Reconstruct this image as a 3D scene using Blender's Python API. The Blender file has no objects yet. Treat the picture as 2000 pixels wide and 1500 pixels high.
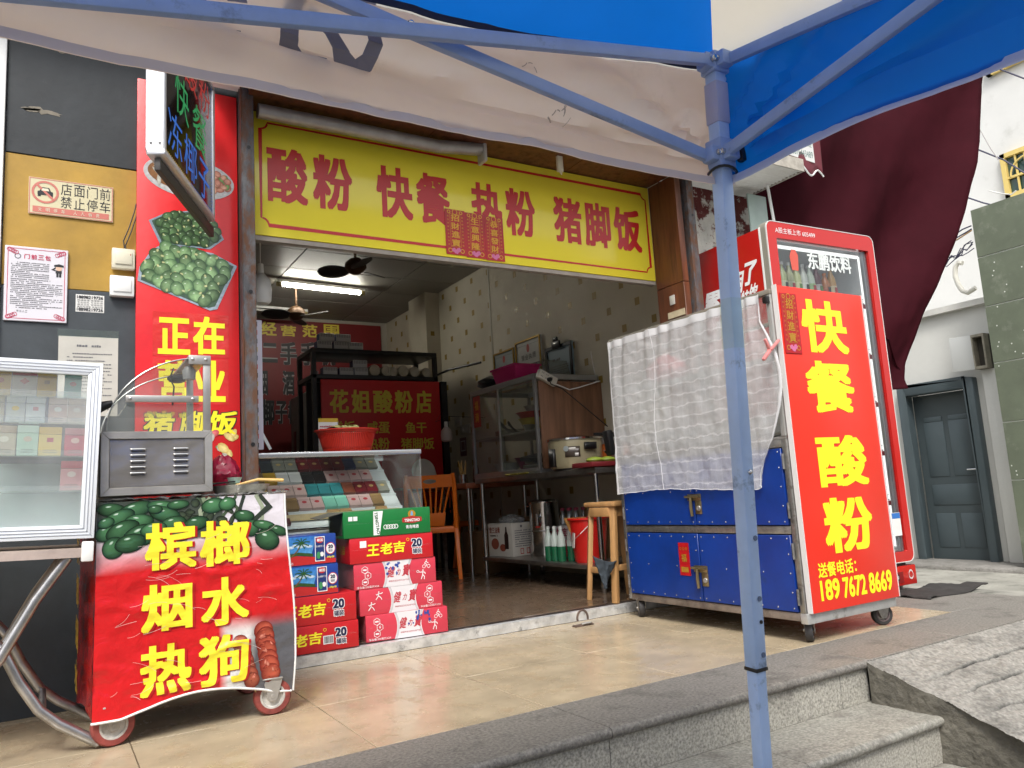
import bpy, bmesh, math, random
from mathutils import Vector as V, Matrix, Euler, noise as mnoise
R = math.radians
PI = math.pi
random.seed(7)
SC = bpy.context.scene
COL = SC.collection

# ---------------------------------------------------------------- camera, sky, sun, exposure
cam_d = bpy.data.cameras.new('camera')
cam_d.sensor_width = 36
cam_d.lens = 27.07
cam_d.clip_start = 0.05
cam_d.clip_end = 500
cam = bpy.data.objects.new('camera', cam_d)
COL.objects.link(cam)
cam.rotation_euler = (R(90 + 8.111), 0, 0)
cam.matrix_world = Matrix.Translation((0, 0, 0.73)) @ Matrix.Rotation(R(-31.4235), 4, 'Z') @ Matrix.Rotation(R(90 + 8.111), 4, 'X') @ Matrix.Rotation(R(-3.569), 4, 'Z')
SC.camera = cam

world = bpy.data.worlds.new('World')
SC.world = world
world.use_nodes = True
wn = world.node_tree
wn.nodes.clear()
wo = wn.nodes.new('ShaderNodeOutputWorld')
wb = wn.nodes.new('ShaderNodeBackground')
sky = wn.nodes.new('ShaderNodeTexSky')
sky.sky_type = 'NISHITA'
sky.sun_disc = False
SUN_EL, SUN_AZ = 52, 215            # degrees; azimuth measured clockwise from +Y
sky.sun_elevation = R(SUN_EL)
sky.sun_rotation = R(SUN_AZ)
sky.dust_density = 4.0
sky.ozone_density = 1.0
hs = wn.nodes.new('ShaderNodeHueSaturation')      # overcast: the cloud layer greys the sky
hs.inputs['Saturation'].default_value = 0.22
wn.links.new(sky.outputs[0], hs.inputs['Color'])
wn.links.new(hs.outputs[0], wb.inputs[0])
wb.inputs[1].default_value = 0.15
wn.links.new(wb.outputs[0], wo.inputs[0])

sun_d = bpy.data.lights.new('sun', 'SUN')
sun_d.energy = 1.3
sun_d.angle = R(14)
sun_d.color = (1.0, 0.96, 0.90)
sun = bpy.data.objects.new('sun', sun_d)
COL.objects.link(sun)
sd = V((math.sin(R(SUN_AZ)) * math.cos(R(SUN_EL)), math.cos(R(SUN_AZ)) * math.cos(R(SUN_EL)), math.sin(R(SUN_EL))))
sun.rotation_euler = sd.to_track_quat('Z', 'Y').to_euler()

SC.render.engine = 'CYCLES'
SC.cycles.use_denoising = True
SC.cycles.max_bounces = 8
SC.cycles.transparent_max_bounces = 16
SC.cycles.sample_clamp_indirect = 8
SC.view_settings.view_transform = 'Standard'
SC.view_settings.look = 'None'
SC.view_settings.gamma = 1
SC.view_settings.use_curve_mapping = False
SC.view_settings.exposure = 0.9

# ---------------------------------------------------------------- helpers
def hx(s):
    s = s.lstrip('#')
    o = []
    for i in (0, 2, 4):
        c = int(s[i:i + 2], 16) / 255
        o.append(c / 12.92 if c <= .04045 else ((c + .055) / 1.055) ** 2.4)
    return tuple(o)

def c4(c): return (c[0], c[1], c[2], 1)

MATS = {}
def mat(name, col, rough=.5, metal=0, var=0, vs=8, bump=0, bs=60, spec=.5, stretch=None, dirt=None, trans=0, emit=0):
    """plain surface: colour with cloudy variation, optional dirt patches and fine relief"""
    if name in MATS: return MATS[name]
    if isinstance(col, str): col = hx(col)
    m = bpy.data.materials.new(name)
    m.use_nodes = True
    nt = m.node_tree
    N, L = nt.nodes, nt.links
    b = N['Principled BSDF']
    b.inputs['Base Color'].default_value = c4(col)
    b.inputs['Roughness'].default_value = rough
    b.inputs['Metallic'].default_value = metal
    b.inputs['Specular IOR Level'].default_value = spec
    if var or bump or dirt:
        tc = N.new('ShaderNodeTexCoord')
        mp = N.new('ShaderNodeMapping')
        if stretch: mp.inputs['Scale'].default_value = stretch
        L.new(tc.outputs['Object'], mp.inputs[0])
    last = None
    if var:
        n = N.new('ShaderNodeTexNoise')
        n.inputs['Scale'].default_value = vs
        n.inputs['Detail'].default_value = 6
        n.inputs['Roughness'].default_value = .65
        L.new(mp.outputs[0], n.inputs['Vector'])
        r = N.new('ShaderNodeValToRGB')
        r.color_ramp.elements[0].position = .3
        r.color_ramp.elements[1].position = .7
        r.color_ramp.elements[0].color = c4([c * (1 - var) for c in col])
        r.color_ramp.elements[1].color = c4([min(1, c * (1 + var)) for c in col])
        L.new(n.outputs[0], r.inputs[0])
        last = r.outputs[0]
    if dirt:
        dc, ds, lo, hi = dirt
        if isinstance(dc, str): dc = hx(dc)
        n2 = N.new('ShaderNodeTexNoise')
        n2.inputs['Scale'].default_value = ds
        n2.inputs['Detail'].default_value = 8
        n2.inputs['Roughness'].default_value = .7
        L.new(mp.outputs[0], n2.inputs['Vector'])
        mr = N.new('ShaderNodeMapRange')
        mr.inputs[1].default_value = lo
        mr.inputs[2].default_value = hi
        L.new(n2.outputs[0], mr.inputs[0])
        mx = N.new('ShaderNodeMix')
        mx.data_type = 'RGBA'
        L.new(mr.outputs[0], mx.inputs[0])
        if last: L.new(last, mx.inputs[6])
        else: mx.inputs[6].default_value = c4(col)
        mx.inputs[7].default_value = c4(dc)
        last = mx.outputs[2]
        rr = N.new('ShaderNodeMapRange')
        rr.inputs[3].default_value = rough
        rr.inputs[4].default_value = min(1, rough + .35)
        L.new(mr.outputs[0], rr.inputs[0])
        L.new(rr.outputs[0], b.inputs['Roughness'])
    if last: L.new(last, b.inputs['Base Color'])
    if bump:
        n3 = N.new('ShaderNodeTexNoise')
        n3.inputs['Scale'].default_value = bs
        n3.inputs['Detail'].default_value = 5
        L.new(mp.outputs[0], n3.inputs['Vector'])
        bp = N.new('ShaderNodeBump')
        bp.inputs['Strength'].default_value = bump
        bp.inputs['Distance'].default_value = .02
        L.new(n3.outputs[0], bp.inputs['Height'])
        L.new(bp.outputs[0], b.inputs['Normal'])
    if trans:
        out = N['Material Output']
        tr = N.new('ShaderNodeBsdfTranslucent')
        if last: L.new(last, tr.inputs[0])
        else: tr.inputs[0].default_value = c4(col)
        ms = N.new('ShaderNodeMixShader')
        ms.inputs[0].default_value = trans
        L.new(b.outputs[0], ms.inputs[1])
        L.new(tr.outputs[0], ms.inputs[2])
        L.new(ms.outputs[0], out.inputs[0])
    if emit:
        b.inputs['Emission Color'].default_value = c4(col)
        b.inputs['Emission Strength'].default_value = emit
    MATS[name] = m
    return m

def glass_mat(name, tint=(.96, .98, .97), refl=.5, rough=.02, haze=0):
    """thin pane: lets light straight through, mirrors by Fresnel"""
    if name in MATS: return MATS[name]
    m = bpy.data.materials.new(name)
    m.use_nodes = True
    N, L = m.node_tree.nodes, m.node_tree.links
    N.remove(N['Principled BSDF'])
    t = N.new('ShaderNodeBsdfTransparent')
    t.inputs[0].default_value = c4(tint)
    g = N.new('ShaderNodeBsdfGlossy')
    g.inputs['Roughness'].default_value = rough
    f = N.new('ShaderNodeFresnel')
    f.inputs[0].default_value = 1.5
    ml = N.new('ShaderNodeMath')
    ml.operation = 'MULTIPLY'
    ml.inputs[1].default_value = refl * 2
    ge = N.new('ShaderNodeNewGeometry')      # only the outer face of a pane mirrors
    iv = N.new('ShaderNodeMath')
    iv.operation = 'SUBTRACT'
    iv.inputs[0].default_value = 1
    L.new(ge.outputs['Backfacing'], iv.inputs[1])
    fm = N.new('ShaderNodeMath')
    fm.operation = 'MULTIPLY'
    L.new(f.outputs[0], fm.inputs[0])
    L.new(iv.outputs[0], fm.inputs[1])
    L.new(fm.outputs[0], ml.inputs[0])
    ms = N.new('ShaderNodeMixShader')
    L.new(ml.outputs[0], ms.inputs[0])
    L.new(t.outputs[0], ms.inputs[1])
    L.new(g.outputs[0], ms.inputs[2])
    last = ms.outputs[0]
    if haze:                                # pale film: dust, and painted sky reflection on the showcase
        d = N.new('ShaderNodeBsdfDiffuse')
        d.inputs[0].default_value = (.75, .76, .76, 1)
        tc = N.new('ShaderNodeTexCoord')
        n = N.new('ShaderNodeTexNoise')
        n.inputs['Scale'].default_value = 6
        n.inputs['Detail'].default_value = 6
        L.new(tc.outputs['Object'], n.inputs['Vector'])
        mr = N.new('ShaderNodeMapRange')
        mr.inputs[1].default_value = .3
        mr.inputs[2].default_value = .8
        mr.inputs[3].default_value = haze * .5
        mr.inputs[4].default_value = haze * 1.6
        L.new(n.outputs[0], mr.inputs[0])
        m2 = N.new('ShaderNodeMixShader')
        L.new(mr.outputs[0], m2.inputs[0])
        L.new(last, m2.inputs[1])
        L.new(d.outputs[0], m2.inputs[2])
        last = m2.outputs[0]
    L.new(last, N['Material Output'].inputs[0])
    MATS[name] = m
    return m

def rootmat(o):
    while o.parent: o = o.parent
    return Matrix.LocRotScale(o.location, o.rotation_euler, None)

class M:
    """collects shapes in world metres; build() links them as ONE mesh object (turned into its parent's frame)"""
    def __init__(s, frame=None):
        s.v, s.f, s.fr, s.cols = [], [], frame, None
    def add(s, vs, fs):
        b = len(s.v)
        s.v += [V(p) for p in vs]
        s.f += [[i + b for i in f] for f in fs]
        return s
    def box(s, x0, x1, y0, y1, z0, z1):
        return s.add([(x, y, z) for z in (z0, z1) for y in (y0, y1) for x in (x0, x1)],
                     [(0, 2, 3, 1), (4, 5, 7, 6), (0, 1, 5, 4), (2, 6, 7, 3), (0, 4, 6, 2), (1, 3, 7, 5)])
    def obox(s, c, hs, rot):
        """box with centre c, half sizes hs, rotation (Euler degrees)"""
        m = Matrix.Translation(c) @ Euler([R(a) for a in rot]).to_matrix().to_4x4()
        n = len(s.v)
        s.box(-hs[0], hs[0], -hs[1], hs[1], -hs[2], hs[2])
        for i in range(n, len(s.v)): s.v[i] = m @ s.v[i]
        return s
    def quad(s, a, b, c, d): return s.add([a, b, c, d], [(0, 1, 2, 3)])
    def bar(s, p0, p1, w, h, up=(0, 0, 1)):
        p0, p1 = V(p0), V(p1)
        d = (p1 - p0).normalized()
        x = d.cross(V(up))
        if x.length < 1e-4: x = V((1, 0, 0))
        x.normalize()
        y = x.cross(d).normalized()
        vs = [p + x * a * w / 2 + y * b * h / 2 for p in (p0, p1) for a, b in ((-1, -1), (1, -1), (1, 1), (-1, 1))]
        return s.add(vs, [(0, 3, 2, 1), (4, 5, 6, 7), (0, 1, 5, 4), (1, 2, 6, 5), (2, 3, 7, 6), (3, 0, 4, 7)])
    def tube(s, pts, r, n=10, cap=True):
        pts = [V(p) for p in pts]
        rr = r if isinstance(r, (list, tuple)) else [r] * len(pts)
        vs, fs = [], []
        prev = None
        for i, p in enumerate(pts):
            d = (pts[min(i + 1, len(pts) - 1)] - pts[max(i - 1, 0)]).normalized()
            if prev is None:
                x = d.cross(V((0, 0, 1)))
                if x.length < 1e-3: x = d.cross(V((1, 0, 0)))
            else:
                x = prev - d * prev.dot(d)
            x.normalize()
            prev = x
            y = d.cross(x)
            for k in range(n):
                a = 2 * PI * k / n
                vs.append(p + (x * math.cos(a) + y * math.sin(a)) * rr[i])
        for i in range(len(pts) - 1):
            for k in range(n):
                fs.append((i * n + k, i * n + (k + 1) % n, (i + 1) * n + (k + 1) % n, (i + 1) * n + k))
        if cap:
            fs.append(list(range(n))[::-1])
            fs.append([(len(pts) - 1) * n + k for k in range(n)])
        return s.add(vs, fs)
    def lathe(s, prof, c=(0, 0, 0), n=24, axis='z', a0=0, a1=2 * PI, sx=1, sy=1):
        """prof: [(radius, height)]"""
        vs, fs = [], []
        full = abs(a1 - a0 - 2 * PI) < 1e-6
        m = n if full else n + 1
        for r, h in prof:
            for k in range(m):
                a = a0 + (a1 - a0) * k / n
                p = (r * math.cos(a) * sx, r * math.sin(a) * sy, h)
                if axis == 'x': p = (p[2], p[0], p[1])
                elif axis == 'y': p = (p[0], p[2], p[1])
                vs.append(V(p) + V(c))
        for i in range(len(prof) - 1):
            for k in range(n):
                k2 = (k + 1) % m
                fs.append((i * m + k, i * m + k2, (i + 1) * m + k2, (i + 1) * m + k))
        return s.add(vs, fs)
    def prism(s, poly, o, xd, zd, t):
        """flat outline poly [(u,v)] on the plane o,xd,zd, thickness t along -(xd x zd)"""
        o, xd, zd = V(o), V(xd), V(zd)
        nn = xd.cross(zd).normalized()
        n = len(poly)
        vs = [o + xd * a + zd * b for a, b in poly] + [o + xd * a + zd * b - nn * t for a, b in poly]
        fs = [list(range(n)), list(range(2 * n - 1, n - 1, -1))] + [(i, n + i, n + (i + 1) % n, (i + 1) % n) for i in range(n)]
        return s.add(vs, fs)
    def grid(s, nu, nv, fn):
        vs = [fn(i / nu, j / nv) for j in range(nv + 1) for i in range(nu + 1)]
        w = nu + 1
        return s.add(vs, [(j * w + i, j * w + i + 1, (j + 1) * w + i + 1, (j + 1) * w + i) for j in range(nv) for i in range(nu)])
    def ball(s, c, rx, ry=None, rz=None, n=12, m=8):
        ry = ry or rx
        rz = rz or rx
        vs, fs = [], []
        for j in range(m + 1):
            t = PI * j / m
            for i in range(n):
                a = 2 * PI * i / n
                vs.append((c[0] + rx * math.sin(t) * math.cos(a), c[1] + ry * math.sin(t) * math.sin(a), c[2] - rz * math.cos(t)))
        for j in range(m):
            for i in range(n):
                fs.append((j * n + i, j * n + (i + 1) % n, (j + 1) * n + (i + 1) % n, (j + 1) * n + i))
        return s.add(vs, fs)
    def xf(s, mtx):
        s.v = [mtx @ p for p in s.v]
        return s
    def build(s, name, material, parent=None, smooth=False, bevel=0, seg=2, solid=0, local=False):
        me = bpy.data.meshes.new(name)
        vs = s.v
        if parent and not local:
            inv = rootmat(parent).inverted()
            vs = [inv @ p for p in vs]
        me.from_pydata(vs, [], s.f)
        bm = bmesh.new()
        bm.from_mesh(me)
        if smooth: bmesh.ops.remove_doubles(bm, verts=bm.verts, dist=1e-6)
        if bevel:
            bmesh.ops.remove_doubles(bm, verts=bm.verts, dist=1e-6)
            es = [e for e in bm.edges if len(e.link_faces) == 2 and e.calc_face_angle(0) > .5]
            bmesh.ops.bevel(bm, geom=es, offset=bevel, segments=seg, affect='EDGES', profile=.5, clamp_overlap=True)
        bmesh.ops.recalc_face_normals(bm, faces=bm.faces)
        bm.to_mesh(me)
        bm.free()
        if smooth or bevel:
            me.polygons.foreach_set('use_smooth', [True] * len(me.polygons))
            me.set_sharp_from_angle(angle=R(38))
        if s.cols and len(s.cols) == len(me.vertices):
            ca = me.color_attributes.new('Col', 'FLOAT_COLOR', 'POINT')
            for i, c in enumerate(s.cols): ca.data[i].color = (c[0], c[1], c[2], 1)
        o = bpy.data.objects.new(name, me)
        COL.objects.link(o)
        if parent: o.parent = parent
        if material: me.materials.append(material)
        if solid:
            md = o.modifiers.new('thickness', 'SOLIDIFY')
            md.thickness = solid
        return o

def thing(name, label, cat, loc=(0, 0, 0), rz=0, group=None):
    o = bpy.data.objects.new(name, None)
    COL.objects.link(o)
    o.empty_display_size = .1
    o.location = loc
    o.rotation_euler = (0, 0, R(rz))
    o['label'] = label
    o['category'] = cat
    if group: o['group'] = group
    return o

def tag(o, label, cat, group=None):
    o['label'] = label
    o['category'] = cat
    if group: o['group'] = group
    return o

def struct(name, m, material=None, parent=None, **k):
    o = m.build(name, material, parent, **k) if m else bpy.data.objects.new(name, None)
    if not m: COL.objects.link(o)
    if not parent: o['kind'] = 'structure'
    return o

def dup(root, loc=None, rz=None, label=None):
    r = root.copy()
    COL.objects.link(r)
    if loc: r.location = loc
    if rz is not None: r.rotation_euler = (0, 0, R(rz))
    if label: r['label'] = label
    for ch in list(root.children):
        c = ch.copy()
        COL.objects.link(c)
        c.parent = r
        for g in list(ch.children):
            d = g.copy()
            COL.objects.link(d)
            d.parent = c
    return r

GL = {}
def glyph(s, bold=.02):
    k = (s, bold)
    if k in GL: return GL[k]
    c = bpy.data.curves.new('glyph', 'FONT')
    c.body = s
    c.offset = 0
    c.resolution_u = 3
    o = bpy.data.objects.new('glyph', c)
    COL.objects.link(o)
    dg = bpy.context.evaluated_depsgraph_get()
    dg.update()
    me = bpy.data.meshes.new_from_object(o.evaluated_get(dg))
    vs = [(v.co.x, v.co.y) for v in me.vertices]
    fs = [list(p.vertices) for p in me.polygons]
    bpy.data.objects.remove(o)
    bpy.data.meshes.remove(me)
    bpy.data.curves.remove(c)
    lf = [0] * len(vs)
    if bold > .012:                          # heavier weight: the regular outline, thickened by shifted copies a hair apart
        v0, f0, n0 = vs, fs, len(vs)
        k0 = 8 if bold > .022 else 4
        for q in range(k0):
            a = 2 * PI * (q + (.5 if k0 == 4 else 0)) / k0
            m_x = max(abs(math.cos(a)), abs(math.sin(a)))        # square nib: heavy gothic corners stay sharp
            dx, dy = bold * 1.0 * math.cos(a) / m_x, bold * .75 * math.sin(a) / m_x
            vs = vs + [(a + dx, b + dy) for a, b in v0]
            fs = fs + [[i + n0 * (q + 1) for i in f] for f in f0]
            lf = lf + [.00006 * (q + 1)] * n0
    x0, x1 = min(p[0] for p in vs), max(p[0] for p in vs)
    y0, y1 = min(p[1] for p in vs), max(p[1] for p in vs)
    w, h = max(x1 - x0, 1e-4), max(y1 - y0, 1e-4)
    GL[k] = ([((a - x0) / w, (b - y0) / h) for a, b in vs], fs, w / h, lf)
    return GL[k]

class T:
    """flat print on a plane: o + u*xd + v*zd, lifted off along the plane's normal"""
    def __init__(s, o, xd=(1, 0, 0), zd=(0, 0, 1), off=.0015):
        s.o, s.xd, s.zd, s.off = V(o), V(xd).normalized(), V(zd).normalized(), off
        s.v, s.f, s.c = [], [], []
    def raw(s, pts, fs, lift=0, col=None):
        b = len(s.v)
        s.v += [(p[0], p[1], lift) for p in pts]
        s.f += [[i + b for i in f] for f in fs]
        s.c += col if isinstance(col, list) else [col or (1, 1, 1)] * len(pts)
        return s
    def put(s, t, u0, u1, v0, v1, bold=.02, shear=0, lift=0, mirror=False, rot=0):
        vs, fs, a, lf = glyph(t, bold)
        w, h = u1 - u0, v1 - v0
        pts = []
        for x, y in vs:
            if mirror: x = 1 - x
            px, py = (x - .5) * w + shear * (y - .5) * h, (y - .5) * h
            if rot:
                ca, sa = math.cos(R(rot)), math.sin(R(rot))
                px, py = px * ca - py * sa, px * sa + py * ca
            pts.append((u0 + w / 2 + px, v0 + h / 2 + py))
        b = len(s.v)
        s.raw(pts, fs, lift)
        for i, q in enumerate(lf): s.v[b + i] = (s.v[b + i][0], s.v[b + i][1], lift + q)
        return s
    def line(s, t, u, v, h, bold=.01, lift=0, w=None, shear=0, align=0):
        a = glyph(t, bold)[2]
        w = w or a * h
        return s.put(t, u - w * align, u - w * align + w, v, v + h, bold, shear, lift)
    def rect(s, u0, u1, v0, v1, lift=0, col=None):
        return s.raw([(u0, v0), (u1, v0), (u1, v1), (u0, v1)], [(0, 1, 2, 3)], lift, col)
    def poly(s, pts, lift=0, col=None): return s.raw(pts, [list(range(len(pts)))], lift, col)
    def ell(s, cu, cv, ru, rv, ang=0, n=18, lift=0, dark=None, light=None, hl=(-.25, .3)):
        """printed ellipse; dark/light give a photo-like printed shade from rim to highlight"""
        ca, sa = math.cos(R(ang)), math.sin(R(ang))
        pts, cols = [], []
        rings = ((1, 0), (.72, .45), (.4, .8), (0, 1)) if dark else ((1, 0),)
        fs = []
        for q, (k, w) in enumerate(rings):
            for i in range(n if k else 1):
                a = 2 * PI * i / n
                x = (math.cos(a) * k + hl[0] * (1 - k)) * ru if dark else math.cos(a) * ru
                y = (math.sin(a) * k + hl[1] * (1 - k)) * rv if dark else math.sin(a) * rv
                pts.append((cu + x * ca - y * sa, cv + x * sa + y * ca))
                if dark: cols.append(tuple(d * (1 - w) + l * w for d, l in zip(dark, light)))
        if dark:
            for q in range(len(rings) - 2):
                for i in range(n): fs.append((q * n + i, q * n + (i + 1) % n, (q + 1) * n + (i + 1) % n, (q + 1) * n + i))
            q = len(rings) - 2
            for i in range(n): fs.append((q * n + i, q * n + (i + 1) % n, (q + 1) * n))
            return s.raw(pts, fs, lift, cols)
        return s.raw(pts, [list(range(n))], lift)
    def stroke(s, pts, w, lift=0, closed=False, col=None):
        """line of even width along pts"""
        n = len(pts)
        L_, R_ = [], []
        for i in range(n):
            a = V(pts[(i - 1) % n] if closed else pts[max(i - 1, 0)])
            b = V(pts[(i + 1) % n] if closed else pts[min(i + 1, n - 1)])
            d = (b - a)
            d = d.normalized() if d.length else V((1, 0))
            nn = V((-d.y, d.x)) * w / 2
            # mitre for sharp corners
            p = V(pts[i])
            d1 = (p - a)
            if d1.length > 0:
                d1 = d1.normalized()
                k = abs(d1.dot(d))
                nn = nn / max(k, .5)
            L_.append(tuple(p + nn))
            R_.append(tuple(p - nn))
        m = n if closed else n - 1
        return s.raw(L_ + R_, [(i, n + i, n + (i + 1) % n, (i + 1) % n) for i in range(m)], lift, col)
    def frame(s, u0, u1, v0, v1, w, lift=0):
        s.rect(u0, u1, v0, v0 + w, lift); s.rect(u0, u1, v1 - w, v1, lift)
        s.rect(u0, u0 + w, v0 + w, v1 - w, lift); s.rect(u1 - w, u1, v0 + w, v1 - w, lift)
        return s
    def dashes(s, u0, u1, v0, v1, rows, h=.4, lift=0, seed=1, indent=0):
        """illegible lines of small print"""
        rn = random.Random(seed)
        st = (v1 - v0) / rows
        for r in range(rows):
            v = v1 - st * (r + 1)
            u = u0 + (indent if rn.random() < .3 else 0)
            end = u1 - (0 if rn.random() < .7 else rn.random() * .5 * (u1 - u0))
            while u < end:
                w = min(st * rn.uniform(.45, .8), end - u)
                if rn.random() < .9: s.rect(u, u + w * .82, v, v + st * h * rn.uniform(.75, 1), lift)
                u += w
        return s
    def build(s, name, material, parent=None, drape=None, step=.02, vcol=False):
        nn = s.xd.cross(s.zd).normalized()
        v, f = s.v, s.f
        if drape:
            me0 = bpy.data.meshes.new('flat')
            me0.from_pydata(v, [], f)
            bm = bmesh.new()
            bm.from_mesh(me0)
            if vcol:
                lay = bm.verts.layers.float_vector.new('c')
                bm.verts.ensure_lookup_table()
                for i, c in enumerate(s.c): bm.verts[i][lay] = c
            for ax in (0, 1):
                lo, hi = min(p[ax] for p in v), max(p[ax] for p in v)
                k = math.ceil(lo / step)
                while k * step < hi:
                    pc = [0, 0, 0]
                    pc[ax] = k * step
                    pn = [0, 0, 0]
                    pn[ax] = 1
                    bmesh.ops.bisect_plane(bm, geom=bm.verts[:] + bm.edges[:] + bm.faces[:], plane_co=pc, plane_no=pn)
                    k += 1
            bmesh.ops.triangulate(bm, faces=bm.faces)
            bm.verts.index_update()
            v = [tuple(q.co) for q in bm.verts]
            f = [[q.index for q in fc.verts] for fc in bm.faces]
            if vcol: s.c = [tuple(q[lay]) for q in bm.verts]
            bm.free()
            bpy.data.meshes.remove(me0)
        pts = [s.o + s.xd * a + s.zd * b + nn * (s.off + l + (drape(a, b) if drape else 0)) for a, b, l in v]
        if parent:
            inv = rootmat(parent).inverted()
            pts = [inv @ p for p in pts]
        me = bpy.data.meshes.new(name)
        me.from_pydata(pts, [], f)
        if vcol:
            ca = me.color_attributes.new('Col', 'FLOAT_COLOR', 'POINT')
            for i, c in enumerate(s.c): ca.data[i].color = (c[0], c[1], c[2], 1)
        me.materials.append(material)
        o = bpy.data.objects.new(name, me)
        COL.objects.link(o)
        if parent: o.parent = parent
        return o

def print_mat(name='photo_print', rough=.35, amp=.22, bump=0):
    """ink of printed photographs, colour carried by the mesh"""
    if name in MATS: return MATS[name]
    m = bpy.data.materials.new(name)
    m.use_nodes = True
    N, L = m.node_tree.nodes, m.node_tree.links
    b = N['Principled BSDF']
    b.inputs['Roughness'].default_value = rough
    a = N.new('ShaderNodeVertexColor')
    a.layer_name = 'Col'
    tc = N.new('ShaderNodeTexCoord')
    n = N.new('ShaderNodeTexNoise')
    n.inputs['Scale'].default_value = 70
    n.inputs['Detail'].default_value = 4
    L.new(tc.outputs['Object'], n.inputs['Vector'])
    mr = N.new('ShaderNodeMapRange')
    mr.inputs[1].default_value = .3
    mr.inputs[2].default_value = .7
    mr.inputs[3].default_value = 1 - amp
    mr.inputs[4].default_value = 1 + amp
    L.new(n.outputs[0], mr.inputs[0])
    mx = N.new('ShaderNodeVectorMath')
    mx.operation = 'SCALE'
    L.new(a.outputs[0], mx.inputs[0])
    L.new(mr.outputs[0], mx.inputs['Scale'])
    L.new(mx.outputs[0], b.inputs['Base Color'])
    if bump:
        n3 = N.new('ShaderNodeTexNoise')
        n3.inputs['Scale'].default_value = 13
        n3.inputs['Detail'].default_value = 7
        n3.inputs['Distortion'].default_value = 1.5
        L.new(tc.outputs['Object'], n3.inputs['Vector'])
        bp = N.new('ShaderNodeBump')
        bp.inputs['Strength'].default_value = bump
        bp.inputs['Distance'].default_value = .03
        L.new(n3.outputs[0], bp.inputs['Height'])
        L.new(bp.outputs[0], b.inputs['Normal'])
    MATS[name] = m
    return m

ORD = ['first', 'second', 'third', 'fourth', 'fifth', 'sixth', 'seventh', 'eighth', 'ninth', 'tenth', 'eleventh', 'twelfth', 'thirteenth']
def fbm(x, y, z=0, o=4): return mnoise.fractal(V((x, y, z)), 1.0, 2.0, o)

# ---------------------------------------------------------------- materials
def m_(n, *a, **k): return mat(n, *a, **k)
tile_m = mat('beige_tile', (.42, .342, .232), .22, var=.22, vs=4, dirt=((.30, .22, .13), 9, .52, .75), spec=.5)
granite_m = mat('grey_granite', (.185, .172, .152), .55, var=.55, vs=95, bump=.15, bs=140, dirt=((.06, .055, .05), 5, .52, .78))
granite2_m = mat('speckled_granite', (.36, .345, .30), .5, var=.6, vs=110, bump=.1, bs=120, dirt=((.10, .09, .08), 5, .55, .8))
tread_m = mat('tread_granite', (.27, .26, .225), .55, var=.5, vs=90, bump=.12, bs=120, dirt=((.12, .105, .09), 6, .5, .75))
concrete_m = mat('rough_concrete', (.235, .225, .205), .92, var=.3, vs=14, bump=.9, bs=45, dirt=((.12, .115, .10), 7, .48, .7))
yard_m = mat('yard_concrete', (.33, .32, .28), .9, var=.35, vs=5, bump=.5, bs=30, dirt=((.13, .13, .11), 2.5, .48, .68))
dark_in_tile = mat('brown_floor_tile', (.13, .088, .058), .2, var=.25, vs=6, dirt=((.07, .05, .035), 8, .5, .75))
grout_m = mat('grout', (.06, .052, .045), .9)
galv_m = mat('galvanised_strip', (.66, .67, .67), .32, .45, var=.3, vs=18, bump=.25, bs=30, dirt=((.12, .11, .1), 16, .58, .72))
chrome_m = mat('polished_steel', (.62, .62, .61), .16, 1, var=.1, vs=5)
steel_m = mat('brushed_steel', (.40, .385, .36), .36, .6, var=.25, vs=5, bump=.04, bs=25)
steeldk_m = mat('worn_steel', (.36, .35, .33), .4, 1, var=.35, vs=20, dirt=((.1, .08, .06), 14, .55, .7))
alu_m = mat('aluminium', (.70, .72, .74), .35, .85, var=.05, vs=10)
aluw_m = mat('white_aluminium', (.80, .83, .86), .35, .15)
rust_m = mat('rusty_steel', (.10, .10, .105), .55, .3, var=.5, vs=22, stretch=(1, 1, .45), dirt=((.15, .075, .045), 17, .44, .58), bump=.2, bs=60)
black_m = mat('black_paint', (.018, .019, .02), .45, var=.3, vs=12)
blackpl_m = mat('black_plastic', (.012, .012, .013), .35)
rubber_m = mat('dark_rubber', (.03, .028, .028), .7, var=.3, vs=20)
redrub_m = mat('red_rubber', (.25, .05, .04), .6, var=.4, vs=30)
white_m = mat('white_plastic', (.78, .78, .76), .4)
cream_m = mat('cream_plastic', (.68, .64, .50), .4, var=.06, vs=10)
paper_m = mat('paper', (.74, .73, .70), .7, var=.05, vs=6)
oldpaper_m = mat('grey_paper', (.50, .48, .43), .7, var=.1, vs=5, bump=.1, bs=12)
wood_m = mat('stool_wood', (.42, .23, .09), .5, var=.35, vs=10, stretch=(1, 1, .2), dirt=((.2, .11, .05), 10, .55, .75))
brown_m = mat('brown_board', (.125, .040, .016), .38, var=.4, vs=9, stretch=(2.5, 2.5, .25), dirt=((.05, .02, .01), 8, .5, .75))
walnut_m = mat('walnut_board', (.20, .095, .05), .5, var=.45, vs=16, stretch=(1, 1, .08))
yellow_m = mat('sign_yellow', (.86, .73, .05), .16, var=.03, vs=2, spec=.5)
signred_m = mat('sign_red', (.52, .02, .018), .3)
red_m = mat('banner_red', (.66, .022, .025), .24, var=.12, vs=4, bump=.06, bs=14)
letter_y = mat('letter_yellow', (.92, .80, .03), .3)
letter_w = mat('letter_white', (.80, .80, .80), .4)
letter_k = mat('letter_black', (.015, .015, .018), .5)
letter_g = mat('letter_grey', (.20, .20, .22), .6)
gold_m = mat('gold_foil', (.62, .32, .04), .35, .5)
blue_m = mat('cart_blue', (.004, .034, .225), .32, var=.25, vs=3, bump=.10, bs=4, dirt=((.012, .03, .10), 5, .60, .80))
clear_m = glass_mat('clear_glass', refl=.5)
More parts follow.
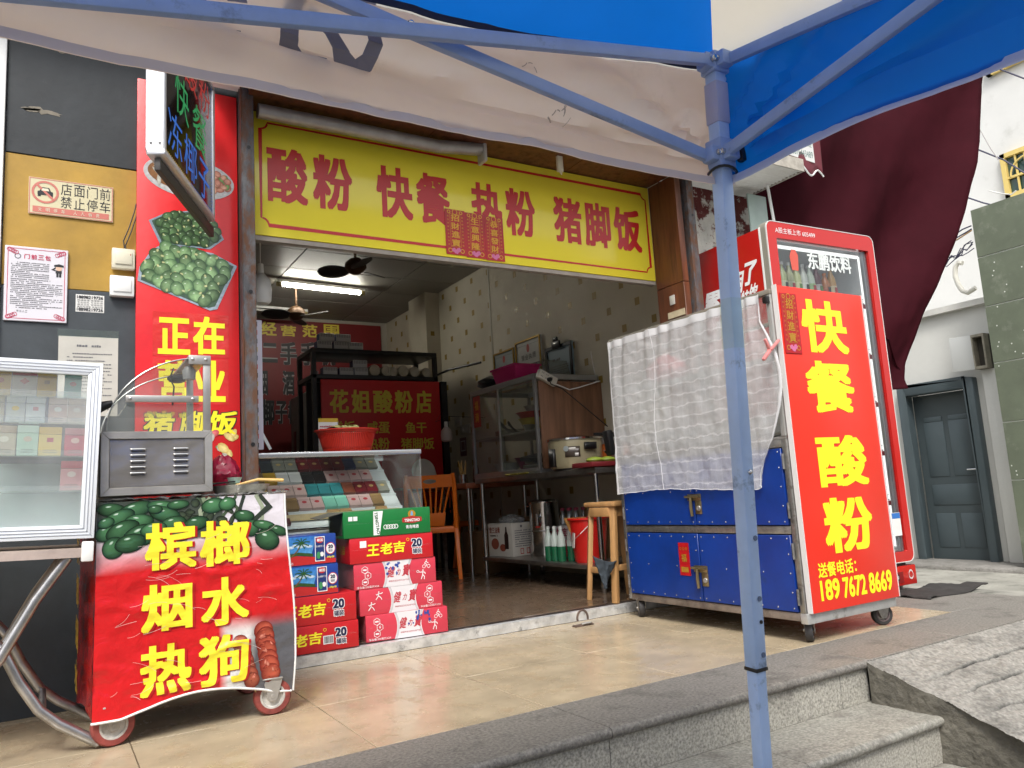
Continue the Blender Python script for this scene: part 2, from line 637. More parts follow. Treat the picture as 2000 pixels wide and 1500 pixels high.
dusty_m = glass_mat('dusty_glass', refl=.45, haze=.10)
film_m = glass_mat('milky_glass', refl=.35, haze=.13)  # haze stands in for sky mirrored in the showcase front, plus dust

def wall_paint(name, col, chips, cs=9, lo=.63, hi=.66, rough=.55, var=.15, vs=3, bump=.15):
    return mat(name, col, rough, var=var, vs=vs, bump=.06, bs=25, dirt=(chips, cs, lo, hi))

# ---------------------------------------------------------------- ground, street, steps, ramp, yard
struct('ground', M().quad((-60, -60, -.484), (80, -60, -.484), (80, 60, -.484), (-60, 60, -.484)), mat('street_asphalt', (.17, .165, .155), .9, var=.3, vs=3, bump=.4, bs=60))

plat = struct('platform', M().box(-4, 4.62, 2.06, 3.78, -.48, -.012), grout_m)
TL = .617
def tile_piece(name, x0, x1, y0, y1, z, m_t, parent, t=.012, g=.0012, bev=.0012):
    return M().box(x0 + g, x1 - g, y0 + g, y1 - g, z - t + .0005, z).build(name, m_t, parent, bevel=bev, seg=1)
ix = -6
while True:
    x0 = .872 + TL * ix
    if x0 > 3.9: break
    for y0, y1 in ((2.335, 2.947), (2.947, 3.564), (3.564, 3.668)):
        tile_piece('tile', max(x0, -3.2), x0 + TL, y0, y1, 0, tile_m, plat)
    ix += 1
# granite edge slabs with a rounded nosing, and risers
def nosing_slab(name, x0, x1, y0, y1, z, m_t, parent, t=.034):
    p = [(y1 - y0, 0), (y1 - y0, -t)]
    for k in range(7):
        a = PI / 2 * (2 + k * 2 / 6) - PI / 2
        p.append((t / 2 - t / 2 * math.sin(PI * k / 6), -t / 2 - t / 2 * math.cos(PI * k / 6)))
    b = M()
    vs = [(x, y0 + u, z + v) for x in (x0 + .0015, x1 - .0015) for u, v in p]
    n = len(p)
    b.add(vs, [list(range(n)), list(range(2 * n - 1, n - 1, -1))] + [(i, n + i, n + (i + 1) % n, (i + 1) % n) for i in range(n)])
    return b.build(name, m_t, parent, smooth=True)
xs = [-3.2, -2.0, -.85, .32, 1.505, 2.782]
for a, b in zip(xs, xs[1:]):
    nosing_slab('granite_slab', a, b, 2.0, 2.335, 0, granite_m, plat)
for a, b in ((2.782, 3.42), (3.42, 4.06), (4.06, 4.62)):
    M().box(a + .0015, b - .0015, 2.0, 2.335, -.03, 0).build('granite_slab', granite_m, plat, bevel=.002, seg=1)
for y0, y1 in ((2.335, 3.0), (3.0, 3.66)):
    M().box(3.957 + .0015, 4.62, y0 + .001, y1 - .001, -.03, 0).build('granite_slab', granite_m, plat, bevel=.002, seg=1)
steps = struct('steps', M().box(-3.2, 2.80, 1.46, 2.04, -.48, -.352).box(-3.2, 2.80, 1.76, 2.04, -.352, -.192), grout_m)
rx = [-3.2, -2.35, -1.4, -.45, .52, 1.505, 2.62, 2.79]
for a, b in zip(rx, rx[1:]):
    M().box(a + .0015, b - .0015, 2.02, 2.045, -.158, -.035).build('riser', granite2_m, steps, bevel=.001, seg=1)
    M().box(a + .0015, b - .0015, 1.745, 1.77, -.318, -.193).build('riser', granite2_m, steps, bevel=.001, seg=1)
    M().box(a + .0015, b - .0015, 1.445, 1.47, -.478, -.353).build('riser', granite2_m, steps, bevel=.001, seg=1)
tx = [-3.2, -2.1, -1.0, .1, 1.16, 2.05, 2.815]
for a, b in zip(tx, tx[1:]):
    nosing_slab('tread', a, b, 1.725, 2.02, -.158, tread_m, steps)
    nosing_slab('tread', a, b, 1.43, 1.745, -.318, tread_m, steps)

# the rough concrete ramp: grooved across, running down to the street
def ramp_top(u, v):
    x = 2.768 + u * 3.4
    y = 2.0 - v * 1.45
    e = 1 if 0 < v else 0
    edge = .022 * fbm(y * 5, 3.1) + .007 * fbm(y * 25, 8)
    if u == 0: x += edge * min(1, v * 5) + .25 * max(0, v - .12)
    g = abs((v * 13 + .30 * fbm(x * 1.6, y * 2)) % 1 - .5) * 2
    groove = -.020 * max(0, 1 - g / .13) * (1 if v > .05 else 0) * min(1, u * 9) * (.75 + .8 * fbm(x * 3, v * 9, 3))
    z = -.006 - .335 * (2.0 - y) + .008 * fbm(x * 5, y * 9) * e + .0042 * fbm(x * 32, y * 50) * e + groove
    return (x, y, z)
rb = M().grid(190, 330, ramp_top)
def ramp_shade_grime(p):  # grooves darkened in the colour for shade and dirt, plus random blotches
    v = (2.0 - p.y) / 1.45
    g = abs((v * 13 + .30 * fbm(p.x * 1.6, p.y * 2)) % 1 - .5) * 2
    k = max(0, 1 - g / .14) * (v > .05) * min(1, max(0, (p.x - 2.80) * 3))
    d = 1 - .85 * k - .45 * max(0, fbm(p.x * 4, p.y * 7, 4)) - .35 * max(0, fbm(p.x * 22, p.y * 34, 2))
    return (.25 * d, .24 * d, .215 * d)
rb.cols = [ramp_shade_grime(p) for p in rb.v]
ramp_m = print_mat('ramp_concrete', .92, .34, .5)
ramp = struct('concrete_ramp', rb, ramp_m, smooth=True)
def ramp_side(u, v):
    p = V(ramp_top(0, u))
    z0 = -.49
    q = V((p.x, p.y, z0 + (p.z - z0) * v))
    return (q.x - .05 * (1 - v) * u + .018 * fbm(q.y * 6, q.z * 6) * (1 - v) + .008 * fbm(q.y * 22, q.z * 22) * (v < 1), q.y, q.z)
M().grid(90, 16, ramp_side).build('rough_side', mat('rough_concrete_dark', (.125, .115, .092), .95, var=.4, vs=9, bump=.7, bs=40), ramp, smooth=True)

# concrete yard sloping away to the doorway
def yard(u, v):
    x = 4.60 + u * 7
    y = -3 + v * 11
    k = min(1, max(0, (x - 4.60) / 2.4))
    k = k * k * (3 - 2 * k)
    return (x, y, -.006 - .395 * k + .010 * fbm(x * 1.7, y * 1.7) + .005 * fbm(x * 6, y * 6))
struct('yard', M().grid(90, 90, yard), yard_m, smooth=True)

# ---------------------------------------------------------------- shop floor, threshold, inside walls and ceiling
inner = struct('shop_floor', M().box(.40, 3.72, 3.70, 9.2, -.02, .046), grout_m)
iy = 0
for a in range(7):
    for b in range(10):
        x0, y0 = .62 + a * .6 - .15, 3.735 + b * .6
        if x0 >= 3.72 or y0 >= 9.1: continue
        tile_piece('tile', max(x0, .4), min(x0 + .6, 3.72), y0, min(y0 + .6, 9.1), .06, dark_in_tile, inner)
th = thing('threshold', 'dented shiny metal threshold strip along the shop entrance', 'threshold', (2.1, 3.68, 0))
def thr_face(u, v):
    return (.40 + u * 3.05, 3.667 + .003 * fbm(u * 25, v * 3) - .004 * v, .002 + v * .05)
fb = M().grid(90, 5, thr_face)
fb.grid(90, 2, lambda u, v: (.40 + u * 3.05, 3.663 + v * .03 + (.003 * fbm(u * 25, 3) if v == 0 else 0), .052 + .003 * (v > 0)))
fb.build('metal_strip', galv_m, th, smooth=True)
M().box(.40, 3.45, 3.694, 3.735, -.01, .0585).build('dark_sill', mat('sill_dark', (.03, .022, .02), .35, var=.4, vs=20, dirt=((.12, .09, .08), 12, .55, .7)), th, bevel=.002)

# right inside wall with printed wallpaper
def wallpaper():
    m = bpy.data.materials.new('wallpaper')
    m.use_nodes = True
    N, L = m.node_tree.nodes, m.node_tree.links
    b = N['Principled BSDF']
    b.inputs['Roughness'].default_value = .6
    tc = N.new('ShaderNodeTexCoord')
    n = N.new('ShaderNodeTexNoise')
    n.inputs['Scale'].default_value = 2.2
    n.inputs['Detail'].default_value = 6
    L.new(tc.outputs['Object'], n.inputs['Vector'])
    r = N.new('ShaderNodeValToRGB')
    r.color_ramp.elements[0].position = .3
    r.color_ramp.elements[1].position = .7
    r.color_ramp.elements[0].color = (.52, .47, .36, 1)
    r.color_ramp.elements[1].color = (.66, .61, .49, 1)
    L.new(n.outputs[0], r.inputs[0])
    L.new(r.outputs[0], b.inputs['Base Color'])
    vo = N.new('ShaderNodeTexVoronoi')
    vo.feature = 'DISTANCE_TO_EDGE'
    vo.inputs['Scale'].default_value = 26
    L.new(tc.outputs['Object'], vo.inputs['Vector'])
    ch = N.new('ShaderNodeTexChecker')
    ch.inputs['Scale'].default_value = 5.2
    L.new(tc.outputs['Object'], ch.inputs['Vector'])
    mm = N.new('ShaderNodeMath')
    mm.operation = 'MULTIPLY'
    st = N.new('ShaderNodeMath')
    st.operation = 'LESS_THAN'
    st.inputs[1].default_value = .06
    L.new(vo.outputs['Distance'], st.inputs[0])
    L.new(st.outputs[0], mm.inputs[0])
    L.new(ch.outputs['Fac'], mm.inputs[1])
    bp = N.new('ShaderNodeBump')
    bp.inputs['Strength'].default_value = .35
    bp.inputs['Distance'].default_value = .01
    L.new(mm.outputs[0], bp.inputs['Height'])
    L.new(bp.outputs[0], b.inputs['Normal'])
    return m
paper_wall = wallpaper()
rw = struct('right_wall', M().box(3.72, 3.86, 3.62, 9.3, -.1, 3.2), paper_wall)
goldsq = mat('gold_square', (.30, .19, .02), .45)
sq = T((3.72, 9.2, .06), (0, -1, 0), (0, 0, 1), .001)
rn = random.Random(3)
for j in range(17):
    for i in range(17):
        y, z = 3.740 + .336 * i + (.168 if j % 2 else 0), 2.928 - .169 * j
        if 3.66 < y < 9.05: sq.rect(9.2 - y - .026, 9.2 - y + .026, z - .06 - .029, z - .06 + .029)
sq.build('gold_squares', goldsq, rw)
M().box(3.715, 3.7195, 6.40, 6.425, .06, 3.0).build('wall_strip', mat('wall_strip', (.5, .47, .38), .5), rw)
pil = struct('wall_pillar', M().box(3.555, 3.719, 7.55, 8.0, .05, 3.02), paper_wall)
ps = T((3.555, 7.55, .06), (1, 0, 0), (0, 0, 1), .001)
for u, v in ((.05, 2.45), (.10, 1.85), (.06, 1.3)): ps.rect(u, u + .045, v, v + .05)
ps.build('gold_squares', goldsq, pil)
struct('back_wall', M().box(.2, 3.86, 9.1, 9.25, -.1, 3.2), mat('back_plaster', (.45, .42, .35), .8, var=.1, vs=3))
struct('left_inner_wall', M().box(.25, .40, 3.78, 9.3, -.1, 3.2), mat('inner_plaster', (.5, .48, .42), .8, var=.1, vs=3))
struct('upper_floor', M().box(.2, 3.86, 3.78, 9.3, 3.12, 3.3), mat('slab', (.4, .4, .38), .9))
ceil_m = mat('ceiling_panel', (.30, .285, .25), .5, var=.12, vs=40, stretch=(1, 6, 1), bump=.12, bs=70)
ce = struct('ceiling', M().box(.40, 3.72, 3.78, 9.1, 3.012, 3.03), mat('ceiling_seam', (.05, .05, .05), .8))
cxs = [.40, .78, 1.95, 3.12, 3.72]
for a, b in zip(cxs, cxs[1:]):
    for k in range(10):
        y0 = 3.78 + k * .56
        if y0 < 9.0: M().box(a + .007, b - .007, y0 + .007, min(y0 + .553, 9.09), 3.0, 3.012).build('ceiling_panel', ceil_m, ce)

# ---------------------------------------------------------------- the shop front
dark_m = wall_paint('wall_dark', (.018, .022, .025), (.13, .125, .115), 7, .66, .69, var=.35, vs=4)
ochre_m = wall_paint('wall_ochre', (.40, .235, .032), (.62, .58, .5), 14, .70, .72, var=.2, vs=4)
slate_m = wall_paint('wall_slate', (.042, .050, .057), (.22, .22, .22), 13, .70, .72, var=.25, vs=5)
FY = 3.62
lw = thing('painted_wall', 'wall left of the shop painted in dark and ochre bands with chipped paint', 'wall', (0, FY, 0))
M().box(-.17, .80, FY, 3.78, 2.262, 3.3).build('dark_panel', dark_m, lw, bevel=.002, seg=1)
M().box(-.17, .80, FY + .003, 3.78, 1.695, 2.2595).build('ochre_panel', ochre_m, lw, bevel=.002, seg=1)
M().box(-.17, .80, FY, 3.78, .0, 1.6925).build('slate_panel', slate_m, lw, bevel=.002, seg=1)
chip = T((0, FY, 0), (1, 0, 0), (0, 0, 1), .0012)
def blotch(t, u, v, ru, rv, seed, n=22):
    rn = random.Random(seed)
    t.poly([(u + ru * math.cos(2 * PI * k / n) * rn.uniform(.35, 1.1), v + rv * math.sin(2 * PI * k / n) * rn.uniform(.2, 1.1)) for k in range(n)])
blotch(chip, -0.034, 2.465, .085, .018, 4)
blotch(chip, 0.021, 2.762, .075, .016, 9)
blotch(chip, -0.085, 2.465, .04, .012, 5)
chip.build('bare_plaster', mat('bare_plaster', (.21, .185, .145), .8, var=.2, vs=30), lw)
ow = thing('neighbour_shopfront', 'white framed timber shopfront at the left edge beyond the dark wall', 'wall', (-1, FY, 0))
M().box(-3.3, -.255, 3.66, 3.78, 0, 3.3).build('timber_panel', mat('pale_timber', (.33, .22, .10), .5, var=.3, vs=10, stretch=(1, 1, .15)), ow)
M().box(-.25, -.175, 3.60, 3.78, 0, 3.3).build('white_frame', white_m, ow, bevel=.004)
up = thing('upper_facade', 'grey rendered wall above the shop, hidden behind the tent', 'wall', (1.5, 3.45, 3))
M().box(-3.3, 5.2, 3.40, 3.62, 3.0, 6.0).build('rendered_wall', mat('grey_render', (.30, .29, .27), .9, var=.15, vs=2), up)

# steel posts either side of the opening (channel sections)
def channel(name, x0, x1, y0, y1, z1, label):
    t = thing(name, label, 'post', ((x0 + x1) / 2, y1, 0))
    b = M().box(x0 + .004, x1 - .004, y0, y0 + .006, .0, z1).box(x0, x0 + .004, y0, y1, 0, z1).box(x1 - .004, x1, y0, y1, 0, z1)
    b.build('steel_channel', rust_m, t, bevel=.0015, seg=1)
    for z in (2.42, 1.72, 1.02, .35):
        M().lathe([(0, .0), (.009, .0), (.009, -.0015), (0, -.0015)], ((x0 + x1) / 2 + .005, y0 - .0005, z), 12, 'y').build('bolt_hole', blackpl_m, t)
    return t
channel('steel_post', 0.753, 0.812, 3.53, 3.70, 2.86, 'rusty black steel channel post left of the yellow sign')
channel('steel_post', 3.47, 3.53, 3.40, 3.64, 2.70, 'dark steel channel post right of the yellow sign behind the cart')

rev = thing('entrance_reveal', 'brown wooden boards lining the right side and top of the shop entrance', 'panelling', (3.39, 3.6, 0))
M().box(3.392, 3.44, 3.42, 3.668, .0, 1.98).build('board', brown_m, rev, bevel=.002, seg=1)
M().box(3.392, 3.44, 3.42, 3.668, 1.983, 2.683).build('board', brown_m, rev, bevel=.002, seg=1)
for a, b in ((.79, 1.75), (1.753, 2.72), (2.723, 3.392)):
    M().box(a, b, 3.42, 3.80, 2.686, 2.72).build('board', brown_m, rev, bevel=.002, seg=1)
M().obox((3.387, 3.53, 1.884), (.003, .022, .030), (0, 0, 0)).build('torn_sticker', oldpaper_m, rev, bevel=.001)
M().box(3.386, 3.391, 3.43, 3.58, 1.790 - .02, 1.790 + .02).build('pale_batten', mat('raw_batten', (.5, .42, .28), .7, var=.2, vs=20), rev)
pw = thing('peeling_wall', 'white and maroon wall with flaking paint right of the entrance', 'wall', (3.9, 3.45, 0))
M().box(3.535, 4.40, 3.60, 3.72, 0, 3.0).build('plaster', mat('peeling_plaster', (.50, .48, .43), .8, var=.25, vs=5, dirt=((.10, .02, .017), 4.2, .47, .52), bump=.5, bs=30), pw)
# corrugated white canopy soffit
cs = thing('corrugated_canopy', 'white corrugated plastic canopy strip above the entrance, under the tent edge', 'canopy', (2.5, 3.3, 2.72))
def corr(u, v):
    return (.62 + u * 3.62, 3.60 - v * .50, 2.725 + .006 * math.cos(v * 2 * PI * 16))
M().grid(6, 192, corr).build('sheet', mat('white_pvc', (.72, .71, .67), .5, var=.08, vs=6), cs, smooth=True, solid=.004)
M().box(.62, 4.24, 3.09, 3.10, 2.715, 2.80).build('fascia', mat('old_fascia', (.40, .37, .32), .8, var=.3, vs=15), cs)
M().box(4.241, 4.25, 3.09, 3.60, 2.715, 2.80).build('fascia', MATS['old_fascia'], cs)

# ---------------------------------------------------------------- buildings on the right
gb = thing('green_wall', 'sage green panel wall at the right edge with white joints', 'wall', (8.7, 3.5, -.4))
green_m = mat('sage_panel', (.115, .135, .092), .6, var=.15, vs=3, dirt=((.19, .21, .16), 4, .55, .7))
joint = mat('white_filler', (.62, .64, .58), .9)
M().box(8.709, 9.1, .2, 4.305, -.42, 3.50).build('filler', joint, gb)
zs = [-.42, .55, 1.16, 1.80, 2.42, 2.97, 3.52]
ys = [4.31, 3.70, 3.05, 2.4, 1.75, 1.1, .4]
for i in range(len(ys) - 1):
    for j in range(len(zs) - 1):
        M().box(8.70, 8.728, ys[i + 1] + .006, ys[i] - .006, zs[j] + .006, zs[j + 1] - .006).build('panel', green_m, gb, bevel=.002, seg=1)
fx = T((8.70, 4.31, 0), (0, -1, 0), (0, 0, 1), .002)
rn = random.Random(8)
for k in range(26):
    fx.ell(rn.uniform(.02, .6), rn.uniform(-.1, 2.9), .007, .008, n=8)
fx.build('paint_spots', joint, gb)
wh_m = mat('white_render', (.60, .60, .565), .85, var=.05, vs=2, bump=.1, bs=20)
db = thing('white_house', 'low white house with a blue grey door between tarp and green wall', 'building', (9.2, 5.5, -.4))
M().box(9.2, 9.5, 2.0, 4.79, -.45, 2.55).box(9.2, 9.5, 5.66, 12, -.45, 2.55).box(9.2, 9.5, 4.79, 5.66, 1.73, 2.55).build('wall', wh_m, db)
M().box(9.12, 10.5, 2.0, 12, 2.55, 2.62).build('roof', mat('roof_slab', (.6, .59, .55), .9, var=.15, vs=4), db)
M().box(9.13, 9.195, 4.30, 4.66, -.42, 1.80).build('pilaster', wh_m, db, bevel=.004)
dr = thing('door', 'closed blue grey panelled house door with a small steel handle', 'door', (9.25, 5.2, -.36))
door_m = mat('door_paint', (.062, .083, .092), .4, var=.08, vs=3)
M().box(9.10, 9.26, 4.76, 4.86, -.37, 1.74).box(9.10, 9.26, 5.60, 5.70, -.37, 1.74).box(9.10, 9.26, 4.86, 5.60, 1.62, 1.74).build('door_frame', door_m, dr, bevel=.02)
leaf = M().box(9.27, 9.30, 4.862, 5.598, -.36, 1.618).build('door_leaf', mat('door_leaf_paint', (.050, .066, .072), .42, var=.06, vs=3), dr)
def raised(y0, y1, z0, z1, arch=0):
    n = 8
    pts = [(-(y0), z0), (-(y1), z0)]
    top = [(-(y1 + (y0 - y1) * k / n), z1 + arch * math.sin(PI * (k / n) * .5 if arch > 0 else PI * .5 * (1 - k / n)) * (abs(arch) / arch if arch else 1)) for k in range(n + 1)] if arch else [(-y1, z1), (-y0, z1)]
    pl = pts + top
    M().prism(pl, (9.262, 0, 0), (0, -1, 0), (0, 0, 1), .008).build('raised_panel', door_m, leaf, bevel=.006, seg=2)
raised(5.50, 5.26, .62, 1.28)
raised(5.20, 4.95, .62, 1.28)
M().box(9.258, 9.27, 5.27, 5.49, 1.28, 1.34).box(9.258, 9.27, 4.96, 5.19, 1.28, 1.34).build('arched_top', door_m, leaf, bevel=.012)
raised(5.50, 4.95, .28, .52)
raised(5.50, 5.26, -.22, .18)
raised(5.20, 4.95, -.22, .18)
M().box(9.225, 9.262, 4.90, 4.93, .665, .70).tube([(9.23, 4.915, .685), (9.225, 5.03, .685)], .010, 8).build('door_handle', chrome_m, dr, smooth=True)
M().box(8.55, 9.25, 4.2, 6.3, -.46, -.355).build('landing', concrete_m, dr, bevel=.03)
# tall white building behind with barred windows
tb = thing('apartment_block', 'tall white building with yellow framed barred windows, upper right', 'building', (11, 5, -.4))
M().box(11.0, 17, .5, 12.5, -.45, 9.5).build('wall', mat('white_plaster', (.66, .66, .64), .9, var=.06, vs=1.2, dirt=((.46, .46, .43), 2.2, .56, .8)), tb)
yel_m = mat('window_yellow', (.66, .50, .16), .5)
dkglass = mat('dark_green_pane', (.02, .06, .05), .1, spec=.8)
for zc, hh in ((4.22, .62), (5.98, .9)):
    y1, y0 = 4.94, 3.75
    w = M().box(10.93, 10.99, y0, y1, zc, zc + .06).box(10.93, 10.99, y0, y1, zc + hh - .06, zc + hh).box(10.93, 10.99, y1 - .06, y1, zc, zc + hh).box(10.93, 10.99, y0, y0 + .06, zc, zc + hh).box(10.94, 10.98, y0, y1, zc + hh * .42, zc + hh * .42 + .03).build('window', yel_m, tb)
    M().box(10.985, 10.999, y0 + .06, y1 - .06, zc + .06, zc + hh - .06).build('pane', dkglass, w)
    k = y1 - .18
    while k > y0 + .1:
        M().box(10.945, 10.965, k - .011, k + .011, zc + .06, zc + hh - .06).build('bar', yel_m, w)
        k -= .115
    arc = [(10.94, y1 - .32 + .22 * math.cos(PI * q / 12), zc + hh * .45 + .22 * math.sin(PI * q / 12)) for q in range(13)]
    M().tube(arc, .012, 6).build('bar', yel_m, w)
# unseen row across the street, set for reflections and to block low sky
ob = thing('street_row', 'pale row of buildings across the street, behind the viewer', 'building', (0, -12, -.48))
M().box(-22, 20, -22, -12, -.48, 6.5).build('wall', mat('row_render', (.5, .48, .44), .9, var=.2, vs=.6), ob)

# ---------------------------------------------------------------- the folding tent
tent_w = mat('tent_white_cloth', (.88, .80, .75), .75, var=.05, vs=3, bump=.06, bs=12, trans=.72, dirt=((.40, .36, .33), 2.2, .6, .85))
tent_b = mat('tent_blue_cloth', (.004, .17, .68), .55, var=.06, vs=3, bump=.05, bs=10, trans=.55)
tent_c = mat('tent_cream_cloth', (.74, .68, .55), .75, var=.05, vs=3, bump=.06, bs=10, trans=.55)
hem_m = mat('tent_navy_hem', (.012, .025, .075), .7)
pale_hem = mat('tent_pale_hem', (.55, .60, .76), .7, trans=.3)
frame_m = mat('tent_blue_frame', (.30, .41, .66), .42, var=.10, vs=9, dirt=((.16, .20, .28), 8, .6, .72), bump=.08, bs=18)
frame2_m = mat('tent_leg_paint', (.42, .57, .83), .4, var=.10, vs=7, dirt=((.13, .17, .25), 6, .60, .70), bump=.10, bs=16)
TC = V((1.275, 1.125, 1.67))             # corner where the leg meets the eave
TY, TX = 1.165, 1.318                    # planes of the two valances in view
tent = thing('folding_tent', 'blue and white folding market tent on a pale blue steel frame', 'tent', (-.22, -.38, -.48))
S3 = 3.0
x0_, y0_ = TC.x - S3, TC.y - S3
pk = V((TC.x - S3 / 2, TC.y - S3 / 2, 2.62))
def sag(u):                               # drop of the eave between corner and middle truss
    u = abs(u)
    return .125 * math.sin(PI * min(1, u / 1.5)) ** .7 if u > 0 else 0
# roof: four panels rising to the peak
def roof(axis, sgn, material, nm):
    def fn(u, v):
        a = (u - .5) * (S3 + .08)
        c = 1.5
        d = (1 - v)
        ex = a * d
        drop = (.10 * math.sin(PI * u) ** .8) * d ** 3 + .05 * math.sin(PI * v) * math.sin(PI * u)
        z = TC.z + .01 + (pk.z - TC.z) * v - drop
        return (pk.x + ex, pk.y + sgn * (c + .04) * d, z) if axis == 'y' else (pk.x + sgn * (c + .04) * d, pk.y + ex, z)
    return M().grid(40, 24, fn).build(nm, material, tent, smooth=True)
roof('y', 1, tent_b, 'roof_panel')
roof('x', 1, tent_c, 'roof_panel')
roof('y', -1, tent_b, 'roof_panel')
roof('x', -1, tent_c, 'roof_panel')
def val(axis, plane, lo, hi, material, nm, zt, zb, folds):
    def fn(u, v):
        a = lo + (hi - lo) * u
        top = zt(u)
        bot = zb(u)
        z = bot + (top - bot) * v
        off = folds(u, v)
        return (a, plane + off, z) if axis == 'y' else (plane + off, a, z)
    return M().grid(150, 16, fn), fn
# shop-side valance: white; from the eave (sagging) to the lower hem
def zt_n(u): return TC.z + .005 - .105 * math.sin(PI * min(1, (1 - u) * 1.0)) ** .75
def zb_n(u): return 1.383 + .011 * min(1, (1 - u) * 2.4) - .010 * math.sin(PI * (1 - u)) + .0012 * math.sin(u * 40)
def crease(d, z, angs, amp):
    """creases that fan out from the slider on the leg"""
    zz = z - (TC.z - .215)
    ph = math.atan2(zz, d + .02) + .02 * fbm(d * 3, z * 3, 6)
    r = math.hypot(zz, d)
    return sum(amp * math.exp(-((ph - a) / (.035 + .02 * q)) ** 2) * (1 if q % 2 else -1) for q, a in enumerate(angs)) * min(1, r / .08) * math.exp(-r / .75)
def fold_n(u, v):
    d = (1 - u) * S3
    w = (.026 * math.sin(2 * PI * (v * 1.1 - d * .55)) + .010 * math.sin(2 * PI * (v * 4.2 + d * 1.3)) * math.exp(-d / .6)) * math.exp(-((v - .42) / .30) ** 2) * min(1, d / .12)
    w += crease(d, zb_n(u) + (zt_n(u) - zb_n(u)) * v, (-.06, .02, .12, .20, .34, .5), .020)
    return w + .010 * fbm(d * 3, v * 2) + .006 * fbm(d * 9, v * 3) - .03 * (1 - v) * math.exp(-d / .15)
vb, vfn = val('y', TY, x0_ - .04, TC.x + .035, tent_w, 'valance', zt_n, zb_n, fold_n)
nv = vb.build('valance', tent_w, tent, smooth=True)
# printed characters of the outer side, showing through in reverse
pr_m = mat('show_through_ink', (.225, .225, .275), .8, trans=.4)
def on_val(px, z):
    u = (px - (x0_ - .04)) / (TC.x + .035 - x0_ + .04)
    v = (z - zb_n(u)) / max(.05, zt_n(u) - zb_n(u))
    return fold_n(u, v)
pt = T((0, TY, 0), (1, 0, 0), (0, 0, 1), .004)
def PX(l): return [(a[0], a[2]) for a in l]
def thick(pts, w):
    pt.stroke(pts, w)
k1 = PX([(0.395, 1.165, 1.635), (0.346, 1.165, 1.582), (0.328, 1.165, 1.530), (0.323, 1.165, 1.488), (0.324, 1.165, 1.466), (0.343, 1.165, 1.454), (0.388, 1.165, 1.454)])
thick(k1, .029)
k2 = PX([(0.358, 1.165, 1.548), (0.391, 1.165, 1.507), (0.413, 1.165, 1.470), (0.435, 1.165, 1.459), (0.455, 1.165, 1.472), (0.466, 1.165, 1.503), (0.471, 1.165, 1.562)])
thick(k2, .025)
thick(PX([(0.404, 1.165, 1.619), (0.449, 1.165, 1.604), (0.481, 1.165, 1.599)]), .022)
thick(PX([(0.142, 1.165, 1.527), (0.151, 1.165, 1.496), (0.160, 1.165, 1.473), (0.176, 1.165, 1.472)]), .024)
thick(PX([(0.178, 1.165, 1.538), (0.188, 1.165, 1.498), (0.198, 1.165, 1.468), (0.215, 1.165, 1.466), (0.250, 1.165, 1.467)]), .024)
thick(PX([(0.216, 1.165, 1.541), (0.231, 1.165, 1.527), (0.257, 1.165, 1.531)]), .018)
pt.build('show_through_print', pr_m, nv, drape=on_val, step=.04)
sm = T((0, TY, 0), (1, 0, 0), (0, 0, 1), .003)
def smear(px, pz, ru, rv, seed, n=16):
    rn = random.Random(seed)
    for k in range(5):
        a, b = px + rn.uniform(-ru, ru), pz + rn.uniform(-rv, rv)
        q = rn.uniform(0, PI)
        l = rn.uniform(.15, .5) * ru
        sm.stroke([(a + math.cos(q + j * .10) * l * j / 4, b + math.sin(q + j * .10) * l * j / 4) for j in range(5)], rn.uniform(.001, .0022))
for (p, s) in (((0.834, 1.165, 1.621), 2), ((0.828, 1.165, 1.478), 5), ((0.868, 1.165, 1.444), 8), ((0.805, 1.165, 1.559), 11), ((0.873, 1.165, 1.428), 15)):
    smear(p[0], p[2], .035, .022, s)
sm.build('scuff_marks', mat('scuff', (.46, .41, .38), .9, trans=.3), nv, drape=on_val, step=.03)
hb = M().grid(150, 1, lambda u, v: (vfn(u, 0)[0], vfn(u, 0)[1] - .003, vfn(u, 0)[2] + v * .016))
hb.build('hem', mat('tent_white_hem', (.62, .60, .64), .75, trans=.4), nv, smooth=True)
def eave_strip(u, v):
    p = vfn(u, 1)
    return (p[0], p[1] - .008 - v * .012, p[2] - .002 + v * .006)
M().grid(120, 1, eave_strip).build('eave_seam', hem_m, tent, smooth=True)
# side valance: blue
def zt_e(u): return TC.z + .03 - .02 * math.sin(PI * (1 - u))
def zb_e(u): return 1.388 - .02 * math.sin(PI * (1 - u)) + .012 * math.sin((1 - u) * 16 + .4) * min(1, (1 - u) * 6)
def fold_e(u, v):
    d = (1 - u) * S3
    w = 0
    for k, (ph, am) in enumerate(((0, .030), (.33, .022), (.62, .018))):
        w += am * math.sin(2 * PI * (v * 1.6 - d * (1.2 - .3 * k) + ph)) * math.exp(-d / 1.3)
    w += crease(d, zb_e(u) + (zt_e(u) - zb_e(u)) * v, (-.05, .06, .16, .27, .40, .56, .75), .030)
    return w * min(1, d / .1) + .012 * fbm(d * 4, v * 2.2) - .03 * (1 - v) * math.exp(-d / .15)
vb2, vfn2 = val('x', TX, y0_ - .04, TC.y + .035, tent_b, 'valance', zt_e, zb_e, fold_e)
ev = vb2.build('valance', tent_b, tent, smooth=True)
M().grid(150, 1, lambda u, v: (vfn2(u, 0)[0] - .003, vfn2(u, 0)[1], vfn2(u, 0)[2] + v * .018 - .004)).build('hem', pale_hem, ev, smooth=True)
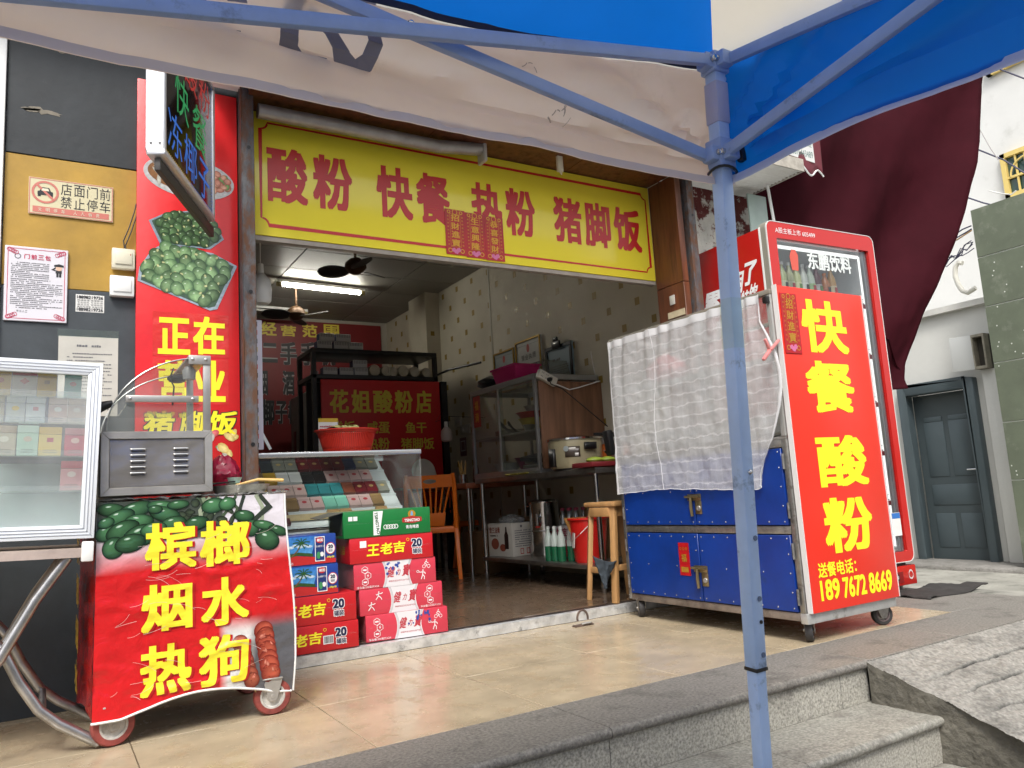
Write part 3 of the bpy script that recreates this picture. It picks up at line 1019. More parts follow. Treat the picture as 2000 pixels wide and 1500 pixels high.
# the loose white edge beside the leg
M().grid(3, 40, lambda u, v: (TX - .014 + .012 * math.sin(v * 30) - u * .012, TC.y + .026 - u * .03, 1.39 + v * .27)).build('valance_lacing', tent_w, tent, smooth=True)
for ax in ('s', 'w'):
    if ax == 's':
        M().grid(40, 4, lambda u, v: (x0_ - .04 + 3.08 * u, y0_ - .04 + .01 * fbm(u * 9, v), 1.38 + v * .29)).build('valance', tent_w, tent, smooth=True)
    else:
        M().grid(40, 4, lambda u, v: (x0_ - .04 + .01 * fbm(u * 9, v), y0_ - .04 + 3.08 * u, 1.38 + v * .29)).build('valance', tent_b, tent, smooth=True)
# legs (outer tube with adjusting holes, inner tube, slider, top bracket)
def leg(top, foot, holes=False):
    top, foot = V(top), V(foot)
    d = (foot - top).normalized()
    up = V((0, 1, 0))
    spl = top + d * ((top.z - .335) / -d.z)
    lg = M().bar(top, spl, .033, .033, up).build('leg', frame2_m, tent, bevel=.003, seg=2)
    M().bar(spl, foot, .0285, .0285, up).build('inner_tube', frame2_m, lg, bevel=.002, seg=2)
    M().bar(foot + V((0, 0, .004)), foot + V((0, 0, -.001)), .09, .09, up).build('foot_plate', frame2_m, lg)
    M().bar(spl - d * .002, spl + d * .006, .0355, .0355, up).build('rubber_band', blackpl_m, lg, bevel=.002)
    if holes:
        for k, z in enumerate((.745, .605, .478, .362, .43)):
            p = top + d * ((top.z - z) / -d.z)
            if k == 0: M().ball((p.x + .004, p.y - .0175, p.z), .006, .005, .006, 10, 6).build('spring_button', chrome_m, lg, smooth=True)
            else:
                r = .0055 if k < 4 else .004
                M().lathe([(0, 0), (r, 0), (r, -.002), (0, -.002)], (p.x + .006, p.y - .0168, p.z), 12, 'y').build('hole', blackpl_m if k == 4 else mat('hole_shadow', (.11, .15, .24), .6), lg)
        p = top + d * ((top.z - 1.07) / -d.z)
        M().bar(p + d * -.055, p + d * .055, .0342, .0342, up).build('clear_tape', glass_mat('tape', (.93, .97, .93), .5, .15, .03), lg)
    b = M().bar(top - d * .012, top + d * .035, .046, .046, up).build('top_bracket', frame_m, lg, bevel=.004)
    pw_ = M().bar(top + d * .055, top + d * .150, .038, .038, up).build('sleeve', mat('tent_sleeve', (.42, .43, .58), .7), lg, bevel=.003)
    sl = top + d * .225
    M().bar(sl - d * .038, sl + d * .032, .047, .047, up).build('slider', frame_m, lg, bevel=.004)
    return d, sl
ldir, lsl = leg(TC, (1.312, 1.255, -.48), True)
M().tube([lsl + V((.012, -.03, .03)), lsl + V((.03, -.035, .012)), lsl + V((.03, -.032, -.02))], .007, 8).box(lsl.x + .018, lsl.x + .032, lsl.y - .045, lsl.y - .028, lsl.z - .02, lsl.z + .036).build('slider_clip', blackpl_m, tent, bevel=.003)
rp = [lsl + ldir * .036 + V((.032 * math.cos(a), .032 * math.sin(a), .004 * math.sin(2 * a))) for a in [2 * PI * k / 20 for k in range(21)]]
M().tube(rp, .0032, 6).build('cord_tie', blackpl_m, tent, smooth=True)
for (a, b) in (((x0_, TC.y), (x0_ - .05, TC.y + .1)), ((TC.x, y0_), (TC.x + .05, y0_ - .1)), ((x0_, y0_), (x0_ - .05, y0_ - .1))):
    leg((a[0], a[1], TC.z), (b[0], b[1], -.48))
# scissor trusses along the four sides, and the peak rods
def scissor(p_top, p_low, dirv, side):
    q = S3 / 2 - .02
    nn = V((-dirv.y, dirv.x, 0)) * .010
    st = p_top + dirv * .03
    sl = p_low + dirv * .03
    mid_low = p_top + dirv * q + V((0, 0, -.262))
    mid_top = p_low + dirv * q + V((0, 0, .215))
    M().bar(st + nn, mid_low + nn, .015, .026).build('truss_bar', frame_m, tent, bevel=.0025)
    M().bar(sl - nn, mid_top - nn, .015, .026).build('truss_bar', frame_m, tent, bevel=.0025)
    c = (st + mid_low + sl + mid_top) / 4
    ax = 'y' if abs(dirv.x) > .5 else 'x'
    M().lathe([(0, -.024), (.005, -.023), (.0065, -.019), (.0065, .019), (.005, .023), (0, .024)], c, 10, ax).build('pivot_bolt', chrome_m, tent, smooth=True)
    for p in (st, sl):
        M().lathe([(0, -.026), (.006, -.025), (.007, -.02), (.007, .02), (.006, .025), (0, .026)], p + dirv * -.004, 10, ax).build('bolt', chrome_m, tent, smooth=True)
        M().bar(p - dirv * .03, p + dirv * .012, .034, .034).build('bracket_ears', frame_m, tent, bevel=.004)
    M().bar(mid_low + V((0, 0, -.02)), mid_low + V((0, 0, .02)), .03, .03, (0, 1, 0)).build('joint', blackpl_m, tent, bevel=.003)
for cx, cy, ds in ((TC.x, TC.y, ((-1, 0), (0, -1))), (x0_, TC.y, ((1, 0), (0, -1))), (TC.x, y0_, ((-1, 0), (0, 1))), (x0_, y0_, ((1, 0), (0, 1)))):
    pl = V((lsl.x, lsl.y, lsl.z)) if (cx, cy) == (TC.x, TC.y) else V((cx, cy, lsl.z))
    for d in ds:
        scissor(V((cx, cy, TC.z - .012)), pl, V((d[0], d[1], 0)), 0)
M().bar(pk + V((0, 0, -.45)), pk + V((0, 0, .02)), .04, .04, (0, 1, 0)).build('centre_post', frame_m, tent)
for d in ((1, 0), (-1, 0), (0, 1), (0, -1)):
    M().bar(pk + V((d[0] * 1.48, d[1] * 1.48, 1.40 - pk.z)), pk + V((0, 0, -.4)), .014, .024).build('cross_bar', frame_m, tent)

# ---------------------------------------------------------------- yellow sign over the entrance
sgn = thing('shop_sign', 'long yellow sign with red lettering over the shop entrance', 'sign', (2.11, 3.66, 2.04))
M().box(.842, 3.386, 3.662, 3.70, 2.045, 2.68).build('board', yellow_m, sgn, bevel=.002)
M().box(.842, 3.386, 3.668, 3.71, 2.02, 2.043).build('edge_trim', mat('sign_trim', (.32, .28, .24), .5, var=.2, vs=10), sgn)
t = T((0, 3.662, 0), off=.0012)
# border with notched corners
bx0, bx1, bz0, bz1, c = .872, 3.352, 2.098, 2.628, .035
def corner(cx, cz, a0, a1): return [(cx + c * math.cos(R(a0 + (a1 - a0) * k / 6)), cz + c * math.sin(R(a0 + (a1 - a0) * k / 6))) for k in range(7)]
bp_ = corner(bx0, bz0, 90, 0) + corner(bx1, bz0, 180, 90) + corner(bx1, bz1, 270, 180) + corner(bx0, bz1, 360, 270)
t.stroke(bp_, .0095, closed=True)
for ch, a, b in (('酸', 0.901, 1.104), ('粉', 1.130, 1.338), ('快', 1.471, 1.678), ('餐', 1.701, 1.904),
                 ('热', 2.041, 2.242), ('粉', 2.267, 2.472), ('猪', 2.606, 2.815), ('脚', 2.837, 3.041), ('饭', 3.069, 3.292)):
    t.put(ch, a, b, 2.222, 2.512, .034)
t.build('lettering', mat('sign_letter_red', (.50, .012, .012), .25), sgn)
# three red couplets stuck across the lower edge
coup_m = mat('couplet_red', (.42, .008, .012), .28, var=.15, vs=30)
def couplet(name, label, o, xd, zd, w, h, txt, group=None, gold=gold_m):
    cp = thing(name, label, 'couplet', o, 0, group)
    t0 = T(o, xd, zd, .0)
    nn = V(xd).cross(V(zd)).normalized()
    M().prism([(0, 0), (w, 0), (w, h), (0, h)], V(o) + nn * .003, xd, zd, .0015).build('paper', coup_m, cp)
    t1 = T(V(o) + nn * .003, xd, zd, .0008)
    t1.frame(w * .24, w * .76, h * .17, h * .90, w * .012)
    ch = h * .155
    for k, c_ in enumerate(txt):
        v = h * (.74 - k * .185)
        t1.put(c_, w * .29, w * .71, v, v + ch, .022)
    for k in range(9):
        for u in (.145, .855):
            t1.put('福禄寿喜财'[k % 5], w * (u - .045), w * (u + .045), h * (.20 + k * .078), h * (.235 + k * .078), .004)
    for u, v, r in ((.2, .94, .07), (.8, .94, .07), (.5, .945, .12), (.2, .09, .09), (.8, .09, .09)):
        t1.stroke([(w * u + w * r * math.cos(a), h * v + w * r * math.sin(a)) for a in [2 * PI * q / 10 for q in range(10)]], w * .035, closed=True)
    t1.build('gold_print', gold, cp)
    t2 = T(V(o) + nn * .003, xd, zd, .0012)
    for u, v, r in ((.38, .10, .10), (.62, .11, .10), (.5, .07, .12)):
        for q in range(5):
            t2.ell(w * u + w * .06 * math.cos(q * 1.26), h * v + w * .06 * math.sin(q * 1.26), w * r * .55, w * r * .45, n=8, lift=.0001 * q)
    t2.build('peony_print', mat('peony_pink', (.62, .16, .33), .4), cp)
    return cp
couplet('couplet', 'left one of three red couplets stuck on the yellow sign', (1.866, 3.6605, 2.060), (1, 0, 0), (0, 0, 1), .125, .262, '招財進寶')
couplet('couplet', 'middle one of three red couplets stuck on the yellow sign', (1.991, 3.6605, 2.055), (1, 0, 0), (0, 0, 1), .125, .262, '生意興隆')
couplet('couplet', 'right one of three red couplets stuck on the yellow sign', (2.117, 3.6605, 2.052), (1, 0, 0), (0, 0, 1), .123, .262, '恭喜發財')
# roll tube above the sign
tb_ = thing('roller_tube', 'grey metal roller tube hanging above the yellow sign', 'roller', (1.4, 3.55, 2.62))
M().tube([(.84, 3.565, 2.632), (1.25, 3.565, 2.634), (1.8, 3.565, 2.632), (2.073, 3.565, 2.665)], .036, 20).build('tube', mat('roller_grey', (.36, .345, .33), .38, .55, var=.2, vs=12), tb_, smooth=True)
M().box(2.066, 2.086, 3.525, 3.605, 2.585, 2.69).build('end_plate', mat('roller_plate', (.5, .49, .46), .5, .3), tb_, bevel=.003)
hk = thing('ceiling_hook', 'small white clip on the brown board right of the roller tube', 'clip', (2.558, 3.5, 2.66))
M().box(2.544, 2.581, 3.49, 3.51, 2.590, 2.686).tube([(2.554, 3.5, 2.600), (2.565, 3.49, 2.574 - .005)], .005, 6).build('clip_body', cream_m, hk, bevel=.002)

# ---------------------------------------------------------------- red menu banner left of the entrance
BY = 3.592
bn = thing('menu_banner', 'tall red menu board with dishes, areca nut trays and yellow characters', 'sign', (.54, BY, .82))
bx0, bx1 = 0.319, 0.747
M().box(bx0, bx1, BY, 3.618, .40, 2.69).build('board', red_m, bn, bevel=.001)
pm = print_mat()
W0 = (.60, .60, .58)
t = T((0, BY, 0), off=.0012)
cu, cv = 0.538, 2.250
rx_ = (0.739 - 0.351) / 2
t.ell(cu, cv, rx_, rx_ * .50, -4, 40, 0, (.45, .45, .45), (.72, .72, .70), (0, .1))
t.ell(cu - .01, cv + .005, rx_ * .86, rx_ * .38, -4, 36, .0004, (.20, .085, .03), (.34, .17, .06), (-.2, .2))
rn = random.Random(5)
for k in range(30):
    a = rn.uniform(-.8, .3) * rx_
    t.ell(cu + a, cv + rn.uniform(-.28, .25) * rx_, rn.uniform(.012, .03), rn.uniform(.006, .012), rn.uniform(0, 180), 10, .0006 + k * .00002, *rn.choice((((.05, .12, .02), (.16, .30, .08)), ((.22, .10, .03), (.45, .28, .10)), ((.35, .33, .28), (.6, .58, .5)), ((.04, .08, .02), (.12, .2, .06)))))
for k in range(24):
    t.ell(cu + rn.uniform(.36, .86) * rx_, cv + rn.uniform(-.22, .20) * rx_, rn.uniform(.014, .026), rn.uniform(.010, .016), rn.uniform(0, 180), 10, .0012 + k * .00002, *rn.choice((((.30, .06, .03), (.62, .30, .20)), ((.38, .12, .06), (.70, .42, .28)), ((.06, .16, .03), (.2, .4, .1)))))
# two trays of areca nuts
def tray(pts, n, seed, dk, lt, lift, rad, rim=(.24, .30, .36)):
    t.poly(pts, lift, [rim] * len(pts))
    cx = sum(p[0] for p in pts) / len(pts)
    cy = sum(p[1] for p in pts) / len(pts)
    inn = [(cx + (p[0] - cx) * .93, cy + (p[1] - cy) * .93) for p in pts]
    t.poly(inn, lift + .0002, [(.05, .09, .06)] * len(pts))
    rn = random.Random(seed)
    def inside(x, y):
        ok = False
        for i in range(len(inn)):
            a, b = inn[i], inn[(i + 1) % len(inn)]
            if (a[1] > y) != (b[1] > y) and x < (b[0] - a[0]) * (y - a[1]) / (b[1] - a[1]) + a[0]: ok = not ok
        return ok
    inn = [(cx + (p[0] - cx) * .84, cy + (p[1] - cy) * .80 + .008) for p in pts]
    lo, hi = [min(p[i] for p in inn) for i in (0, 1)], [max(p[i] for p in inn) for i in (0, 1)]
    out, tries = [], 0
    while len(out) < n and tries < 6000:
        tries += 1
        x, y = rn.uniform(lo[0], hi[0]), rn.uniform(lo[1], hi[1])
        if inside(x, y) and all((x - a) ** 2 + (y - b) ** 2 > (rad * 1.05) ** 2 for a, b in out): out.append((x, y))
    out.sort(key=lambda p: -p[1])
    for k, (x, y) in enumerate(out):
        f = rn.uniform(.6, 1.3)
        t.ell(x, y, rad * rn.uniform(.95, 1.15), rad * rn.uniform(.75, .9), rn.uniform(20, 160), 14, lift + .0004 + .000015 * k, tuple(c * f for c in dk), tuple(c * f for c in lt), (-.2, .3))
        q = rn.uniform(0, 6.28)
        t.ell(x + rad * .8 * math.cos(q), y + rad * .62 * math.sin(q), rad * .24, rad * .16, math.degrees(q), 7, lift + .0004 + .000015 * k + .000005, (.30, .32, .12), (.55, .55, .3), (0, 0))
        t.ell(x - rad * .25, y + rad * .38, rad * .16, rad * .08, 20, 7, lift + .0004 + .000015 * k + .000008, lt, (.62, .72, .6), (0, 0))
def pxs(l): return [(p[0], p[2]) for p in l]
tray(pxs([(0.413, 3.592, 1.921), (0.623, 3.592, 1.921), (0.684, 3.592, 1.975), (0.635, 3.592, 2.075), (0.602, 3.592, 2.107), (0.440, 3.592, 2.072), (0.367, 3.592, 2.026)]), 46, 3, (.008, .024, .009), (.10, .19, .075), .0004, .026)
tray(pxs([(0.324, 3.592, 1.746), (0.621, 3.592, 1.633), (0.652, 3.592, 1.642), (0.741, 3.592, 1.853), (0.634, 3.592, 1.903), (0.429, 3.592, 1.927), (0.380, 3.592, 1.891), (0.331, 3.592, 1.807)]), 52, 6, (.030, .080, .032), (.24, .38, .18), .0014, .034, (.30, .36, .42))
# drinks at the foot
rn = random.Random(12)
for k in range(26):
    t.ell(0.671 + rn.uniform(-.06, .05), 0.988 + rn.uniform(-.09, .09), rn.uniform(.012, .03), rn.uniform(.008, .02), rn.uniform(0, 180), 10, .0006 + .00003 * k, *rn.choice((((.4, .35, .3), (.75, .7, .65)), ((.5, .05, .06), (.75, .2, .2)), ((.08, .25, .08), (.3, .5, .2)), ((.6, .4, .1), (.8, .7, .3)))))
t.build('photo_print', pm, bn, vcol=True)
t = T((0, BY, 0), off=.0016)
t.put('正', 0.406, 0.537, 1.426, 1.590, .035)
t.put('在', 0.549, 0.684, 1.430, 1.604, .035)
t.put('营', 0.406, 0.536, 1.216, 1.399, .035)
t.put('业', 0.549, 0.685, 1.217, 1.404, .035)
for ch, a, b in (('猪', 0.353, 0.472), ('脚', 0.496, 0.592), ('饭', 0.612, 0.733)):
    t.put(ch, a, b, 1.070, 1.176, .035, shear=.12)
t.build('lettering', letter_y, bn)
t = T((0, BY, 0), off=.0013)
for ch, a, b in (('猪', 0.353, 0.472), ('脚', 0.496, 0.592), ('饭', 0.612, 0.733)):
    t.put(ch, a - .004, b + .004, 1.070 - .004, 1.176 + .004, .075, shear=.12)
t.build('letter_outline', letter_k, bn)
st_m = mat('sticker_red', (.62, .035, .03), .22, var=.15, vs=6, bump=.5, bs=9)
t = T((0, BY, 0), off=.0008)
t.rect(0.385, 0.700, 1.417, 1.615)
t.rect(0.386, 0.698, 1.205, 1.410)
t.build('sticker_sheet', st_m, bn)

# ---------------------------------------------------------------- notices and switches on the painted wall
WY = 3.6185
def board(name, label, cat, x0, x1, z0, z1, th, material, bevel=.002, y=WY):
    o = thing(name, label, cat, ((x0 + x1) / 2, y, z0))
    M().box(x0, x1, y - th, y, z0, z1).build('plate', material, o, bevel=bevel, seg=1)
    return o, T((0, y - th, 0), off=.0008)
x0, x1, z0, z1 = -0.085, 0.228, 2.004, 2.164
o, t = board('parking_sign', 'cream no parking sticker on the ochre band of the wall', 'sign', x0, x1, z0, z1, .003, mat('sign_cream', (.62, .56, .36), .4), .0005)
w, h = x1 - x0, z1 - z0
t.frame(x0 + .002, x1 - .002, z0 + .002, z1 - .002, .003)
t.rect(x0 + w * .05, x1 - w * .05, z0 + h * .06, z0 + h * .22)
cxx, czz, rr = x0 + w * .19, z0 + h * .62, h * .28
t.stroke([(cxx + rr * math.cos(2 * PI * k / 28), czz + rr * math.sin(2 * PI * k / 28)) for k in range(28)], .009, closed=True, lift=.0004)
t.stroke([(cxx - rr * .72, czz + rr * .72), (cxx + rr * .72, czz - rr * .72)], .009, lift=.0006)
t.build('pink_print', mat('faded_red', (.55, .17, .13), .5), o)
t = T((0, WY - .003, 0), off=.0008)
for k, c_ in enumerate('店面门前'): t.put(c_, x0 + w * (.37 + .155 * k), x0 + w * (.50 + .155 * k), z0 + h * .60, z0 + h * .93, .012)
for k, c_ in enumerate('禁止停车'): t.put(c_, x0 + w * (.37 + .155 * k), x0 + w * (.50 + .155 * k), z0 + h * .25, z0 + h * .57, .012)
t.poly([(cxx + a * rr, czz + b * rr) for a, b in ((-.62, -.3), (.62, -.3), (.62, .05), (.45, .1), (.3, .45), (-.3, .45), (-.45, .1), (-.62, .05))], .0002)
t.rect(cxx - rr * .6, cxx - rr * .35, czz - rr * .45, czz - rr * .28, .0002)
t.rect(cxx + rr * .35, cxx + rr * .6, czz - rr * .45, czz - rr * .28, .0002)
t.build('black_print', letter_k, o)
t = T((0, WY - .003, 0), off=.0016)
t.poly([(cxx + a * rr, czz + b * rr) for a, b in ((-.32, .12), (.32, .12), (.22, .36), (-.22, .36))])
for k, c_ in enumerate('文明停车'): t.put(c_, x0 + w * (.11 + .09 * k), x0 + w * (.155 + .09 * k), z0 + h * .09, z0 + h * .19, .01)
for k, c_ in enumerate('人人有责'): t.put(c_, x0 + w * (.52 + .09 * k), x0 + w * (.565 + .09 * k), z0 + h * .09, z0 + h * .19, .01)
t.build('white_print', mat('sign_pale', (.72, .66, .50), .5), o)

x0, x1, z0, z1 = -0.160, 0.062, 1.544, 1.857
o, t = board('notice_board', 'white notice board with a red border and a saluting officer cartoon', 'notice', x0, x1, z0, z1, .009, mat('board_white', (.66, .64, .68), .3), .002)
w, h = x1 - x0, z1 - z0
t.frame(x0 + w * .045, x1 - w * .045, z0 + h * .03, z1 - h * .03, .0022)
for k, c_ in enumerate('门前三包'): t.put(c_, x0 + w * (.30 + .11 * k), x0 + w * (.39 + .11 * k), z1 - h * .165, z1 - h * .10, .025)
for sx_, sz_ in ((0, 0), (1, 0), (0, 1), (1, 1)):
    for q in range(4):
        t.stroke([(x0 + w * (.07 + .035 * q if not sx_ else .93 - .035 * q) + .008 * math.cos(a), z0 + h * (.05 + .012 * q if not sz_ else .95 - .012 * q) + .008 * math.sin(a)) for a in [2 * PI * k / 8 for k in range(8)]], .002, closed=True, lift=.0003)
t.build('red_print', mat('notice_red', (.52, .03, .09), .4), o)
t = T((0, WY - .009, 0), off=.0008)
t.dashes(x0 + w * .10, x0 + w * .70, z0 + h * .58, z0 + h * .80, 9, .5, seed=4, indent=.02)
t.dashes(x0 + w * .10, x1 - w * .08, z0 + h * .17, z0 + h * .575, 16, .5, seed=6, indent=.02)
for k, c_ in enumerate('责任人：'): t.put(c_, x0 + w * (.20 + .045 * k), x0 + w * (.20 + .036 + .045 * k), z0 + h * .115, z0 + h * .145, .01)
t.stroke([(x0 + w * .20 + w * .045 * math.cos(a), z1 - h * .135 + w * .045 * math.sin(a)) for a in [2 * PI * k / 14 for k in range(14)]], .003, closed=True)
t.build('small_print', mat('print_grey', (.13, .13, .14), .6), o)
t = T((0, WY - .009, 0), off=.0012)
ox, oz, s_ = x0 + w * .855, z0 + h * .685, w * .1
t.poly([(ox - s_ * .55, oz - s_ * .2), (ox + s_ * .5, oz - s_ * .2), (ox + s_ * .45, oz + s_ * .35), (ox - s_ * .45, oz + s_ * .35)])
t.rect(ox - s_ * .4, ox - s_ * .05, oz - s_ * .95, oz - s_ * .2); t.rect(ox + s_ * .05, ox + s_ * .4, oz - s_ * .95, oz - s_ * .2)
t.stroke([(ox - s_ * .45, oz + s_ * .25), (ox - s_ * 1.05, oz + s_ * .45), (ox - s_ * .5, oz + s_ * .82)], s_ * .22)
t.poly([(ox - s_ * .75, oz + s_ * 1.02), (ox + s_ * .75, oz + s_ * 1.02), (ox + s_ * .8, oz + s_ * 1.35), (ox, oz + s_ * 1.6), (ox - s_ * .8, oz + s_ * 1.35)], .0006)
t.build('officer_uniform', letter_k, o)
T((0, WY - .009, 0), off=.0014).ell(ox, oz + s_ * .75, s_ * .52, s_ * .48).build('officer_face', mat('skin_print', (.72, .46, .33), .6), o)

x0, x1, z0, z1 = 0.093, 0.199, 1.599, 1.674
o, t = board('advert_sticker', 'small white advert sticker with a phone number on the slate wall', 'sticker', x0, x1, z0, z1, .001, paper_m, 0, WY + .0015)
w, h = x1 - x0, z1 - z0
t.line('18898219726', x0 + w * .04, z1 - h * .24, h * .18, .03, w=w * .92)
t.line('18898219726', x0 + w * .04, z0 + h * .05, h * .18, .03, w=w * .92)
for r, s_ in enumerate(('疏通管道 清理粪池', '专业钻孔 专业补漏', '清洁卫生 管道安装', '高压车疏管 车抽马桶')):
    t.line(s_, x0 + w * .05, z1 - h * (.38 + .125 * r), h * .10, .01, w=w * .9)
t.build('black_print', letter_k, o)

x0, x1, z0, z1 = 0.034, 0.254, 1.157, 1.492
o, t = board('wall_notice', 'yellowed paper notice taped to the slate wall behind the showcase', 'notice', x0, x1, z0, z1, .0012, oldpaper_m, 0, WY + .0015)
w, h = x1 - x0, z1 - z0
t.dashes(x0 + w * .3, x0 + w * .72, z1 - h * .13, z1 - h * .08, 1, .6, seed=2)
t.dashes(x0 + w * .14, x1 - w * .1, z0 + h * .08, z1 - h * .18, 17, .34, seed=3, indent=.02)
t.build('small_print', mat('print_grey', (.13, .13, .14), .6), o)
tp = M().box(x0 - .004, x1 + .002, WY, WY + .001, z1 - .002, z1 + .03).build('tape', glass_mat('tape', (.85, .93, .88), .8, .15, .12), o)

def switch(label, px0, px1, pz0, pz1, m, rocker):
    x0, x1, z0, z1 = px0, px1, pz0, pz1
    o = thing('wall_switch', label, 'switch', ((x0 + x1) / 2, WY, z0))
    M().box(x0, x1, WY - .034, WY, z0, z1).build('box', m, o, bevel=.005)
    M().box(x0 + .012, x1 - .012, WY - .039, WY - .034, z0 + .018, z1 - .016).build('rocker', m, o, bevel=.002)
    if rocker: M().box(x1 - .02, x1 - .0175, WY - .0396, WY - .0389, z1 - .032, z1 - .024).build('indicator', mat('ind_red', (.4, .03, .02), .4), o)
    return o
switch('cream wall switch with two black wires, upper of the two by the banner', 0.224, 0.314, 1.793, 1.883, cream_m, True)
switch('white blank wall switch below the cream switch by the banner', 0.218, 0.312, 1.671, 1.761, white_m, False)
wr = M()
p = [(0.273, 3.600, 1.888), (0.269, 3.600, 1.922), (0.290, 3.600, 1.983), (0.310, 3.600, 2.056), (0.318, 3.600, 2.097)]
wr.tube(p, .0028, 6)
wr.tube([(a[0] + .008, a[1], a[2] - .02) for a in p], .0028, 6)
tag(wr.build('switch_wire', blackpl_m, None, smooth=True), 'pair of thin black wires rising from the cream switch', 'wire')

# ---------------------------------------------------------------- hinged LED sign
n0, n1 = V((.341, 2.828, 2.003)), V((.622, 3.45, 2.003))
dv = (n1 - n0).normalized()
ang = math.degrees(math.atan2(dv.y, dv.x))
L_ = (n1 - n0).length
led = thing('led_sign', 'black LED sign box in an aluminium frame, projecting beside the red banner', 'sign', n0, ang)
H_ = .64
B = lambda: M()
inv_world = lambda b, nm, mt, **k: b.build(nm, mt, led, local=True, **k)
inv_world(M().box(0, L_, 0, .066, 0, .022).box(0, L_, 0, .066, H_ - .022, H_).box(0, .022, 0, .066, .022, H_ - .022).box(L_ - .022, L_, 0, .066, .022, H_ - .022), 'frame', mat('led_aluminium', (.62, .63, .65), .4, .5, var=.08, vs=8), bevel=.006)
inv_world(M().box(.02, L_ - .02, .008, .06, .02, H_ - .02), 'face', mat('led_face', (.006, .006, .007), .12, spec=.6), bevel=.001)
inv_world(M().box(.02, L_ + .06, .022, .044, -.050, -.004), 'support_arm', mat('arm_dark', (.05, .045, .04), .6), bevel=.003)
for z in (.03, .055): inv_world(M().ball((-.0005, .018 if z < .04 else .048, .045), .004, .004, .004, 8, 5), 'rivet', chrome_m, smooth=True)
lm = led.matrix_world.copy()
lm = Matrix.LocRotScale(led.location, led.rotation_euler, None)
xd = lm.to_3x3() @ V((1, 0, 0))
oo = lm @ V((0, .008, 0))
def led_print(name, col, items, dots=None):
    t = T(oo, xd, (0, 0, 1), .0012)
    for c_, a, b, c, d in items: t.put(c_, L_ * a, L_ * b, H_ * c, H_ * d, -.012)
    for u, v in dots or []: t.ell(u, v, .004, .004, n=6)
    t.build(name, mat('led_' + name, col, .4, emit=.22), led)
led_print('red_lettering', (.42, .035, .03), (('冰', .08, .33, .70, .95), ('酸', .38, .63, .68, .93), ('粉', .67, .92, .68, .93)), [(.034, .05 + .016 * k) for k in range(36)])
led_print('green_lettering', (.03, .30, .10), (('快', .20, .46, .39, .66), ('餐', .54, .84, .35, .65)))
led_print('blue_lettering', (.03, .15, .55), (('冻', .08, .33, .09, .35), ('椰', .37, .62, .08, .34), ('子', .66, .90, .07, .33)), [(L_ - .034, .05 + .016 * k) for k in range(36)] + [(L_ * .5 + .016 * k, .034) for k in range(20)])
led_print('yellow_dots', (.55, .38, .02), (), [(.04 + .016 * k, .034) for k in range(19)])

# ---------------------------------------------------------------- red areca cart
cart = thing('snack_cart', 'small wheeled cart wrapped in a red printed sheet with yellow characters', 'cart', (.46, 3.15, 0))
CX0, CX1, CY, CYB, CZ = .150, .775, 2.935, 3.40, .785
def wr_(x, z):
    """wrinkles of the printed sheet"""
    k = 0
    for zc, ph, am in ((.54, 0, .0045), (.43, 1.3, .004), (.25, 2.1, .006), (.17, .6, .006), (.62, 2.9, .003)):
        zz = zc + .018 * math.sin(x * 9 + ph) + .008 * math.sin(x * 31 + ph)
        k += am * math.exp(-((z - zz) / .012) ** 2) * (.5 + .5 * math.sin(x * 14 + ph * 3))
    k += .006 * fbm(x * 4.5, z * 5, 1.7) + .0035 * fbm(x * 14, z * 22, 5.2)
    k *= 1 - .75 * min(1, max(0, (z - .585) / .04))
    k += .022 * max(0, 1 - (z - .08) / .16) ** 2 * math.sin((x - .15) * 8) * .6
    return k
def zbot(x):
    s = (x - CX0) / (CX1 - CX0)
    return .086 + .044 * math.sin(PI * min(1, max(0, (s - .12) / .80))) ** 1.1 - .012 * max(0, s - .85) / .15
def mixc(a, b, k):
    k = min(1, max(0, k))
    return tuple(p * (1 - k) + q * k for p, q in zip(a, b))
REDP, PINKP, WHP = (.56, .012, .014), (.60, .30, .32), (.70, .68, .72)
def wrapcol(x, z):
    n = fbm(x * 5, z * 5, 9)
    c = REDP
    top = mixc((.66, .62, .66), (.02, .035, .02), .95 if x < .54 + .06 * n and z > .645 + .02 * n else .0)
    if z > .60: c = mixc(PINKP, top, (z - .60) / .06)
    elif z > .545: c = mixc(REDP, PINKP, (z - .545) / .055 + n * .3)
    dx, dz = x - .67, z - .20
    if x > .53 and z < .36:
        k = min((x - .53) / .03, (.36 - z) / .05)
        c = mixc(c, mixc((.62, .60, .58), (.10, .10, .11), (x - .60) / .08 + n), min(1, k))
    return c
NU, NV = 84, 72
def front(u, v):
    x = CX0 + (CX1 - CX0) * u
    z0 = zbot(x)
    z = z0 + (CZ - z0) * v
    xx = x + (.012 * math.sin(v * 5) + .008 * (1 - v)) * max(0, u - .9) / .1 - .008 * (1 - v) * max(0, .1 - u) / .1
    return (xx, CY - wr_(x, z), z)
fb = M().grid(NU, NV, front)
fb.cols = [wrapcol(p.x, p.z) for p in fb.v]
wrap_m = print_mat('wrap_print', .18, .04, .22)
fs_ = fb.build('printed_sheet', wrap_m, cart, smooth=True)
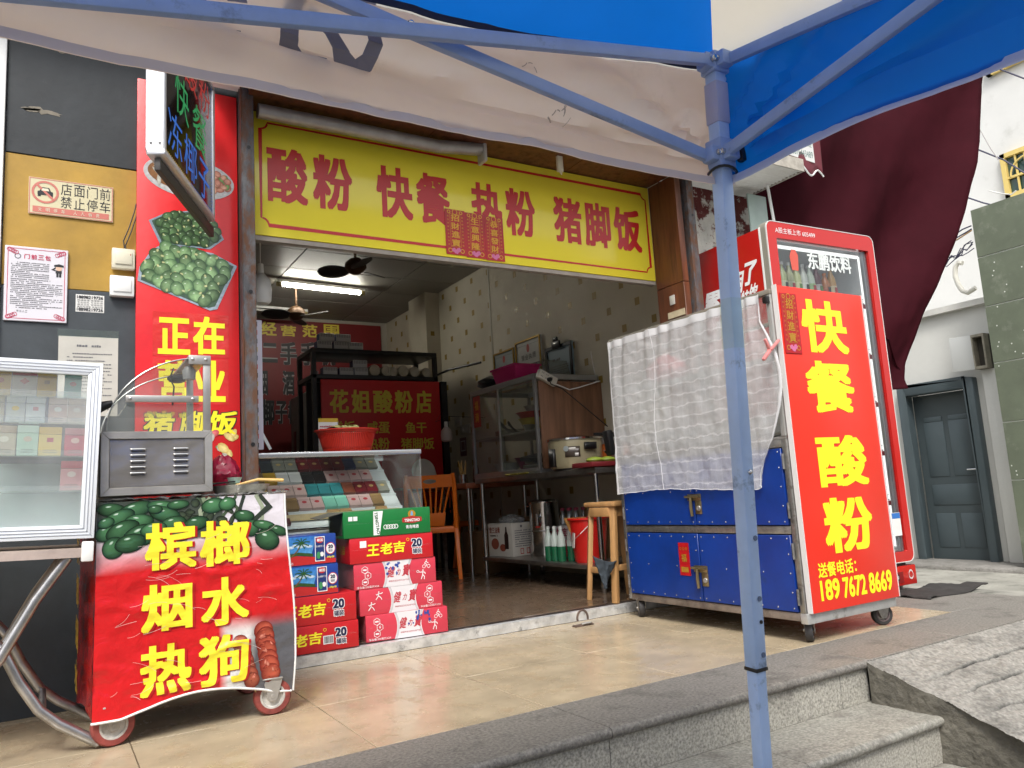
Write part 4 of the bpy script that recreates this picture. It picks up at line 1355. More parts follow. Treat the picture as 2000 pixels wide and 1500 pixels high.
# side of the sheet, dark bound edge, top cover
sd_ = M().grid(24, 40, lambda u, v: (CX0 - .003 - .028 * u + .004 * fbm(u * 5, v * 9) - .006 * (1 - v), CY + u * .46, (.085 + .02 * math.sin(u * 4)) + (CZ - .01 - .09) * v))
sd_.cols = [mixc((.40, .012, .014), (.16, .10, .10), .8 * (p.z > .64)) if fbm(p.y * 8, p.z * 8) < .25 else (.30, .012, .012) for p in sd_.v]
sd_.build('printed_side', wrap_m, cart, smooth=True)
tt = T((CX0 - .034, 2.96 + .46, 0), (0, -1, 0), (0, 0, 1), .012)
for k, c_ in enumerate('槟榔烟水'): tt.put(c_, .12, .36, .58 - k * .145, .69 - k * .145, .03)
tt.build('side_lettering', mat('letter_amber', (.60, .38, .02), .35), cart)
M().tube([(p[0] - .003, p[1] - .004, p[2]) for p in [front(i / 40, 0) for i in range(41)]], .0042, 6).build('white_binding', white_m, cart, smooth=True)
M().tube([(p[0] + .004, p[1] - .002, p[2]) for p in [front(1, i / 30) for i in range(31)]], .0035, 6).build('white_binding', white_m, cart, smooth=True)
def clearfilm(u, v):
    return (CX0 - .01 + (CX1 - CX0 + .025) * u, CY - .012 + (CYB - CY + .03) * v, CZ + .008 + .008 * fbm(u * 14, v * 14, 3) + .006 * fbm(u * 40, v * 20, 1))
M().box(CX0, CX1, CY + .02, CYB, .77, CZ).build('top_board', mat('cart_top', (.40, .38, .33), .5, var=.3, vs=10), cart, bevel=.004)
M().grid(70, 30, clearfilm).build('plastic_film', glass_mat('wrap_film', (.93, .95, .94), .9, .08, .10), cart, smooth=True)
# photo of the nuts on the sheet
NUTS = [(0.191, 0.772, 0.046, 0.023, 5), (0.263, 0.77, 0.058, 0.027, 15), (0.349, 0.78, 0.052, 0.021, 0), (0.356, 0.735, 0.052, 0.026, -5), (0.216, 0.732, 0.049, 0.026, 15), (0.275, 0.717, 0.046, 0.024, -10), (0.515, 0.763, 0.042, 0.027, 0), (0.176, 0.684, 0.035, 0.027, 30), (0.226, 0.688, 0.055, 0.032, 20), (0.282, 0.668, 0.058, 0.037, 25), (0.199, 0.634, 0.038, 0.034, 45), (0.249, 0.645, 0.049, 0.031, 10), (0.383, 0.702, 0.043, 0.024, 10), (0.458, 0.697, 0.043, 0.024, 0), (0.62, 0.712, 0.037, 0.021, -10), (0.646, 0.666, 0.027, 0.031, 0), (0.69, 0.674, 0.043, 0.017, -5), (0.74, 0.651, 0.037, 0.018, -10), (0.7, 0.621, 0.046, 0.037, -20), (0.175, 0.717, 0.027, 0.018, 20), (0.32, 0.686, 0.043, 0.024, 0), (0.562, 0.76, 0.031, 0.024, 20), (0.398, 0.765, 0.037, 0.016, 10), (0.408, 0.663, 0.037, 0.024, 0), (0.561, 0.662, 0.037, 0.027, 0), (0.325, 0.753, 0.024, 0.015, 0)]
t = T((0, CY, 0), off=.0008)
rn = random.Random(2)
for k in range(9):
    x = .44 + .03 * k + rn.uniform(-.02, .02)
    t.stroke([(x, .785), (x + rn.uniform(-.05, .05), .74), (x + rn.uniform(-.07, .03), .69)], rn.uniform(.008, .016), lift=.00005 * k, col=rn.choice(((.20, .26, .16), (.06, .09, .05), (.30, .34, .24), (.03, .04, .03))))
for k in range(14):
    t.ell(rn.uniform(.40, .60), rn.uniform(.64, .78), rn.uniform(.01, .03), rn.uniform(.008, .016), rn.uniform(0, 180), 10, .0003 + .00003 * k, (.008, .012, .008), (.05, .07, .04))
for k, (x, z, rx_, rz_, a) in enumerate(NUTS):
    if z + rz_ > .782: z = .782 - rz_
    f = rn.uniform(.55, 1.25)
    t.ell(x, z, rx_, rz_, a + rn.uniform(-12, 12), 22, .0008 + .00007 * k, (.002 * f, .014 * f, .006 * f), (.07 * f, .20 * f, .085 * f), (-.15, .45))
    t.ell(x - rx_ * .2, z + rz_ * .48, rx_ * .22, rz_ * .13, a, 10,   .0008 + .00007 * k + .00003, (.10, .22, .12), (.55, .66, .56), (0, 0))
# sausages on skewers, lower right
for (a, b, w, sh) in (((.682, .300), (.706, .150), .075, 1.0), ((.600, .270), (.640, .135), .060, .8)):
    dx, dz = b[0] - a[0], b[1] - a[1]
    ln = math.hypot(dx, dz)
    an = math.degrees(math.atan2(dz, dx))
    t.stroke([(b[0] - dx / ln * .01, b[1]), (b[0] + dx / ln * .05, b[1] + dz / ln * .045)], .005, lift=.0002, col=(.45, .28, .12))
    for q in range(7):
        k = q / 6
        t.ell(a[0] + dx * k, a[1] + dz * k, w * .5 * (1.05 if q % 2 else .9), w * .46, an + rn.uniform(-30, 30), 16, .0004 + .0001 * q, (.14 * sh, .010, .007), (.50 * sh, .10, .055), (-.2, .35))
    for q in range(10):
        k = rn.uniform(.05, .95)
        t.ell(a[0] + dx * k + rn.uniform(-.02, .02), a[1] + dz * k, rn.uniform(.006, .014), rn.uniform(.003, .006), rn.uniform(0, 180), 8, .0014 + .00003 * q, (.36, .06, .04), (.66, .26, .18))
t.build('photo_print', wrap_m, fs_, drape=wr_, step=.01, vcol=True)
CHM = [('槟', 0.293, 0.458, 0.547, 0.706), ('榔', 0.468, 0.638, 0.543, 0.701),
       ('烟', 0.283, 0.444, 0.344, 0.500), ('水', 0.472, 0.632, 0.337, 0.502),
       ('热', 0.280, 0.440, 0.139, 0.301), ('狗', 0.463, 0.629, 0.140, 0.305)]
t = T((0, CY, 0), off=.0030)
for c_, a, b, z0, z1 in CHM: t.put(c_, a + .008, b + .008, z0 - .002, z1 - .002, .034)
t.build('letter_shadow', mat('letter_shadow_red', (.42, .008, .01), .3), fs_, drape=wr_, step=.01)
t = T((0, CY, 0), off=.0036)
for c_, a, b, z0, z1 in CHM: t.put(c_, a, b, z0, z1, .033)
t.build('lettering', mat('wrap_yellow', (.86, .74, .04), .22), fs_, drape=wr_, step=.01)
# white creases of the film
rn = random.Random(21)
t = T((0, CY, 0), off=.0044)
for k in range(46):
    x, z = rn.uniform(.17, .68), rn.choice((.54, .54, .43, .25, .62, .16, .36)) + rn.uniform(-.03, .03)
    if z < .15: continue
    a = rn.uniform(-.3, .3)
    l = rn.uniform(.02, .085)
    b = rn.uniform(-.12, .12)
    t.stroke([(x + l * j / 4 * math.cos(a + b * j), z + l * j / 4 * math.sin(a + b * j)) for j in range(5)], rn.uniform(.0005, .0011))
t.build('film_creases', mat('crease_white', (.62, .50, .46), .3), fs_, drape=wr_, step=.03)
# frame and castors
M().box(CX0 + .01, CX1 - .02, CY + .03, CYB - .01, .13, .16).build('base_frame', steeldk_m, cart)
for x in (CX0 + .02, CX1 - .04):
    for y in (CY + .05, CYB - .04): M().box(x, x + .025, y - .012, y + .012, .16, .77).build('post', steeldk_m, cart)
def castor(root, x, y, r, w, tyre_m, rz=0, z=0, brake=True, top=.13):
    mx = Matrix.Translation((x, y, 0)) @ Matrix.Rotation(R(rz), 4, 'Z')
    c = M().box(-.035, .035, -.03, .03, top - .005, top)
    for s in (-1, 1):
        yy = s * (w / 2 + .004)
        c.prism([(-.034, top - .005), (.034, top - .005), (.016, r - .006), (.010, r - .016), (-.010, r - .016), (-.016, r - .006)], (0, yy - .0015, 0), (1, 0, 0), (0, 0, 1), -.003)
    c.lathe([(0, -w / 2 - .010), (.008, -w / 2 - .010), (.008, w / 2 + .010), (0, w / 2 + .010)], (0, 0, r), 8, 'y')
    fk = c.xf(mx).build('castor', steel_m if tyre_m is redrub_m else steeldk_m, root, bevel=.0008, seg=1)
    M().lathe([(r * .66, -w / 2), (r * .92, -w / 2), (r, -w / 4), (r, w / 4), (r * .92, w / 2), (r * .66, w / 2), (r * .66, -w / 2)], (0, 0, r), 28, 'y').xf(mx).build('tyre', tyre_m, fk, smooth=True)
    M().lathe([(0, -w * .46), (r * .28, -w * .46), (r * .32, -w * .30), (r * .52, -w * .30), (r * .56, -w * .48), (r * .665, -w * .48), (r * .665, w * .48), (0, w * .48)], (0, 0, r), 24, 'y').xf(mx).build('hub', mat('hub_grey', (.50, .48, .44), .5, var=.3, vs=30) if tyre_m is redrub_m else mat('hub_dark', (.13, .10, .10), .5, var=.3, vs=30), fk, smooth=True)
    if brake: M().obox((-.02, 0, r * .75), (.03, w * .35, .004), (0, 25, 0)).xf(mx).build('brake', steeldk_m, fk, bevel=.002)
    return fk
castor(cart, .204, 2.962, .066, .034, redrub_m, 8, brake=False)
castor(cart, .716, 2.964, .066, .034, redrub_m, -6, brake=False)
castor(cart, .20, 3.36, .066, .034, redrub_m, 30, brake=False)
castor(cart, .72, 3.36, .066, .034, redrub_m, 20, brake=False)

# ---------------------------------------------------------------- steel warmer with a curved glass hood on the cart
wm = thing('food_warmer', 'steel food warmer with louvred front and curved glass hood on the red cart', 'food warmer', (.34, 3.15, .80))
X0, X1, Y0, Y1, Z0, Z1 = .158, .516, 2.952, 3.36, .806, 1.025
M().box(X0, X1, Y0 + .012, Y1, Z0, Z1).build('case', steel_m, wm, bevel=.003)
fr = M()
w_ = .026
vs = [(X0, Z0), (X1, Z0), (X1, Z1), (X0, Z1)]
vi = [(X0 + w_, Z0 + w_), (X1 - w_, Z0 + w_), (X1 - w_, Z1 - w_), (X0 + w_, Z1 - w_)]
for k in range(4):
    a, b, c, d = vs[k], vs[(k + 1) % 4], vi[(k + 1) % 4], vi[k]
    M().prism([a, b, c, d], (0, Y0, 0), (1, 0, 0), (0, 0, 1), .012).build('front_trim', steel_m, wm, bevel=.0015, seg=1)
dp = M().grid(30, 20, lambda u, v: (X0 + w_ + .003 + (X1 - X0 - 2 * w_ - .006) * u, Y0 + .007 - .003 * fbm(u * 2.2, v * 1.6, 4), Z0 + w_ + .003 + (Z1 - Z0 - 2 * w_ - .006) * v)).build('front_panel', mat('warmer_panel', (.34, .32, .30), .24, .75, var=.22, vs=3), wm, smooth=True)
for cx in (X0 + .115, X1 - .105):
    for k in range(5):
        z = Z1 - .062 - k * .0205
        lv = M()
        lv.lathe([(.0062, -.021), (.0068, 0), (.0062, .021)], (0, 0, 0), 8, 'x', 0, PI)
        lv.ball((-.021, 0, 0), .006, .006, .006, 8, 6).ball((.021, 0, 0), .006, .006, .006, 8, 6)
        lv.v = [V((p.x, -abs(p.y), p.z * .72)) for p in lv.v]
        lv.xf(Matrix.Translation((cx, Y0 + .006, z)))
        lv.build('louvre', chrome_m, wm, smooth=True)
        M().box(cx - .022, cx + .022, Y0 + .0015, Y0 + .003, z - .0085, z - .0048).build('louvre_slot', blackpl_m, wm)
arc = []
for k in range(19):
    a = PI - (PI * .52) * k / 18
    arc.append((.485 + .310 * math.cos(a), 1.028 + .265 * math.sin(a)))
arc = [(max(.170, x), z) for x, z in arc if x < .495]
hood = M().grid(len(arc) - 1, 6, lambda u, v: (arc[round(u * (len(arc) - 1))][0], Y0 + .012 + v * (Y1 - Y0 - .02), arc[round(u * (len(arc) - 1))][1]))
hood.build('curved_glass', glass_mat('hood_glass', (.80, .82, .80), .9, .03, .10), wm, smooth=True)
for y in (Y0 + .010, Y1 - .006):
    M().tube([(x, y, z) for x, z in arc], .0028, 6).build('hood_rim', mat('rim_clear', (.30, .31, .30), .25, .5), wm, smooth=True)
    M().add([(x, y + .002, z) for x, z in arc] + [(.49, y + .002, 1.028)], [list(range(len(arc) + 1))]).build('side_glass', glass_mat('hood_side', (.82, .83, .81), .7, .03, .09), wm)
M().box(.486, .512, Y0 + .004, Y0 + .016, 1.025, 1.300).box(.486, .512, Y1 - .016, Y1 - .004, 1.025, 1.300).build('upright', steel_m, wm, bevel=.002)
M().box(.436, .5125, Y0 - .001, Y0 + .004, 1.268, 1.302).build('top_bracket', steel_m, wm, bevel=.002)
M().box(.436, .512, Y0 + .006, Y1, 1.293, 1.300).build('top_plate', steel_m, wm, bevel=.001)
M().box(.232, .470, Y0 - .001, Y0 + .006, 1.128, 1.152).build('shelf_strip', steel_m, wm, bevel=.002)
M().box(.235, .484, Y0 + .012, Y1 - .01, 1.118, 1.124).build('glass_shelf', glass_mat('shelf_glass', (.85, .9, .87), .6), wm)
for x, z in ((.450, 1.287), (.495, 1.287), (.246, 1.140), (.45, 1.140)):
    M().ball((x, Y0 - .001, z), .0065, .004, .0065, 10, 6).build('rivet', chrome_m, wm, smooth=True)
M().lathe([(0, 0), (.022, .002), (.024, .035), (.015, .05), (0, .055)], (.452, 3.05, 1.225), 16).build('heat_lamp', mat('lamp_grey', (.20, .20, .20), .4), wm, smooth=True)
M().ball((.415, 3.08, 1.235), .036, .036, .018, 12, 7).build('lamp_shade', blackpl_m, wm, smooth=True)
M().tube([(.150, 2.99, 1.105), (.17, 2.99, 1.12), (.195, 2.99, 1.128)], [.014, .016, .011], 10).build('handle', blackpl_m, wm, smooth=True)
M().tube([(.40, 3.06, 1.27), (.385, 3.05, 1.23), (.40, 3.05, 1.2), (.395, 3.05, 1.13)], .003, 6).build('flex', blackpl_m, wm, smooth=True)
# things lying on the cart top
pn = thing('frying_pan', 'shallow dark pan with cooking tongs on the cart top', 'pan', (.66, 3.08, .80))
M().lathe([(0, .003), (.085, .004), (.105, .030), (.109, .030), (.088, 0), (0, 0)], (.64, 3.09, .797), 28).build('bowl', steeldk_m, pn, smooth=True)
M().obox((.56, 3.06, .838), (.06, .005, .003), (0, -4, 15)).build('dark_tongs', blackpl_m, pn, bevel=.002)
sp = thing('wooden_spoon', 'yellow wooden spoon with its handle sticking out over the pan', 'spoon', (.70, 3.07, .84))
M().tube([(.62, 3.07, .828), (.70, 3.06, .845), (0.794, 3.05, 0.838)], [.004, .006, .0065], 8).build('handle', mat('bamboo', (.62, .40, .13), .5), sp, smooth=True)
cp = thing('tea_cup', 'small pale green tea cup with a saucer on the cart top', 'cup', (.58, 3.1, .83))
cxx, czz = 0.621, 0.836
cel = mat('celadon', (.40, .52, .44), .3)
M().lathe([(0, 0), (.019, 0), (.028, .022), (.026, .022), (.018, .004), (0, .004)], (cxx, 3.1, czz), 18).build('bowl', cel, cp, smooth=True)
M().lathe([(0, 0), (.02, 0), (.034, .006), (.020, .003), (0, .003)], (cxx, 3.1, czz - .006), 18).build('saucer', cel, cp, smooth=True)
pb = thing('red_plastic_bag', 'crumpled crimson plastic bag on the cart beside the warmer', 'bag', (.56, 3.2, .80))
def bagf(u, v):
    a, h = u * 2 * PI, v
    r = .060 * math.sin(PI * (.12 + .88 * h) * .93) ** .7 * (1 + .25 * fbm(math.cos(a) * 2, math.sin(a) * 2, h * 5))
    return (0.606 + r * math.cos(a), 3.22 + r * math.sin(a), .80 + .15 * h + .012 * fbm(a * 2, h * 7))
M().grid(36, 18, bagf).build('bag_film', mat('crimson_film', (.42, .015, .06), .25, trans=.3), pb, smooth=True)
M().box(.50, .60, 3.10, 3.30, .797, .826).build('folded_card', mat('pinkish_card', (.50, .22, .18), .6, var=.3, vs=14), pb, bevel=.002)

# ---------------------------------------------------------------- glass showcase on a folding table, far left
tab = thing('folding_table', 'folding table with worn curved steel tube legs under the glass showcase', 'table', (-.3, 3.15, 0))
TM = Matrix.Translation((.14, 2.93, .66)) @ Matrix.Rotation(R(2.0), 4, 'Y') @ Matrix.Translation((-.14, -2.93, -.66))
M().box(-1.15, .130, 2.905, 3.42, .612, .642).xf(TM).build('table_top', mat('table_ply', (.36, .30, .25), .6, var=.2, vs=8), tab, bevel=.002)
M().box(-1.15, .132, 2.900, 2.906, .612, .640).xf(TM).build('edge_band', mat('edge_pinkish', (.42, .34, .30), .6, var=.2, vs=12), tab)
M().box(.105, .140, 2.895, 2.93, .598, .662).xf(TM).build('corner_cap', white_m, tab, bevel=.004)
tube_m = mat('tube_steel', (.40, .40, .40), .34, .9, var=.3, vs=14, dirt=((.17, .12, .08), 9, .57, .72))
for y in (2.935, 3.33):
    M().tube([(.066, y, .615), (-.02, y, .49), (-.112, y, .32), (-.30, y, -.0 + .08), (-.36, y, .018), (-.44, y, .016)], .0165, 10).build('leg', tube_m, tab, smooth=True)
    M().tube([(-.36, y + .03, .61), (-.24, y + .03, .52), (-.104, y + .03, .345), (-.06, y + .03, .245), (-.004, y + .03, .150), (.05, y + .03, .098), (.165, y + .03, .018)], .0165, 10).build('leg', tube_m, tab, smooth=True)
M().tube([(.006, 2.965, .14), (.006, 3.36, .14)], .011, 8).build('crossbar', tube_m, tab)
M().tube([(-.30, 2.935, .08), (-.30, 3.33, .08)], .011, 8).build('crossbar', tube_m, tab)
sc = thing('glass_showcase', 'white framed glass cigarette showcase on the folding table', 'showcase', (-.3, 2.95, .66))
SX0, SX1, SY0, SY1, SZ0, SZ1 = -.98, .139, 2.90, 3.10, .672, 1.252
fw_ = .043
def framebar(poly):
    return M().prism(poly, (0, SY0, 0), (1, 0, 0), (0, 0, 1), .022).xf(TM)
o_, i_ = [(SX0, SZ0), (SX1, SZ0), (SX1, SZ1), (SX0, SZ1)], [(SX0 + fw_, SZ0 + fw_), (SX1 - fw_, SZ0 + fw_), (SX1 - fw_, SZ1 - fw_), (SX0 + fw_, SZ1 - fw_)]
for k in range(4):
    framebar([o_[k], o_[(k + 1) % 4], i_[(k + 1) % 4], i_[k]]).build('frame_bar', aluw_m, sc, bevel=.002)
for q in (.012, .022, .032):                      # ribs of the extrusion
    for k in range(4):
        a, b = o_[k], o_[(k + 1) % 4]
        s_ = [(1, 1), (-1, 1), (-1, -1), (1, -1)]
        pa = (a[0] + q * s_[k][0], SY0 - .0005, a[1] + q * s_[k][1])
        pb_ = (b[0] + q * s_[(k + 1) % 4][0], SY0 - .0005, b[1] + q * s_[(k + 1) % 4][1])
        M().bar(pa, pb_, .0022, .0022, (0, 1, 0)).xf(TM).build('frame_rib', alu_m, sc)
M().box(SX1 - .012, SX1 - .001, SY0 + .022, SY1, SZ0, SZ1).box(SX0, SX1 - .013, SY0 + .022, SY1, SZ0, SZ0 + .012).box(SX0, SX1 - .013, SY0 + .022, SY1, SZ1 - .010, SZ1).xf(TM).build('case_body', alu_m, sc)
M().box(SX0 + fw_, SX1 - fw_, SY0 + .010, SY0 + .013, SZ0 + fw_, SZ1 - fw_).xf(TM).build('front_glass', film_m, sc)
M().box(SX0 + .01, SX1 - .013, SY1 - .006, SY1 - .002, SZ0 + .012, .925).xf(TM).build('frosted_back', mat('frosted_board', (.50, .54, .56), .5, var=.08, vs=6), sc)  # light grey panel stands in for ground and sky reflected in the glass
rows = [1.143, 1.056, 0.947, 0.832]
for z in rows:
    M().box(SX0 + .005, SX1 - .014, SY0 + .03, SY1 - .01, z - .008, z - .003).xf(TM).build('shelf', glass_mat('shelf_glass', (.85, .9, .87), .6), sc)
    M().box(SX0 + .005, SX1 - .014, SY0 + .028, SY0 + .030, z - .010, z + .012).xf(TM).build('shelf_lip', glass_mat('lip_acrylic', (.9, .93, .93), .8, .05, .12), sc)

def pack(label, x0, x1, y, z0, h, main, lid=None, emblem=None, ekind='disc', group=None, xf=None, d=.022, lidh=.25, text=True):
    w = x1 - x0
    o = thing('cigarette_pack', label, 'cigarette pack', ((x0 + x1) / 2, y, z0), 0, group)
    f = lambda b: b.xf(xf) if xf else b
    def pmat(c): return mat('pack_%02x%02x%02x' % tuple(int(255 * q) for q in c), c, .3)
    f(M().box(x0, x1, y, y + d, z0, z0 + h * (1 - lidh) - .0006)).build('pack_body', pmat(main), o, bevel=.001, seg=1)
    f(M().box(x0, x1, y, y + d, z0 + h * (1 - lidh) + .0006, z0 + h)).build('pack_lid', pmat(lid or main), o, bevel=.001, seg=1)
    if emblem:
        b = M()
        cx, cz, r = (x0 + x1) / 2, z0 + h * .55, w * .2
        n = {'disc': 16, 'diamond': 4, 'square': 4}[ekind]
        a0 = {'disc': 0, 'diamond': 0, 'square': PI / 4}[ekind]
        b.prism([(cx + r * math.cos(a0 + 2 * PI * k / n), cz + r * math.sin(a0 + 2 * PI * k / n) * (.8 if ekind != 'disc' else .75)) for k in range(n)], (0, y - .0006, 0), (1, 0, 0), (0, 0, 1), .0005)
        f(b).build('emblem', pmat(emblem), o)
    if text:
        tx_ = M()
        for q in (.10, .18): tx_.box(x0 + w * .2, x1 - w * .2, y - .0007, y - .0002, z0 + h * q, z0 + h * (q + .035))
        f(tx_).build('fine_print', pmat(tuple(.45 * c + .08 for c in main)), o)
    return o
PY = 2.985
GOLD, REDC, TEAL, WHT, PNK, BEI, GRN = (.72, .42, .03), (.50, .03, .03), (.20, .55, .50), (.66, .67, .68), (.70, .50, .45), (.55, .47, .38), (.52, .66, .57)
PK0, PKS = -0.131, (0.101 - -0.131) / 160
def pxx(k): return PK0 + k * PKS          # pack edges along the shelf
for (row, a, b, h, mn, ld, em, ek, lab) in (
    (0, -38, 6, .093, GOLD, None, (.55, .12, .02), 'disc', 'gold cigarette pack cut by the frame edge, top shelf of the showcase'),
    (0, 8, 56, .093, (.60, .55, .50), REDC, (.5, .05, .03), 'diamond', 'beige cigarette pack with red lid and diamond, top shelf of the showcase'),
    (0, 57, 95, .092, GOLD, (.78, .50, .04), (.42, .25, .04), 'square', 'gold cigarette pack with square emblem, top shelf of the showcase'),
    (0, 111, 146, .088, TEAL, None, (.45, .10, .08), 'disc', 'teal cigarette pack alone at the right of the top shelf'),
    (1, -42, -3, .085, (.5, .42, .3), None, None, 'disc', 'brownish cigarette pack cut by the frame edge, second shelf of the showcase'),
    (1, 0, 36, .085, (.60, .60, .57), None, (.80, .55, .06), 'disc', 'grey cigarette pack with yellow seal, second shelf of the showcase'),
    (1, 38, 76, .085, WHT, None, (.55, .2, .2), 'square', 'white cigarette pack with small red mark, second shelf of the showcase'),
    (1, 82, 120, .085, PNK, (.74, .56, .50), (.85, .8, .78), 'disc', 'pale pink cigarette pack with white badge, second shelf of the showcase'),
    (1, 121, 158, .085, (.66, .50, .42), (.70, .52, .40), (.75, .64, .58), 'disc', 'peach cigarette pack at the right end of the second shelf'),
    (2, -22, 23, .098, BEI, (.45, .33, .25), (.75, .68, .6), 'disc', 'brown and beige cigarette pack, third shelf of the showcase'),
    (2, 25, 66, .100, GRN, (.60, .70, .66), (.62, .50, .42), 'disc', 'pale green cigarette pack, third shelf of the showcase'),
    (2, 67, 112, .096, (.72, .52, .16), (.66, .42, .12), (.45, .06, .08), 'square', 'orange striped cigarette pack, third shelf of the showcase'),
    (2, 118, 161, .094, (.52, .07, .12), (.55, .22, .26), (.72, .45, .42), 'disc', 'crimson cigarette pack at the right end of the third shelf'),
    (3, 114, 158, .098, (.60, .30, .32), (.48, .12, .15), (.70, .55, .54), 'disc', 'dull red cigarette pack alone on the lowest shelf of the showcase')):
    pack(lab, pxx(a), pxx(b), PY, rows[row] - .002, h, mn, ld, em, ek, xf=TM)

# ---------------------------------------------------------------- cigarette counter inside the entrance
ctr = thing('glass_counter', 'glass shop counter with stepped white rack of cigarettes behind the drink cases', 'counter', (1.15, 4.25, .06))
M().box(.46, 1.80, 4.02, 4.55, .06, .60).build('cabinet', mat('counter_white', (.62, .65, .66), .4), ctr, bevel=.003)
M().box(.46, 1.81, 3.985, 4.015, .985, 1.012).build('top_rail', mat('rail_steel', (.62, .63, .64), .22, .9), ctr, bevel=.004)
M().box(.46, 1.806, 4.016, 4.57, 1.0, 1.008).build('glass_top', clear_m, ctr)
M().box(.46, 1.80, 3.995, 4.001, .60, .985).build('front_glass', clear_m, ctr)
M().box(1.803, 1.809, 4.0, 4.57, .06, 1.0).build('end_glass', dusty_m, ctr)
M().box(.46, 1.808, 4.56, 4.575, .985, 1.0).build('back_rail', alu_m, ctr)
shm = mat('rack_white', (.60, .64, .64), .45)
NR = 5
rowp = [(4.46 - .088 * k, .925 - .0735 * k) for k in range(NR)]     # y, z of each ledge
for k, (y, z) in enumerate(rowp):
    M().add([(x, yy, zz) for x in (.48, 1.76) for yy, zz in ((y - .025, z - .012), (y - .025, z), (y, z + .002), (y + .066, z + .062), (y + .066, z + .050))],
            [(0, 1, 2, 3, 4), (9, 8, 7, 6, 5)] + [(i, i + 5, (i + 1) % 5 + 5, (i + 1) % 5) for i in range(5)]).build('rack_step', shm, ctr)
M().box(.5, 1.72, 4.12, 4.14, rowp[3][1] - .045, rowp[3][1] - .012).build('wooden_strip', mat('raw_strip', (.50, .38, .2), .6, var=.2, vs=20), ctr)
CC = {'cr': ((.30, .02, .03), 'crimson'), 'dg': ((.05, .06, .07), 'charcoal'), 'gr': ((.24, .24, .20), 'olive grey'), 'dr': ((.16, .012, .018), 'dark red'), 'nv': ((.03, .04, .10), 'navy'),
      'go': ((.50, .30, .03), 'gold'), 'br': ((.26, .16, .07), 'bronze'), 'wh': ((.62, .62, .60), 'white'), 'bk': ((.012, .012, .014), 'black'), 'wr': ((.55, .38, .36), 'white and red'),
      'pk': ((.62, .44, .40), 'pale pink'), 'te': ((.03, .22, .24), 'teal'), 'rb': ((.22, .06, .03), 'russet'), 'or': ((.55, .24, .05), 'orange'), 'mt': ((.20, .52, .40), 'mint green'), 'mr': ((.12, .03, .04), 'maroon')}
ROWS = [['cr', 'cr', 'cr', 'dg', 'gr', 'gr', 'dr', 'dr', 'dr', 'dr', 'nv', 'gr', 'gr'], ['go', 'go', 'br', 'go', 'wh', 'wh', 'bk', 'bk', 'wr', 'wr', 'wr', 'wr', None],
        ['go', 'go', 'go', 'pk', 'pk', 'pk', 'te', 'te', 'te', 'rb', 'dr', 'dr', 'gr'], ['or', 'or', 'or', 'or', 'br', 'wr', 'wr', 'mt', 'mt', 'wr', 'wr', 'br', None], ['rb', 'rb', 'rb', 'mr', None, None, None, 'br', 'br', None, None, 'br', None]]
RN = ['top row', 'second row', 'third row', 'fourth row', 'bottom row']
for r, row in enumerate(ROWS):
    y, z = rowp[r]
    pit = .0695
    x0 = 1.728 - pit * 13
    xf = Matrix.Translation((0, y - .004, z + .004)) @ Matrix.Rotation(R(-47), 4, 'X')
    vis = [q for q in range(13) if row[q]]
    for q in vis:
        col, cn = CC[row[q]]
        fromright = len([w for w in vis if w > q])
        em = None
        if row[q] in ('wr', 'pk'): em = (.40, .03, .04)
        elif row[q] in ('dr', 'cr', 'gr', 'or'): em = (.55, .40, .15)
        pack('%s cigarette pack, %s from the right in the glass counter %s' % (cn, ORD[fromright], RN[r]), x0 + q * pit + .0015, x0 + (q + 1) * pit - .0015, -.02, 0, .088, col,
             tuple(min(1, c * (1.25 if row[q] != 'wr' else 1)) for c in col), em, 'disc', 'cigarette packs in the glass counter', xf, text=False)

# red basket and price card on the counter
bk = thing('red_basket', 'red plastic colander basket of vegetables on the glass counter', 'basket', (1.42, 4.24, 1.01))
bx_, by_ = 1.467, 4.24
rr0, rr1 = .128, .172
zb_, zt_ = 1.0125, 1.149
rbm = mat('basket_red', (.62, .035, .02), .35, trans=.2)
nk = 84
ribs = M()
for k in range(nk):
    a = 2 * PI * k / nk
    ribs.bar((bx_ + rr0 * math.cos(a), by_ + rr0 * .8 * math.sin(a), zb_ + .003), (bx_ + (rr1 - .006) * math.cos(a), by_ + (rr1 - .006) * .8 * math.sin(a), zt_ - .012), .0062, .003)
rbo = ribs.build('basket_ribs', rbm, bk)
rbo['kind'] = 'stuff'
M().lathe([(rr0, 0), (rr0 + .003, .012), (rr0 - .002, .012), (0, .006), (0, 0)], (bx_, by_, zb_), 40, sy=.8).build('base', rbm, bk, smooth=True)
M().lathe([(rr0 + .011, .03), (rr0 + .0155, .05), (rr1 - .012, zt_ - zb_ - .028)], (bx_, by_, zb_), 40, sy=.8).build('inner_wall', mat('basket_inner', (.45, .025, .015), .5, trans=.3), bk, smooth=True)
M().lathe([(rr1 - .006, -.014), (rr1 + .004, -.002), (rr1 + .012, 0), (rr1 + .012, -.006), (rr1 + .002, -.010), (rr1 - .004, -.02)], (bx_, by_, zt_), 48, sy=.8).build('rim', rbm, bk, smooth=True)
M().grid(24, 8, lambda u, v: (bx_ + (rr1 - .02) * v * math.cos(2 * PI * u), by_ + .8 * (rr1 - .02) * v * math.sin(2 * PI * u), zt_ + .012 * (1 - v) + .014 * fbm(u * 9, v * 6))).build('dark_cloth', mat('dark_cloth', (.03, .012, .015), .9), bk, smooth=True)
for k in range(7):
    M().ball((bx_ + random.uniform(-.09, .09), by_ + random.uniform(-.08, .04), zt_ + .008), .022, .018, .014, 8, 6).build('vegetable', mat('veg_pale', (.35, .33, .12), .6), bk, smooth=True)
pc = thing('price_card', 'small white price card with yellow header standing behind the red basket', 'card', (1.3, 4.42, 1.01))
